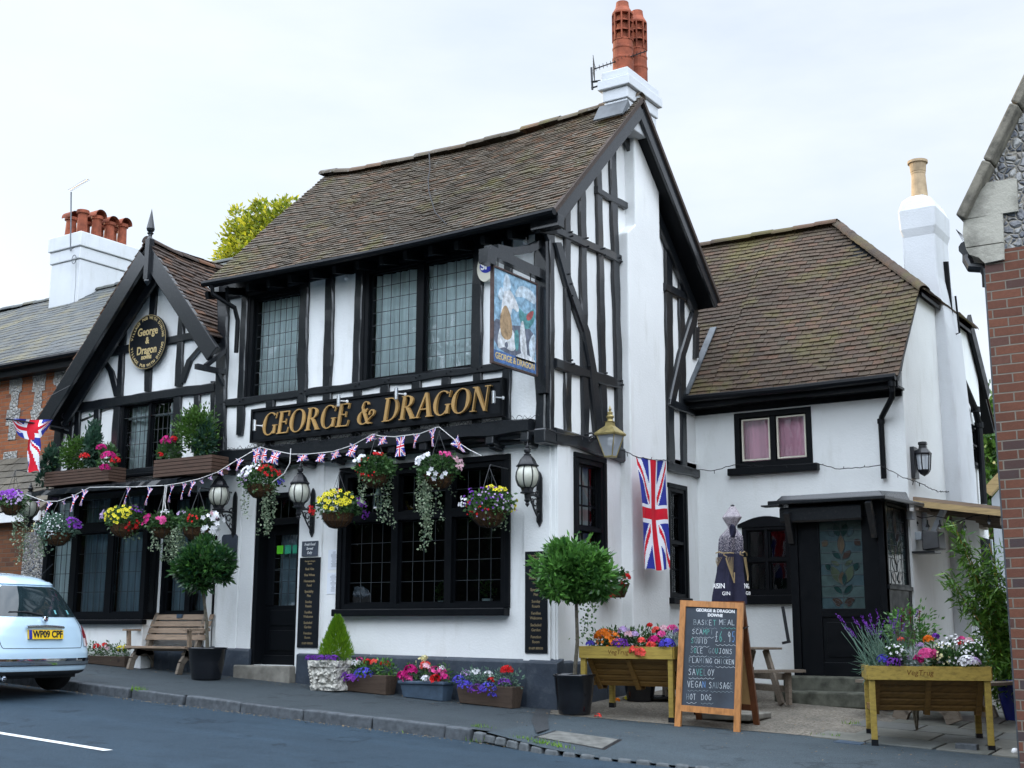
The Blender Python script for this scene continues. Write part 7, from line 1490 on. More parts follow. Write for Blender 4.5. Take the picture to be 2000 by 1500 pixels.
# ================================================================== chalkboard
ab0, ab1 = PG(1318, 1418), PG(1445, 1430); d_, n_, W = frame_on_ground(ab0, ab1); zT = (at_depth(1341, 1171, ab0).z+at_depth(1460, 1174, ab1).z)/2
ab = thing('a_board', 'wooden A-board chalkboard listing basket meals for 6.95', 'chalkboard', ab0); zB = min(ab0.z, ab1.z); Hh = zT-zB; lean = .23
class AB:
    def p(s, u, z, d=0.):
        k = (z)/Hh; return Vector((ab0.x, ab0.y, 0))+d_*u+n_*(lean*k)+Vector((0, 0, lerp(ab0.z, ab1.z, u/W)+k*(zT-(ab0.z+ab1.z)/2)))-n_*d
apl = AB(); fwd = .062; m = MB()
pbox(m, apl, 0, fwd, 0, Hh, -.025, .012, r=.3); pbox(m, apl, W-fwd, W, 0, Hh, -.025, .013, r=.6); m.build('stile', WFRAME, ab); m = MB(); pbox(m, apl, fwd, W-fwd, Hh-fwd, Hh, -.024, .012, r=.4); m.build('rail', WFRAME, ab); m = MB(); pbox(m, apl, fwd, W-fwd, .15, .15+fwd, -.024, .011, r=.5); m.build('rail', WFRAME, ab)
m = MB(); pbox(m, apl, fwd-.004, W-fwd+.004, .15+fwd-.004, Hh-fwd+.004, -.015, -.004); m.build('board', CHALKB, ab)
class ABr:
    def p(s, u, z, d=0.):
        k = z/Hh; base = Vector((ab0.x, ab0.y, 0))+d_*u+n_*(lean+(.36)*(1-k)+.03)+n_*d; zz = ground(base.x, base.y); return Vector((base.x, base.y, lerp(zz, zT, k)))
r_ = ABr(); m = MB(); pbox(m, r_, 0, fwd, 0, Hh, -.03, .008); pbox(m, r_, W-fwd, W, 0, Hh, -.03, .009); pbox(m, r_, fwd, W-fwd, .15, .15+fwd, -.03, .007); pbox(m, r_, fwd, W-fwd, Hh-fwd, Hh, -.03, .007); m.build('rear_frame', WRED, ab); m = MB(); pbox(m, r_, fwd, W-fwd, .15+fwd, Hh-fwd, -.02, -.01); m.build('rear_board', WPLY, ab)
m = MB()
for u in (-.01, W+.01): a = apl.p(u, Hh*.80, -.01); b = r_.p(u, Hh*.80, 0); m.tube([a, b], .006, 5); m.lathe([(.012, -.01), (.012, .01)], a, 8)
m.build('stay', BLACKIRON, ab)
CF = {'A': [(0,0,.5,1),(.5,1,1,0),(.2,.4,.8,.4)], 'B': [(0,0,0,1),(0,1,.7,.95),(.7,.95,.75,.6),(.75,.6,0,.52),(0,.52,.9,.4),(.9,.4,.8,.05),(.8,.05,0,0)], 'C': [(.9,.85,.5,1),(.5,1,.05,.6),(.05,.6,.1,.2),(.1,.2,.5,0),(.5,0,.9,.15)], 'D': [(0,0,0,1),(0,1,.6,.9),(.6,.9,.9,.5),(.9,.5,.6,.05),(.6,.05,0,0)], 'E': [(0,0,0,1),(0,1,.8,1),(0,.5,.6,.5),(0,0,.8,0)], 'F': [(0,0,0,1),(0,1,.8,1),(0,.5,.6,.5)], 'G': [(.9,.85,.5,1),(.5,1,.05,.6),(.05,.6,.1,.2),(.1,.2,.5,0),(.5,0,.9,.15),(.9,.15,.9,.45),(.9,.45,.55,.45)], 'H': [(0,0,0,1),(.8,0,.8,1),(0,.5,.8,.5)], 'I': [(.4,0,.4,1)], 'J': [(.3,1,.9,1),(.6,1,.6,.15),(.6,.15,.3,0),(.3,0,.05,.2)], 'K': [(0,0,0,1),(.8,1,0,.45),(.1,.5,.8,0)], 'L': [(0,1,0,0),(0,0,.75,0)], 'M': [(0,0,.05,1),(.05,1,.5,.4),(.5,.4,.95,1),(.95,1,1,0)], 'N': [(0,0,0,1),(0,1,.85,0),(.85,0,.85,1)], 'O': [(.5,1,.05,.6),(.05,.6,.1,.2),(.1,.2,.5,0),(.5,0,.9,.3),(.9,.3,.85,.75),(.85,.75,.5,1)], 'P': [(0,0,0,1),(0,1,.8,.9),(.8,.9,.75,.55),(.75,.55,0,.45)], 'Q': [(.5,1,.05,.6),(.05,.6,.1,.2),(.1,.2,.5,0),(.5,0,.9,.3),(.9,.3,.85,.75),(.85,.75,.5,1),(.6,.3,1,-.1)], 'S': [(.85,.85,.45,1),(.45,1,.1,.75),(.1,.75,.75,.4),(.75,.4,.7,.1),(.7,.1,.35,0),(.35,0,.0,.15)], 'T': [(0,1,.9,1),(.45,1,.45,0)], 'U': [(0,1,.05,.2),(.05,.2,.4,0),(.4,0,.75,.2),(.75,.2,.8,1)], 'V': [(0,1,.45,0),(.45,0,.9,1)], 'X': [(0,0,.8,1),(0,1,.8,0)], 'Y': [(0,1,.4,.5),(.85,1,.2,0)], '6': [(.7,1,.2,.6),(.2,.6,.1,.2),(.1,.2,.4,0),(.4,0,.75,.2),(.75,.2,.5,.5),(.5,.5,.12,.35)], '9': [(.75,.8,.4,1),(.4,1,.1,.75),(.1,.75,.4,.5),(.4,.5,.75,.75),(.75,.85,.65,0)], '5': [(.8,1,.2,1),(.2,1,.15,.55),(.15,.55,.6,.6),(.6,.6,.75,.25),(.75,.25,.4,0),(.4,0,.05,.1)], '.': [(.2,0,.28,.03)], '£': [(.8,.9,.5,1),(.5,1,.3,.75),(.3,.75,.4,.3),(.4,.3,.05,0),(.05,0,.85,.05),(.1,.5,.65,.5)]}
CHK = {'w': simple('white_chalk', (.52, .56, .58), .9, .15, 60, .1, 0, 0), 'g': simple('green_chalk', (.12, .40, .34), .9, .2, 60, .1, 0, 0), 'd': simple('faint_chalk', (.22, .26, .28), .9, .3, 60, .1, 0, 0), 'b': simple('blue_chalk', (.14, .28, .55), .9, .2, 60, .1, 0, 0)}
chk = {k: MB() for k in CHK}
def chalk(s_, x, y, h, adv, cols, ul=None):
    # x,y in photo pixels of the board face (left, baseline)
    for i, ch in enumerate(s_):
        k = cols[i % len(cols)]
        for (a, b, c, e) in CF.get(ch, []):
            cw = adv*.72; P_ = [(x+i*adv+a*cw, y-b*h+i*.25), (x+i*adv+c*cw, y-e*h+i*.25)]; W3 = [abp(px_, py_) for px_, py_ in P_]; stroke(chk[k], W3[0], W3[1], .0042)
    if ul:
        n = int((ul[1]-ul[0])/4); pr = None
        for j in range(n+1): q = abp(ul[0]+(ul[1]-ul[0])*j/n, y+7+1.2*(1 if j % 2 else -1)+j*.04); (stroke(chk[ul[2]], pr, q, .003) if pr is not None else None); pr = q
nab = (apl.p(1, 0, 0)-apl.p(0, 0, 0)).cross(apl.p(0, 1, 0)-apl.p(0, 0, 0)).normalized(); pab = apl.p(0, 0, -.0025)
def abp(x, y): r = ray(x, y); return CAM+r*((pab-CAM).dot(nab)/r.dot(nab))
def stroke(mb, a, b, w_):
    d = (b-a)
    if d.length < 1e-6: return
    s = nab.cross(d).normalized()*(w_/2); e = d.normalized()*w_*.4; mb.face([a-s-e, b-s+e, b+s+e, a+s-e])
chalk('BASKET', 1355, 1220, 10, 7.6, 'dwwdwg', (1356, 1400, 'd')); chalk('MEAL', 1405, 1220, 10, 8.2, 'wdww', (1408, 1437, 'g'))
chalk('SCAMPI', 1352, 1238, 9.5, 7.2, 'wwwggd', (1352, 1394, 'w')); chalk('SQUID', 1350, 1256, 9.5, 6.6, 'gdwww', (1350, 1385, 'w')); chalk('£6.95', 1397, 1253, 20, 8.2, 'wgwwb', (1398, 1437, 'w'))
chalk('SOLE', 1349, 1275, 10, 6.4, 'dgww', (1347, 1380, 'w')); chalk('GOUJONS', 1384, 1276, 10, 6.8, 'ddgwwww', (1382, 1425, 'd')); chalk('FLAMING', 1346, 1294, 9.5, 6.6, 'dwwddww', (1346, 1392, 'd')); chalk('CHICKEN', 1396, 1296, 9, 5.6, 'wwddwww', (1398, 1436, 'w'))
chalk('SAVELOY', 1345, 1318, 12, 7.5, 'wwggdww', (1345, 1395, 'w')); chalk('VEGAN', 1343, 1342, 12, 7.4, 'wwwwb', (1343, 1383, 'd')); chalk('SAUSAGE', 1385, 1344, 12, 6.9, 'wddwwwd', (1388, 1432, 'd')); chalk('HOT', 1341, 1366, 11, 6.6, 'dww', (1341, 1360, 'w')); chalk('DOG', 1370, 1367, 11, 7, 'www', (1369, 1393, 'd'))
for k in chk: chk[k].build('chalk_writing', CHK[k], ab)
ct = abp(1397, 1193); vv = (ct-apl.p(0, 0, -.0035)); uc = vv.dot(d_); zc_ = (ct.z-lerp(ab0.z, ab1.z, uc/W))/(zT-(ab0.z+ab1.z)/2)*Hh
text_mesh('lettering', 'GEORGE & DRAGON', apl, uc, zc_, .044, -.0036, WHITEP, ab, bold=.0018, thick=.0004, sx=1.0); text_mesh('lettering', 'DOWNE', apl, uc, zc_-.047, .041, -.0036, WHITEP, ab, bold=.0018, thick=.0004)
# ================================================================== closed parasol
pc = PF(1427, 1160, .55); pz0 = ground(pc.x, pc.y); um = thing('closed_parasol', 'folded navy and speckled parasol with gold harp standing in the yard', 'parasol', (pc.x, pc.y, pz0)); zt = PF(1427, 990, .55).z; sc = (zt-PF(1427, 1170, .55).z)/180.
NAVY = simple('navy_canvas', (.022, .022, .045), .8, .2, 20, .2, 0, .3, .004)
g = NG('speckled_canvas'); vo = g.noise(160, 2, .5); sz = g.n('SeparateXYZ'); g.lk(g.tc.outputs['Object'], sz.inputs[0]); mr = g.n('MapRange'); g.lk(sz.outputs[2], mr.inputs[0]); mr.inputs[1].default_value = zt-.66-pz0; mr.inputs[2].default_value = zt-.08-pz0; mr.inputs[3].default_value = .66; mr.inputs[4].default_value = .40
cm_ = g.n('Math', operation='GREATER_THAN'); g.lk(vo, cm_.inputs[0]); g.lk(mr.outputs[0], cm_.inputs[1]); g.col(g.mix(cm_.outputs[0], (.022, .022, .045), (.40, .36, .38))); g.rough(.8, .2); SPECK = g.mat
def canopy(prof, mat, nm):
    m = MB(); rows = []
    for (y, r) in prof:
        z = zt-(y-990)*sc; row = []; lx = .048*(1170-y)/180; cx_, cy_ = pc.x+_R.x*lx, pc.y+_R.y*lx
        for k in range(60):
            a = 2*PI*k/60; f = 1+.20*min(1, (y-990)/70)*(1-2*abs(math.sin(a*2.5+.4)))+.04*math.sin(a*9); row.append(Vector((cx_+math.cos(a)*r*sc*f*.86, cy_+math.sin(a)*r*sc*f*.72, z)))
        rows.append(row)
    m.grid(rows, 0, .5, cyc=True); return m.build(nm, mat, um)
canopy([(988, 3), (990, 7), (1000, 14), (1010, 22), (1013, 21), (1029, 9), (1032, 9.5), (1048, 25), (1054, 26.5), (1070, 27), (1083, 27.5)], SPECK, 'upper_canopy'); canopy([(1083, 27.5), (1100, 28), (1118, 29), (1140, 33), (1165, 37), (1180, 38), (1182, 28)], NAVY, 'lower_canopy')
m = MB(); m.lathe([(.022, -.02), (.022, .02), (.0, .03)], (pc.x+_R.x*.048, pc.y+_R.y*.048, zt), 10); m.build('finial', BLACKIRON, um)
fc = at_depth(1424, 1033, pc)-_F*.13; m = MB(); m.prism([fc+_R2*x*sc*.8+_U2*y*sc*.7 for x, y in ((-1, 17), (4, 12), (6, -2), (3, -16), (0, -20), (-4, -8), (-5, 6))], (.01, .05, 0)); m.build('fold_opening', NAVY, um); m = MB(); m.tube([(pc.x, pc.y, pz0), (pc.x, pc.y, zt-.9)], .02, 8); m.build('pole', WGREY, um)
m = MB(); m.box((pc.x-.3, pc.y-.3, pz0+.004), (pc.x+.3, pc.y+.3, pz0+.07)); bevel(m.build('base', CONC, um), .015)
class UP:
    def p(s, u, z, d=0.): r = 29*sc*(1+max(0, (zt-z)/sc-130)*.006); a = u/r; q = Vector((math.sin(a)*r*.98, -math.cos(a)*r*.86, 0)); nn = Vector((math.sin(a), -math.cos(a), 0)); q = Matrix.Rotation(.56, 3, 'Z') @ q; nn = Matrix.Rotation(.56, 3, 'Z') @ nn; return Vector((pc.x, pc.y, z))+q*1.12+nn*(d+.012)
up = UP(); zz = zt-(1146-990)*sc; text_mesh('lettering', 'AISIN', up, -26*sc, zz, .075, 0, WHITEP, um, bold=.001, thick=.001, sx=.78); text_mesh('lettering', 'NG', up, 28*sc, zz, .075, 0, WHITEP, um, bold=.001, thick=.001, sx=.7); text_mesh('lettering', 'GIN', up, -12*sc, zz-.08, .055, 0, WHITEP, um, thick=.001, sx=.8); text_mesh('lettering', 'GUI', up, 30*sc, zz-.075, .055, 0, WHITEP, um, thick=.001, sx=.8)
m = MB(); q = lambda x, y: up.p((x-1427)*sc*1.1, zt-(y-990)*sc, .006)
for pts in ([(1401, 1082), (1408, 1080), (1415, 1083), (1424, 1082), (1430, 1083)], [(1417, 1081), (1415, 1086), (1420, 1090)], [(1444, 1082), (1450, 1079), (1456, 1082), (1458, 1086)], [(1441, 1079), (1440, 1085), (1446, 1087)], [(1418, 1092), (1422, 1110), (1427, 1130), (1429, 1140)], [(1430, 1120), (1429, 1140)], [(1448, 1090), (1452, 1110), (1456, 1128), (1455, 1135)], [(1452, 1090), (1456, 1110), (1458, 1128)]):
    m.tube([q(*p) for p in pts], .007, 5)
for k in range(5): m.tube([q(1419+k*2.4, 1090), q(1425+k*.6, 1118+k*2)], .003, 4); m.tube([q(1402+k*2.6, 1090), q(1401+k*.6, 1100+k*2)], .003, 4)
m.build('harp_emblem', simple('gold_print', (.30, .22, .11), .6, .2, 10, .3, 0, 0), um)
# ================================================================== bench on the left
fl_, fr_ = PG(250, 1310), PG(357, 1317); bY = (fl_.y+fr_.y)/2
bx0_, bx1_ = PF(240, 1262, bY).x, PF(355, 1265, bY).x; gzb = ground((bx0_+bx1_)/2, bY); sz_ = PF(300, 1262, bY).z; bn = thing('wooden_bench', 'weathered slatted wooden bench with curved legs against the bay', 'bench', ((bx0_+bx1_)/2, bY, gzb))
bt = PF(362, 1198, bY+.40).z; m = MB()
for k in range(4): m.box((bx0_+.02, bY+k*.085, sz_-.03-k*.012), (bx1_+.05, bY+k*.085+.078, sz_+.0-k*.012), 0, random.random())
bevel(m.build('seat', WBENCH, bn), .004); m = MB(); nb4 = 4
for k in range(4):
    z = lerp(sz_+.08, bt-.085, k/3); y = bY+.30+.035*k; m.hexa([(bx0_+.06, y, z), (bx1_+.10, y, z), (bx1_+.10, y+.022, z), (bx0_+.06, y+.022, z), (bx0_+.06, y+.03, z+.072), (bx1_+.10, y+.03, z+.072), (bx1_+.10, y+.052, z+.072), (bx0_+.06, y+.052, z+.072)], 0, random.random())
bevel(m.build('backrest', WBENCH, bn), .004)
m = MB(); q = Vector(((bx0_+bx1_)/2+.05, bY+.42, bt-.03)); m.box((q.x-.05, q.y+.0-.02, q.z-.03), (q.x+.05, q.y+.02, q.z+.02)); m.build('plaque', PLASTIC, bn)
for x in (bx0_+.14, bx1_-.06):
    m = MB(); g0 = ground(x, bY)
    for pts in ([(bY+.02, g0), (bY+.06, g0+.14), (bY+.14, g0+.24), (bY+.10, sz_-.07)], [(bY+.46, g0), (bY+.42, g0+.14), (bY+.32, g0+.24), (bY+.32, sz_-.07)], [(bY+.10, sz_-.08), (bY+.24, sz_-.10), (bY+.40, sz_-.08)], [(bY+.14, g0+.22), (bY+.25, g0+.27), (bY+.36, g0+.22)], [(bY+.30, sz_-.10), (bY+.36, sz_+.1), (bY+.48, bt)]):
        for a, b in zip(pts, pts[1:]): m.beam((x, a[0], a[1]), (x, b[0], b[1]), .045, .085, (0, 1, .3))
    m.build('leg_frame', WGREY, bn)
for x in (bx0_+.03, bx1_+.06):
    m = MB(); m.box((x-.035, bY-.02, sz_+.20), (x+.035, bY+.40, sz_+.225)); m.beam((x, bY+.08, sz_-.05), (x, bY+.06, sz_+.2), .04, .05); m.build('armrest', WBENCH, bn)
# ================================================================== picnic tables in the yard
def picnic(cx, cy, L_, label, curved=False, topz=.74, rot=0.):
    g0 = ground(cx, cy); t = thing('picnic_table', label, 'picnic table', (cx, cy, g0), 'wooden picnic tables'); R = Matrix.Rotation(rot, 3, 'Z')
    def P(x, y, z): v = R @ Vector((x, y, 0)); return Vector((cx+v.x, cy+v.y, g0+z))
    m = MB()
    for k in range(5): y = -.30+k*.14; m.hexa([P(-L_/2, y, topz-.03), P(L_/2, y, topz-.03), P(L_/2, y+.13, topz-.03), P(-L_/2, y+.13, topz-.03), P(-L_/2, y, topz), P(L_/2, y, topz), P(L_/2, y+.13, topz), P(-L_/2, y+.13, topz)])
    bevel(m.build('tabletop', WGREY, t), .005)
    for s in (-1, 1):
        m = MB(); n = 8
        for k in range(2):
            a = []; 
            for i in range(n+1):
                x = lerp(-L_/2-.05, L_/2+.05, i/n); yy = s*(.58+k*.13+.05*math.cos((i/n-.5)*PI)); a.append((x, yy))
            for (x0, y0), (x1, y1) in zip(a, a[1:]): m.hexa([P(x0, y0-.06, .42), P(x1, y1-.06, .42), P(x1, y1+.06, .42), P(x0, y0+.06, .42), P(x0, y0-.06, .455), P(x1, y1-.06, .455), P(x1, y1+.06, .455), P(x0, y0+.06, .455)])
        m.build('seat', WGREY, t)
    for sx in (-1, 1):
        m = MB(); x = sx*(L_/2-.18)
        if curved:
            for s in (-1, 1):
                pts = [(s*.34, 0), (s*.29, .13), (s*.18, .22), (0, .28), (-s*.15, .42), (-s*.2, .67)]
                for a, b in zip(pts, pts[1:]): m.beam(P(x, a[0], a[1]), P(x, b[0], b[1]), .06, .18, (0, 0, 1) if abs(a[0]-b[0]) > abs(a[1]-b[1]) else (R @ Vector((0, 1, 0))))
        else:
            for s in (-1, 1): m.beam(P(x, s*.52, 0), P(x, s*.16, topz-.03), .045, .10, R @ Vector((0, 1, 0)))
            for s in (-1, 1): m.beam(P(x+.02, s*.66, 0), P(x+.02, s*.66, .42), .045, .09, R @ Vector((0, 1, 0)))
            m.beam(P(x+.03, -.70, .36), P(x+.03, .70, .36), .04, .09); m.beam(P(x+.03, -.70, .2), P(x+.03, .70, .2), .04, .08)
        m.build('leg_frame', WGREY, t)
    return t
pc1 = PG(1562, 1381); t = picnic(pc1.x-.82, pc1.y-.22, 1.5, 'grey wooden picnic table mostly hidden behind the chalkboard', rot=.95); t.scale = (.85, .85, .85)
pc2 = PG(1820, 1412); t = picnic(pc2.x+.05, pc2.y+.36, 1.3, 'picnic table with curved legs behind the lavender planter', True, .64, PI/2-.2); t.scale = (.9, .9, .9)
# ================================================================== bamboo
c = PG(1972, 1405); t = thing('bamboo_plant', 'tall leafy bamboo in front of the cottage side wall', 'plant', c); m = MB(); tips = []
for (x, y) in ((1880, 1060), (1862, 1020), (1905, 1100), (1925, 1060), (1945, 1120), (1890, 1170), (1860, 1130), (1920, 1200), (1955, 1190), (1900, 1250), (1935, 1290), (1965, 1250), (1970, 1150), (1890, 1120), (1930, 1160), (1965, 1330), (1940, 1350)):
    q = at_depth(x, y, c)+Vector((0, random.uniform(-.15, .25), 0)); b = c+Vector((random.uniform(-.12, .05), random.uniform(-.1, .1), .1)); pts = [b, b.lerp(q, .5)+Vector((.10, 0, .12)), q]; m.tube(pts, .006, 5); tips.append(pts)
m.build('canes', WGREEN, t); m = MB()
for pts in tips:
    for j in range(330):
        u = random.random()**.7; base = pts[0].lerp(pts[1], u*2) if u < .5 else pts[1].lerp(pts[2], u*2-1)
        if u < .35: continue
        d = (gauss_dir()+Vector((-.3, -.2, -.25))).normalized(); s = base+gauss_dir()*random.uniform(.02, .14); m.leaf(s, d*random.uniform(.09, .15), .022)
m.build('leaves', LBAM, t)
pb3 = c+Vector((.10, -.05, 0)); pb3.z = ground(pb3.x, pb3.y); t = thing('blue_pot', 'glazed blue pot at the foot of the bamboo', 'pot', pb3); m = MB(); m.lathe([(.13, 0), (.19, .25), (.2, .38), (.22, .40), (.22, .43), (.18, .43), (.17, .38)], pb3, 24); m.build('pot', POTBLUE, t, smooth=True)
# ================================================================== lean-to canopy, festoon and fittings on the cottage side
CYf = 3.95; a = PF(1776, 982, CYf); b = PF(1962, 1003, CYf); cp = thing('wooden_canopy', 'new softwood canopy over the side passage beside the cottage', 'canopy', a); m = MB()
m.beam(a, b, .045, .075, r=.1); m.build('front_rafter', WRAFT, cp); m = MB(); m.beam(a+Vector((0, .005, .06)), b+Vector((0, .005, .055)), .05, .045, r=.9); m.beam(a+Vector((-.03, 0, .07)), a+Vector((.0, 0, .12)), .05, .05); m.build('top_batten', WBENCH, cp)
for k in range(1, 7): m = MB(); m.beam(a+Vector((0, .55*k, -.01)), b+Vector((0, .55*k, -.01)), .045, .09); m.build('rafter', WGREY, cp)
m = MB(); m.box((WXR+.01, CYf, a.z-.1), (WXR+.06, CYf+3.6, a.z-.05)); m.box((b.x-.06, CYf, b.z-.14), (b.x, CYf+3.6, b.z-.05)); m.build('wall_plate', WGREY, cp)
g = NG('roof_boards'); g.col((.16, .15, .13)); g.rough(.8); m = MB(); m.hexa([a+Vector((0, .05, .085)), b+Vector((0, .05, .08)), b+Vector((0, 3.6, .08)), a+Vector((0, 3.6, .085)), a+Vector((0, .05, .09)), b+Vector((0, .05, .085)), b+Vector((0, 3.6, .085)), a+Vector((0, 3.6, .09))]); m.build('roof_sheet', g.mat, cp)
m = MB(); q0 = PS(1812, 1065, WXR+.05); q1_ = PF(1848, 1010, q0.y); m.beam(q0, Vector((q1_.x, q0.y, a.z-.03)), .06, .10, (0, 1, 0)); m.beam((WXR+.03, q0.y, q0.z-.1), (WXR+.03, q0.y, a.z-.03), .05, .08, (0, 1, 0)); m.build('brace', GREYW, cp)
fs = thing('festoon_lights', 'string of black festoon bulbs hanging under the canopy', 'string lights', a); m = MB(); P_ = [PF(x, y, CYf+.1) for x, y in ((1782, 1005), (1800, 1012), (1825, 1008), (1850, 1013), (1870, 1020), (1900, 1008), (1930, 1004), (1958, 1012))]; m.tube(P_, .006, 5); m.build('cable', CABLE, fs)
for (x, y) in ((1790, 1022), (1812, 1028), (1836, 1028), (1855, 1030), (1884, 1030), (1932, 1018)):
    q = PF(x, y, CYf+.1); m = MB(); m.lathe([(.028, -.01), (.020, .02), (.010, .03), (.008, .08)], q, 8); lb = m.build('bulb_holder', CABLE, fs); m = MB(); m.lathe([(0, -.045), (.016, -.035), (.018, -.015), (.012, -.008)], q, 8); m.build('bulb', CLEARG, lb)
q = PS(1825, 1055, WXR+.22); sp = thing('wall_speaker', 'black loudspeaker on a wall bracket under the canopy', 'loudspeaker', q); m = MB(); m.hexa([q+Vector(v) for v in ((-.10, -.20, -.13), (.10, -.16, -.11), (.10, .16, -.11), (-.10, .20, -.13), (-.10, -.18, .12), (.09, -.15, .10), (.09, .15, .10), (-.1, .18, .12))]); bevel(m.build('cabinet', BLACKIRON, sp), .01); m = MB(); m.box((q.x-.22, q.y-.24, q.z-.17), (q.x+.06, q.y+.05, q.z-.145)); m.build('bracket', BLACKIRON, sp)
for i, (x, y, h) in enumerate(((1779, 1007, .10), (1796, 1047, .10))):
    q = PS(x, y, WXR+.04); t = thing('junction_box', ['grey junction box high beside the porch', 'grey junction box next to the loudspeaker'][i], 'junction box', q, 'grey junction boxes'); m = MB(); m.box((q.x-.04, q.y-.06, q.z-h/2), (q.x+.04, q.y+.06, q.z+h/2)); bevel(m.build('box', GREYW, t), .008)
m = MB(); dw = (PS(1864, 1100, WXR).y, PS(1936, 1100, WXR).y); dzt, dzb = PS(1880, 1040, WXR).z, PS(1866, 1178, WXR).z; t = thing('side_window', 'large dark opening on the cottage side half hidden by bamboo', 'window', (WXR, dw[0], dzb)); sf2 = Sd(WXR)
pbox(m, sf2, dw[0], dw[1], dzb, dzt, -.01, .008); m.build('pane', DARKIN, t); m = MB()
for (p, q_, s, r2) in ((dw[0]-.04, dw[0]+.02, dzb, dzt), (dw[1]-.02, dw[1]+.04, dzb, dzt), ((dw[0]+dw[1])/2-.03, (dw[0]+dw[1])/2+.03, dzb, dzt)): pbox(m, sf2, p, q_, s, r2, .0, .035)
pbox(m, sf2, dw[0]-.08, dw[1]+.08, dzb-.06, dzb, 0, .06); m.build('frame', GREYW, t)

# ------------------------------------------------------------------ things on the sill inside the big window
for i, (x, y, r) in enumerate(((952, 1176, .085), (862, 1180, .06))):
    q = PF(x, y, .20); t = thing('window_plant', ['potted plant inside the big window, right pane', 'smaller potted plant inside the big window, middle pane'][i], 'pot plant', q, 'pot plants on the inside sill'); m = MB(); m.lathe([(r*.6, -.04), (r*.8, .04), (r*.7, .04)], q, 14); m.build('pot', WHITEP, t); m = MB(); blob(m, q+Vector((0, 0, .13)), (r*1.2, r, .12), 160, .05, .018, 0, .5, .2); m.build('foliage', LBOX, t)
q = PF(738, 975, .12); t = thing('candle_lantern', 'white metal candle lantern hanging inside the big window', 'lantern', q); m = MB()
for k in range(6): a = k*PI/3; m.tube([q+Vector((math.cos(a)*.05, math.sin(a)*.05, -.10)), q+Vector((math.cos(a)*.045, math.sin(a)*.045, .05))], .006, 4)
m.lathe([(.06, -.12), (.055, -.10)], q, 12); m.lathe([(.055, .05), (.03, .09), (.02, .13), (0, .14)], q, 12); m.tube([q+Vector((0, 0, .14)), q+Vector((0, 0, .22))], .004, 4); m.build('frame', WHITEP, t)
# ================================================================== brick and flint building at the right edge
RY_ = -2.0; FR2 = Fr(RY_); hall = thing('brick_flint_hall', 'red brick and flint gable end with stone kneeler at right edge', 'building', (8, -1.9, -.4)); ex_ = PF(1925, 540, RY_).x; ex_b = ex_
kz = PF(1930, 515, RY_).z; gzR = -.8
m = MB(); m.face([FR2.p(ex_, gzR), FR2.p(14, gzR), FR2.p(14, kz+.10), FR2.p(ex_, kz+.10)]); m.face([FR2.p(ex_, kz+.1, -.2), FR2.p(14, kz+.1, -.2), FR2.p(14, gzR, -.2), FR2.p(ex_, gzR, -.2)]); m.build('wall', BRICK_R, hall)
m = MB(); m.face([(ex_, RY_, gzR), (ex_, RY_, kz+.1), (ex_, 5.6, kz+.1), (ex_, 5.6, gzR)]); m.build('side_wall', BRICK_RS, hall)
m = MB(); fx0 = PF(1958, 440, RY_).x; 
c1 = PF(1885, 425, RY_); c2_ = PF(1996, 195, RY_); k_ = (c2_.z-c1.z)/(c2_.x-c1.x)
zf_ = lambda x: c1.z+(x-c1.x)*k_
ap_ = 8.0
m.face([FR2.p(fx0, kz+.101, .0), FR2.p(14, kz+.101, 0), FR2.p(14, zf_(ap_)-.5, 0), FR2.p(ap_, zf_(ap_)-.1), FR2.p(ex_-.02, zf_(ex_-.02)-.1), FR2.p(ex_, kz+.5)]); m.build('flint_wall', FLINT, hall)
m = MB(); kp = [(1925, 512), (1960, 505), (1958, 440), (1990, 432), (1985, 345), (1918, 362), (1880, 425), (1882, 470), (1888, 485), (1912, 497)]
# kneeler stones: three stones with joints
def st(pts): 
    P = [PF(x, y, RY_-.03) for x, y in pts]; m.prism([Vector((p.x, RY_-.03, p.z)) for p in P], (0, .30, 0))
st([(1923, 514), (1961, 506), (1960, 474), (1886, 485), (1893, 497), (1912, 503)]); st([(1886, 483), (1960, 472), (1958, 416), (1882, 430), (1880, 455)]); st([(1882, 428), (1988, 412), (1985, 348), (1928, 356), (1905, 385)])
bevel(m.build('kneeler', STONE, hall), .012)
m = MB(); A_ = Vector((c1.x-.02, RY_-.10, c1.z-.02)); B_ = Vector((ap_, RY_-.10, zf_(ap_))); dd = (B_-A_).normalized(); n = 12
for i in range(n): 
    p, q = A_.lerp(B_, i/n)+dd*.004, A_.lerp(B_, (i+1)/n)-dd*.004; m.beam(p+Vector((0, .16, 0)), q+Vector((0, .16, 0)), .34, .075, (-1, 0, 1))
bevel(m.build('coping', COPING, hall), .015)
m = MB(); m.hexa([(ex_-.12, RY_+.2, kz+.35), (ap_, RY_+.2, zf_(ap_)-.12), (ap_, 5.6, zf_(ap_)-.12), (ex_-.12, 5.6, kz+.35), (ex_-.12, RY_+.2, kz+.42), (ap_, RY_+.2, zf_(ap_)-.05), (ap_, 5.6, zf_(ap_)-.05), (ex_-.12, 5.6, kz+.42)]); m.build('roof', SLATE, hall)
m = MB(); g0_ = Vector((ex_-.16, RY_+.1, PF(1880, 478, RY_).z)); m.tube([g0_, g0_+Vector((0, 3, 0))], .06, 10); m.tube([g0_+Vector((0, .05, -.02)), g0_+Vector((.0, .03, -.10)), g0_+Vector((.03, .0, -.17)), g0_+Vector((.12, -.0, -.19)), g0_+Vector((.15, .0, -.24)), g0_+Vector((.14, .04, -.34))], .042, 10)
m.build('gutter', BLACKIRON, hall); m = MB(); m.tube([(ex_-.012, RY_+.06, kz-.02), (ex_-.012, RY_+.06, -.2)], .014, 6); m.build('downpipe', LEAD, hall)
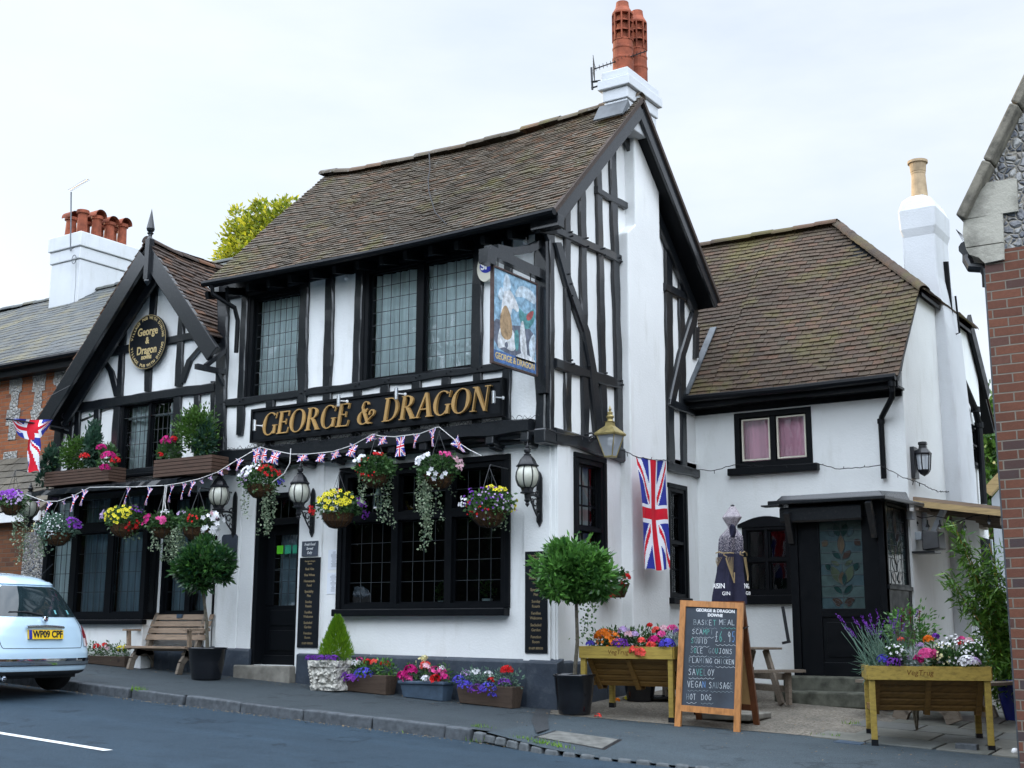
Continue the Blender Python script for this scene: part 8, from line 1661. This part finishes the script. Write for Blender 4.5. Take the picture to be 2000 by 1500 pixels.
m = MB(); q = PF(1867, 448, RY_+.1); 
for k in range(5): m.tube([q+Vector((0, 0, 0)), g0_+Vector((.0, 0, .02))+Vector((.015*k, 0, 0))], .002, 3)
m.build('bird_wire', BLACKIRON, hall)
# rounded brick buttress at the bottom right corner
c = PG(1998, 1478); t = thing('brick_pier', 'low rounded brick pier at the bottom right corner', 'pier', c); m = MB(); c = Vector((c.x+.10, c.y, ground(c.x, c.y)-.05)); zt = at_depth(1996, 1370, c).z
m.lathe([(.14, 0), (.14, zt-c.z-.10), (.12, zt-c.z-.04), (.07, zt-c.z)], c, 14); m.build('brickwork', BRICK_R, t)
# ================================================================== small things on the ground
def PSP(x, y):
    p = PG(x, y)
    for i in range(4): p = PG(x, y, spz(p.x, p.y)-ground(p.x, p.y))
    return p
A_, B_, C_, D_ = PSP(1041, 1440), PSP(1084, 1427), PSP(1216, 1444), PSP(1181, 1460); m = MB(); t = thing('manhole_cover', 'long pale concrete manhole cover in the pavement by the planter', 'manhole cover', PG(1130, 1441)); up_ = Vector((0, 0, .006)); cc = (A_+B_+C_+D_)/4
A_, B_, C_, D_ = [Vector((p.x, p.y, spz(p.x, p.y))) for p in (A_, B_, C_, D_)]; cc = (A_+B_+C_+D_)/4; m.prism([p+Vector((0, 0, -.02)) for p in (A_, D_, C_, B_)], (0, 0, .022)); m.build('frame', BLACKIRON, t); m = MB(); m.prism([cc+(p-cc)*.90+Vector((0, 0, -.01)) for p in (A_, D_, C_, B_)], (0, 0, .017)); o = m.build('cover', simple('worn_concrete', (.13, .13, .12), .9, .35, 9, .2, 0, .6, .006), t); m = MB(); m.prism([cc+(p-cc)*.16+Vector((0, 0, .0075)) for p in (A_, D_, C_, B_)], (0, 0, .002)); m.build('key_slot', BLACKIRON, t)
P_ = [PG(x, y) for x, y in ((1046, 1385), (1078, 1383), (1070, 1405), (1072, 1425), (1048, 1432), (1038, 1408))]; m = MB(); m.face([p+Vector((0, 0, .005)) for p in reversed(P_)]); m.build('asphalt_patch', PATCHM, kind='structure')
P_ = [PG(x, y) for x, y in ((1590, 1492), (1720, 1478), (1900, 1486), (1990, 1500), (1990, 1530), (1560, 1530))]
m = MB(); q = PG(1660, 1451); t = thing('drain_cover', 'small blue-grey drain cover at the yard edge', 'drain cover', q); m.prism([Vector((q.x+x, q.y+y, ground(q.x+x, q.y+y)-.01)) for x, y in ((-.13, -.08), (.13, -.08), (.13, .08), (-.13, .08))], (0, 0, .018)); m.build('cover', PLASTIC, t)
q = PG(1888, 1466); t = thing('concrete_block', 'small grey block by the right planter leg', 'block', q); m = MB(); m.beam(q+Vector((-.09, 0, .035)), q+Vector((.10, .01, .03)), .11, .06); bevel(m.build('block', KERBM, t), .01)
q = PG(1983, 1474); t = thing('white_pebble', 'round pale stone by the brick pier', 'stone', q); m = MB(); m.lathe([(0, 0), (.03, .01), (.035, .03), (.02, .055), (0, .06)], q, 8); m.build('stone', WHITEP, t, smooth=True)
LITM = simple('dry_litter', (.26, .19, .11), .9, .5, 8, .1, 0, 0); m = MB()
for i in range(1500):
    k = random.random()
    if k < .55: x = random.uniform(-9, 1.0); y = KY-.10+random.gauss(0, .035)-(abs(random.gauss(0, .03))); z = ground(x, y)-.103
    elif k < .8: x = random.uniform(-8, 2.5); y = random.uniform(-.5, -.08)+random.gauss(0, .05); z = ground(x, y)+.003
    else: x = random.uniform(.3, 5.2); y = random.uniform(-1.6, 2.); z = ground(x, y)+.006
    a = random.uniform(0, 6.28); l = random.uniform(.006, .028); m.face([(x, y, z), (x+math.cos(a)*l, y+math.sin(a)*l, z+.004), (x+math.cos(a+.6)*l*.6, y+math.sin(a+.6)*l*.6, z+.006)])
m.build('leaf_litter', LITM, kind='stuff')
m = MB()
for (x, y, n, dz) in ((268, 1347, 60, 0), (936, 1424, 90, -.02), (1020, 1446, 70, -.04), (1055, 1452, 60, -.04), (1090, 1458, 60, -.05), (783, 1428, 40, -.1), (930, 1448, 50, -.1), (1620, 1440, 40, 0), (1660, 1415, 40, 0)):
    q = PG(x, y, dz)
    for i in range(n): b = q+Vector((random.gauss(0, .06), random.gauss(0, .02), -.02)); m.leaf(b, Vector((random.gauss(0, .4), random.gauss(0, .4), 1)).normalized()*random.uniform(.03, .085), .008)
m.build('weeds', LCON, kind='stuff')
for (x, y, col, lab) in ((1205, 1370, 'orange', 'orange flowers drooping by the planter leg'), (1223, 1367, 'yellow', 'yellow flower lying by the planter leg'), (1168, 1401, 'coral', 'fallen red petals on the pavement')):
    q = PG(x, y); t = thing('fallen_flowers', lab, 'flowers', q); m = MB(); head(m, q+Vector((0, 0, .01)), .03, 10, .02, 0); m.build('petals', PET[col], t)
# ================================================================== parked car (only its tail is in the picture)
CARW = NG('pale_blue_car_paint'); CARW.col((.50, .66, .78)); CARW.rough(.25, .5); CARW.b.inputs['Coat Weight'].default_value = 1; CARW.b.inputs['Coat Roughness'].default_value = .03; CARW = CARW.mat
CHROME = simple('chrome', (.80, .82, .85), .06, .03, 3, .5, 1, 0); CARG = simple('dark_car_window', (.012, .022, .026), .04, .2, 3, .8, 0, 0); REDL = simple('red_tail_lamp', (.42, .01, .02), .08, .2, 8, .8, 0, 0, .001, 1); CLRL = simple('clear_lamp', (.70, .66, .68), .08, .1, 8, .8, 0, 0, .001, 1); RUB = simple('tyre_rubber', (.012, .012, .013), .8, .3, 30, .3, 0, .3, .004); YEL = simple('yellow_plate', (.80, .52, .02), .4, .04, 3, .4, 0, 0); BLKP = simple('black_plastic', (.02, .021, .023), .6, .2, 20, .3, 0, .1, .002)
CY0 = KY-.24; CW = .813; CYc = CY0-CW; pr_ = ray(172, 1262); tt = (CY0+.05-CAM.y)/pr_.y; CXr = (CAM+pr_*tt).x; zg = ground(CXr-1, CYc)-.105
car = thing('parked_car', 'small pale blue hatchback parked at the kerb, seen from behind', 'car', (CXr-1.7, CYc, zg))
LV = [(.25, .06, .74, .24, 3.40), (.27, .035, .775, .23, 3.46), (.31, .015, .80, .23, 3.52), (.42, 0, .813, .24, 3.545), (.52, .005, .815, .25, 3.54), (.60, .03, .812, .26, 3.50), (.72, .055, .806, .29, 3.40), (.84, .085, .79, .36, 3.05), (.92, .115, .765, .44, 2.75), (.98, .145, .735, .46, 2.55), (1.08, .20, .69, .48, 2.36), (1.20, .28, .63, .48, 2.16), (1.32, .38, .565, .46, 1.98), (1.40, .48, .50, .42, 1.84), (1.445, .58, .43, .36, 1.72), (1.475, .74, .33, .28, 1.58), (1.49, .94, .20, .16, 1.40)]
def lvl(z):
    for a, b in zip(LV, LV[1:]):
        if z <= b[0]: t = max(0, (z-a[0])/(b[0]-a[0])); return [lerp(p, q, t) for p, q in zip(a, b)]
    return LV[-1]
def cpt(s, z, off=0.):
    """s runs round the section: 0 = middle of the tail, +-1 = corner, +-2 = front corner"""
    _, xr, hw, rc, xf = lvl(z); sg = 1 if s >= 0 else -1; s = abs(s)
    n = 2.6
    if s <= 1.: a = s*PI/2; cx = math.cos(a); sy = math.sin(a); k = rc; px = xr+k*(1-abs(cx)**(2/n)); py = hw*abs(sy)**(2/n) if False else hw*min(1, (abs(sy)**(2/2.9)));  p = Vector((-px, sg*py, z)); nv = Vector((cx*.9+.05, sg*sy**3, 0)).normalized()
    else: t = s-1; p = Vector((-lerp(xr+rc, xf-rc, t) if s <= 2 else 0, sg*hw, z)); nv = Vector((0, sg, 0))
    return Vector((CXr, CYc, zg))+p+nv*off
zs = [.25+ (1.49-.25)*k/52 for k in range(53)]
ss = [-1+2*k/48 for k in range(49)]
m = MB(); rows = []
for z in zs:
    _, xr, hw, rc, xf = lvl(z); base = Vector((CXr, CYc, zg)); side = [base+Vector((-lerp(xr+rc, xf-rc*1.2, t), hw, z)) for t in (.1, .2, .3, .4, .5, .6, .7, .8, .9, 1)]; fr = [base+Vector((-xf+rc*(1-math.sin(a))*1.2, hw*math.cos(a), z)) for a in (.4, .8, 1.2, PI/2, PI-1.2, PI-.8, PI-.4)]; oth = [base+Vector((-lerp(xr+rc, xf-rc*1.2, t), -hw, z)) for t in (1, .9, .8, .7, .6, .5, .4, .3, .2, .1)]
    rows.append([cpt(s, z) for s in ss]+side+fr+oth)
m.grid(rows, 0, .5, cyc=True); m.face(rows[-1], 0, .5); body = m.build('body', CARW, car, smooth=True)
def patchc(nm, z0, z1, smax, mat, off, nz=10, nsn=24, par=None, s0=None, s1=None, shape=None):
    m = MB(); rows = []
    for i in range(nz+1):
        z = lerp(z0, z1, i/nz); sm = smax(i/nz) if callable(smax) else smax; a, b = (-sm, sm) if s0 is None else (s0(i/nz) if callable(s0) else s0, s1(i/nz) if callable(s1) else s1); rows.append([cpt(lerp(a, b, j/nsn), z, off) for j in range(nsn+1)])
    m.grid(rows, 0, .5); return m.build(nm, mat, par or car, smooth=True)
patchc('rear_window', .965, 1.335, lambda t: lerp(.60, .50, t)-.10*max(0, t-.85)/.15-.06*max(0, .12-t)/.12, CARG, .006)
patchc('spoiler_trim', 1.36, 1.40, .5, CARW, .03, 3)
patchc('bumper_strip', .375, .455, .86, CHROME, .014, 6, 40); patchc('bumper_strip_lower', .365, .382, .86, BLKP, .012, 3, 40); patchc('diffuser', .25, .30, .62, BLKP, .010, 4)
for sg in (-1, 1):
    a, b = (.52, .74) if sg > 0 else (-.74, -.52)
    patchc('tail_light', .60, .86, 0, REDL, .012, 10, 12, None, lambda t, a=a, b=b: lerp((a+b)/2, a, math.sin(PI*min(1, max(0, t*.96+.02)))**.5), lambda t, a=a, b=b: lerp((a+b)/2, b, math.sin(PI*min(1, max(0, t*.96+.02)))**.5))
    a2, b2 = (.50, .58) if sg > 0 else (-.58, -.50)
    patchc('reversing_light', .60, .70, 0, CLRL, .016, 6, 6, None, a2, b2)
m = MB(); px_ = cpt(0, .69, 0).x
# tailgate shut line
gp_ = [cpt(s, z, .002) for s, z in ([(-.60, .96), (-.62, .80), (-.60, .66), (-.52, .58), (0, .565), (.52, .58), (.60, .66), (.62, .80), (.60, .96)])]; fine = []
for a, b in zip(gp_, gp_[1:]):
    for i in range(8): fine.append(a.lerp(b, i/8))
m.tube([cpt(lerp(-.50, -.51, k/6), lerp(.96, .78, k/6), .001) for k in range(7)]+[cpt(lerp(-.51, -.42, k/5), .78-.20*math.sin(k/5*PI/2), .001) for k in range(6)]+[cpt(lerp(-.42, .42, k/16), .58, .001) for k in range(17)]+[cpt(lerp(.42, .51, k/5), .58+.20*(1-math.cos(k/5*PI/2)), .001) for k in range(6)]+[cpt(lerp(.51, .50, k/6), lerp(.78, .96, k/6), .001) for k in range(7)], .004, 4); m.build('tailgate_gap', BLKP, car)
class CP:
    def p(s, u, z, d=0.): return Vector((cpt(0, .69).x+.028+d-(z-zg-.69)*.18, CYc+u, z))
cpl = CP(); zp_ = zg+.75; m = MB(); pbox(m, cpl, -.26, .26, zp_-.056, zp_+.056, -.03, 0); npt = m.build('number_plate', YEL, car); m = MB(); pbox(m, cpl, -.26, -.215, zp_-.055, zp_+.055, 0, .0015); m.build('country_band', FLB, npt)
text_mesh('lettering', 'WP09 CPF', cpl, .022, zp_, .115, .001, BLKP, npt, bold=.004, sx=.86)
m = MB(); rows = [[cpl.p(lerp(-.29, .27, j/16), zp_+.085+zz+.012*math.sin(PI*j/16), -.02+oo) for j in range(17)] for zz, oo in ((-.016, 0), (-.012, .03), (.012, .034), (.02, 0))]; m.grid(rows); m.build('chrome_handle', CHROME, car, smooth=True)
m = MB(); q = cpl.p(0, zp_+.19, -.0); m.lathe([(.036, -.03), (.036, .0), (.030, .004), (.0, .006)], q, 20, axis='x'); m.build('badge', CHROME, car); m = MB(); m.lathe([(.028, -.0), (.0, .009)], q, 16, axis='x'); m.build('badge_enamel', simple('badge_red', (.14, .02, .04), .3, .2, 5, .5, 0, 0), car)
m = MB(); a = cpt(0, .985, .02); m.tube([a, cpt(-.12, 1.02, .02), cpt(-.34, 1.02, .02)], [.012, .009, .005], 6); m.build('wiper', BLKP, car)
m = MB(); q = cpt(-.42, .25, .02)-Vector((0, 0, .03)); m.lathe([(.035, -.1), (.035, .02), (.027, .02), (.025, -.08)], q, 12, axis='x', sq=1); m.build('exhaust', CHROME, car)
m = MB(); q = Vector((CXr-.62, CYc+.35, zg+1.478)); m.tube([q, q+Vector((-.02, 0, .02)), q+Vector((.14, .02, .16))], .004, 5); m.build('aerial', BLKP, car)
m = MB(); q = cpt(.18, 1.02, .009); pts = [cpt(.10, 1.0, .009), cpt(.34, 1.0, .009), cpt(.34, 1.05, .009), cpt(.10, 1.05, .009)]; m.face(pts); m.build('window_sticker', simple('pale_teal_sticker', (.16, .42, .44), .5, .1, 5, .3, 0, 0), car)
for sy in (-1, 1):
    for xx in (.66, 2.96):
        m = MB(); q = Vector((CXr-xx, CYc+sy*.70, zg+.288)); m.lathe([(.17, -.085), (.27, -.09), (.288, -.06), (.288, .06), (.27, .09), (.17, .085)], q, 28, axis='y'); wo = m.build('wheel', RUB, car, smooth=True); m = MB(); m.lathe([(.0, .04*sy), (.06, .06*sy), (.17, .078*sy)] if sy > 0 else [(.17, -.078), (.06, -.06), (0, -.04)], q, 20, axis='y'); m.build('rim', CHROME, wo)
m = MB(); m.box((CXr-3.3, CYc-.66, zg+.20), (CXr-.2, CYc+.66, zg+.30)); m.build('underbody', BLKP, car)
car.scale = (.93, .93, .905); car.rotation_euler = (0, .045, math.radians(4)); car.location = (-6.60, -2.99, ground(-6.7, -2.97)-.075)
# ================================================================== trees
def tree(name, label, base, h, crown, n, mat, ln=.22, group=None, clump=70, seed=1, trunk=True):
    random.seed(seed); base = Vector(base); t = thing(name, label, 'tree', base, group); top = base+Vector((0, 0, h)); m = MB(); m.tube([base, base.lerp(top, .4)+Vector((.1, 0, 0)), base.lerp(top, .9)], [.18, .12, .03], 8)
    for (cx, cy, cz, rx, rz) in crown: m.tube([base.lerp(top, .35), base+Vector((cx, cy, cz))], [.09, .02], 6)
    m.build('trunk', BARK, t); m = MB(); tot = sum(c[3]**2 for c in crown)
    for (cx, cy, cz, rx, rz) in crown:
        k = int(n*rx*rx/tot); blob(m, base+Vector((cx, cy, cz)), (rx, rx, rz), k, ln, ln*.5, 0, .25, .25, 0, max(14, int(clump*rx*rx/tot*len(crown)/1.5)))
    m.build('crown', mat, t); return t
q = PF(515, 440, 7.0); bz_ = 0
T0 = Vector((q.x, 7.0, 0)); sgl = lambda x, y: (PF(x, y, 7.0)-T0)
cr_ = []
for (x, y, r, rz) in ((470, 430, .30, .40), (470, 470, .45, .45), (513, 415, .30, .35), (505, 460, .55, .5), (560, 420, .42, .42), (545, 460, .6, .55), (470, 500, .6, .45), (520, 500, .7, .5), (580, 450, .5, .5)):
    v = sgl(x, y); cr_.append((v.x, 0, v.z, r*.86, rz*.86))
tree('conifer_tree', 'yellow-green sunlit tree rising behind the main roof', T0, cr_[3][2], cr_, 6500, LTREE, .13, None, 130, 3)
q = PF(1925, 850, 13.); T0 = Vector((q.x, 13., .3)); v = q-T0
tree('hedge_tree', 'dense green tree between the cottage and the brick building', T0, v.z, [(v.x, 0, v.z-.5, 1.3, 1.2), (v.x+.5, 0, v.z+.1, .9, .6), (v.x-.2, .3, v.z-1.8, 1.5, 1.4)], 12000, LBOX, .16, None, 160, 4)
# trees and a hedge across the street, seen only as reflections in the panes
GT = 'trees across the street'
labs = ['thick tree across the street far up to the left', 'second thick tree across the street up to the left', 'broad tree across the street, farthest left', 'tall tree across the street, left of the gable', 'round tree across the street facing the door', 'wide tree across the street facing the big window', 'tall tree across the street facing the corner', 'broad tree across the street, farthest right']
for i, (x, y, h, r) in enumerate(((-41, -20, 15, 5.2), (-33, -21, 13.5, 4.8), (-25, -22, 14, 4.6), (-17, -21, 15.5, 4.6), (-9, -22, 13, 4.2), (-.5, -23, 15, 4.8), (15, -23, 14, 4.6), (23, -21, 13, 4.4))):
    tree('offscreen_street_tree', labs[i], (x, y, ground(x, y)-.3), h*.8, [(0, 0, h*.60, r, h*.32), (r*.6, .3, h*.40, r*.8, h*.22), (-r*.6, -.3, h*.42, r*.8, h*.24), (0, 0, h*.85, r*.55, h*.16)], 5200, LHEDGE, .72, GT, 100, 40+i)
for i, (x, y, h, r) in enumerate(((-42, -14, 15, 5.5), (-43, -5, 15, 5.5), (-44, 3.5, 14, 5.2))):  # out-of-view trees added up the street to block the low sun
    tree('offscreen_street_tree', ['added unseen tree blocking low sun up the street, road side', 'added unseen tree blocking low sun up the street, middle of three', 'added unseen tree blocking low sun up the street, house side'][i], (x, y, 1.5), h*.8, [(0, 0, h*.62, r, h*.36), (0, .3, h*.28, r*.95, h*.26), (0, 0, h*.85, r*.7, h*.16)], 4200, LHEDGE, .9, GT, 110, 60+i)
m = MB(); random.seed(5)
for i in range(9500): x = random.uniform(-52, 24); z = random.random()**.8*3.8; m.leaf((x, -14.6+random.gauss(0, .35), ground(x, -14)+z), gauss_dir()*.22, .12)
m2 = [len(m.f)]; m.box((-52, -15.0, -.5), (25, -14.4, 3.4), 1)
if True:
    o = m.build('hedge_across_street', [LHEDGE, SOIL]); tag(o, 'clipped dark hedge running along the opposite pavement', 'hedge')
# roof of an outbuilding beyond the canopy
q0 = PF(1928, 962, 9.5); q1_ = PF(1972, 915, 9.5); ob = thing('outbuilding', 'low outbuilding with pale sloping roof edge beyond the canopy', 'outbuilding', q0); m = MB(); m.beam(q0, q1_, .12, .16, (0, 0, 1)); m.build('bargeboard', WRAFT, ob); m = MB(); m.prism([(q0.x+.05, 9.55, 0), (q1_.x+1.2, 9.55, 0), (q1_.x+1.2, 9.55, q1_.z+.2), (q1_.x, 9.55, q1_.z-.1), (q0.x+.05, 9.55, q0.z-.1)], (0, 3, 0)); m.build('wall', GREYW, ob)
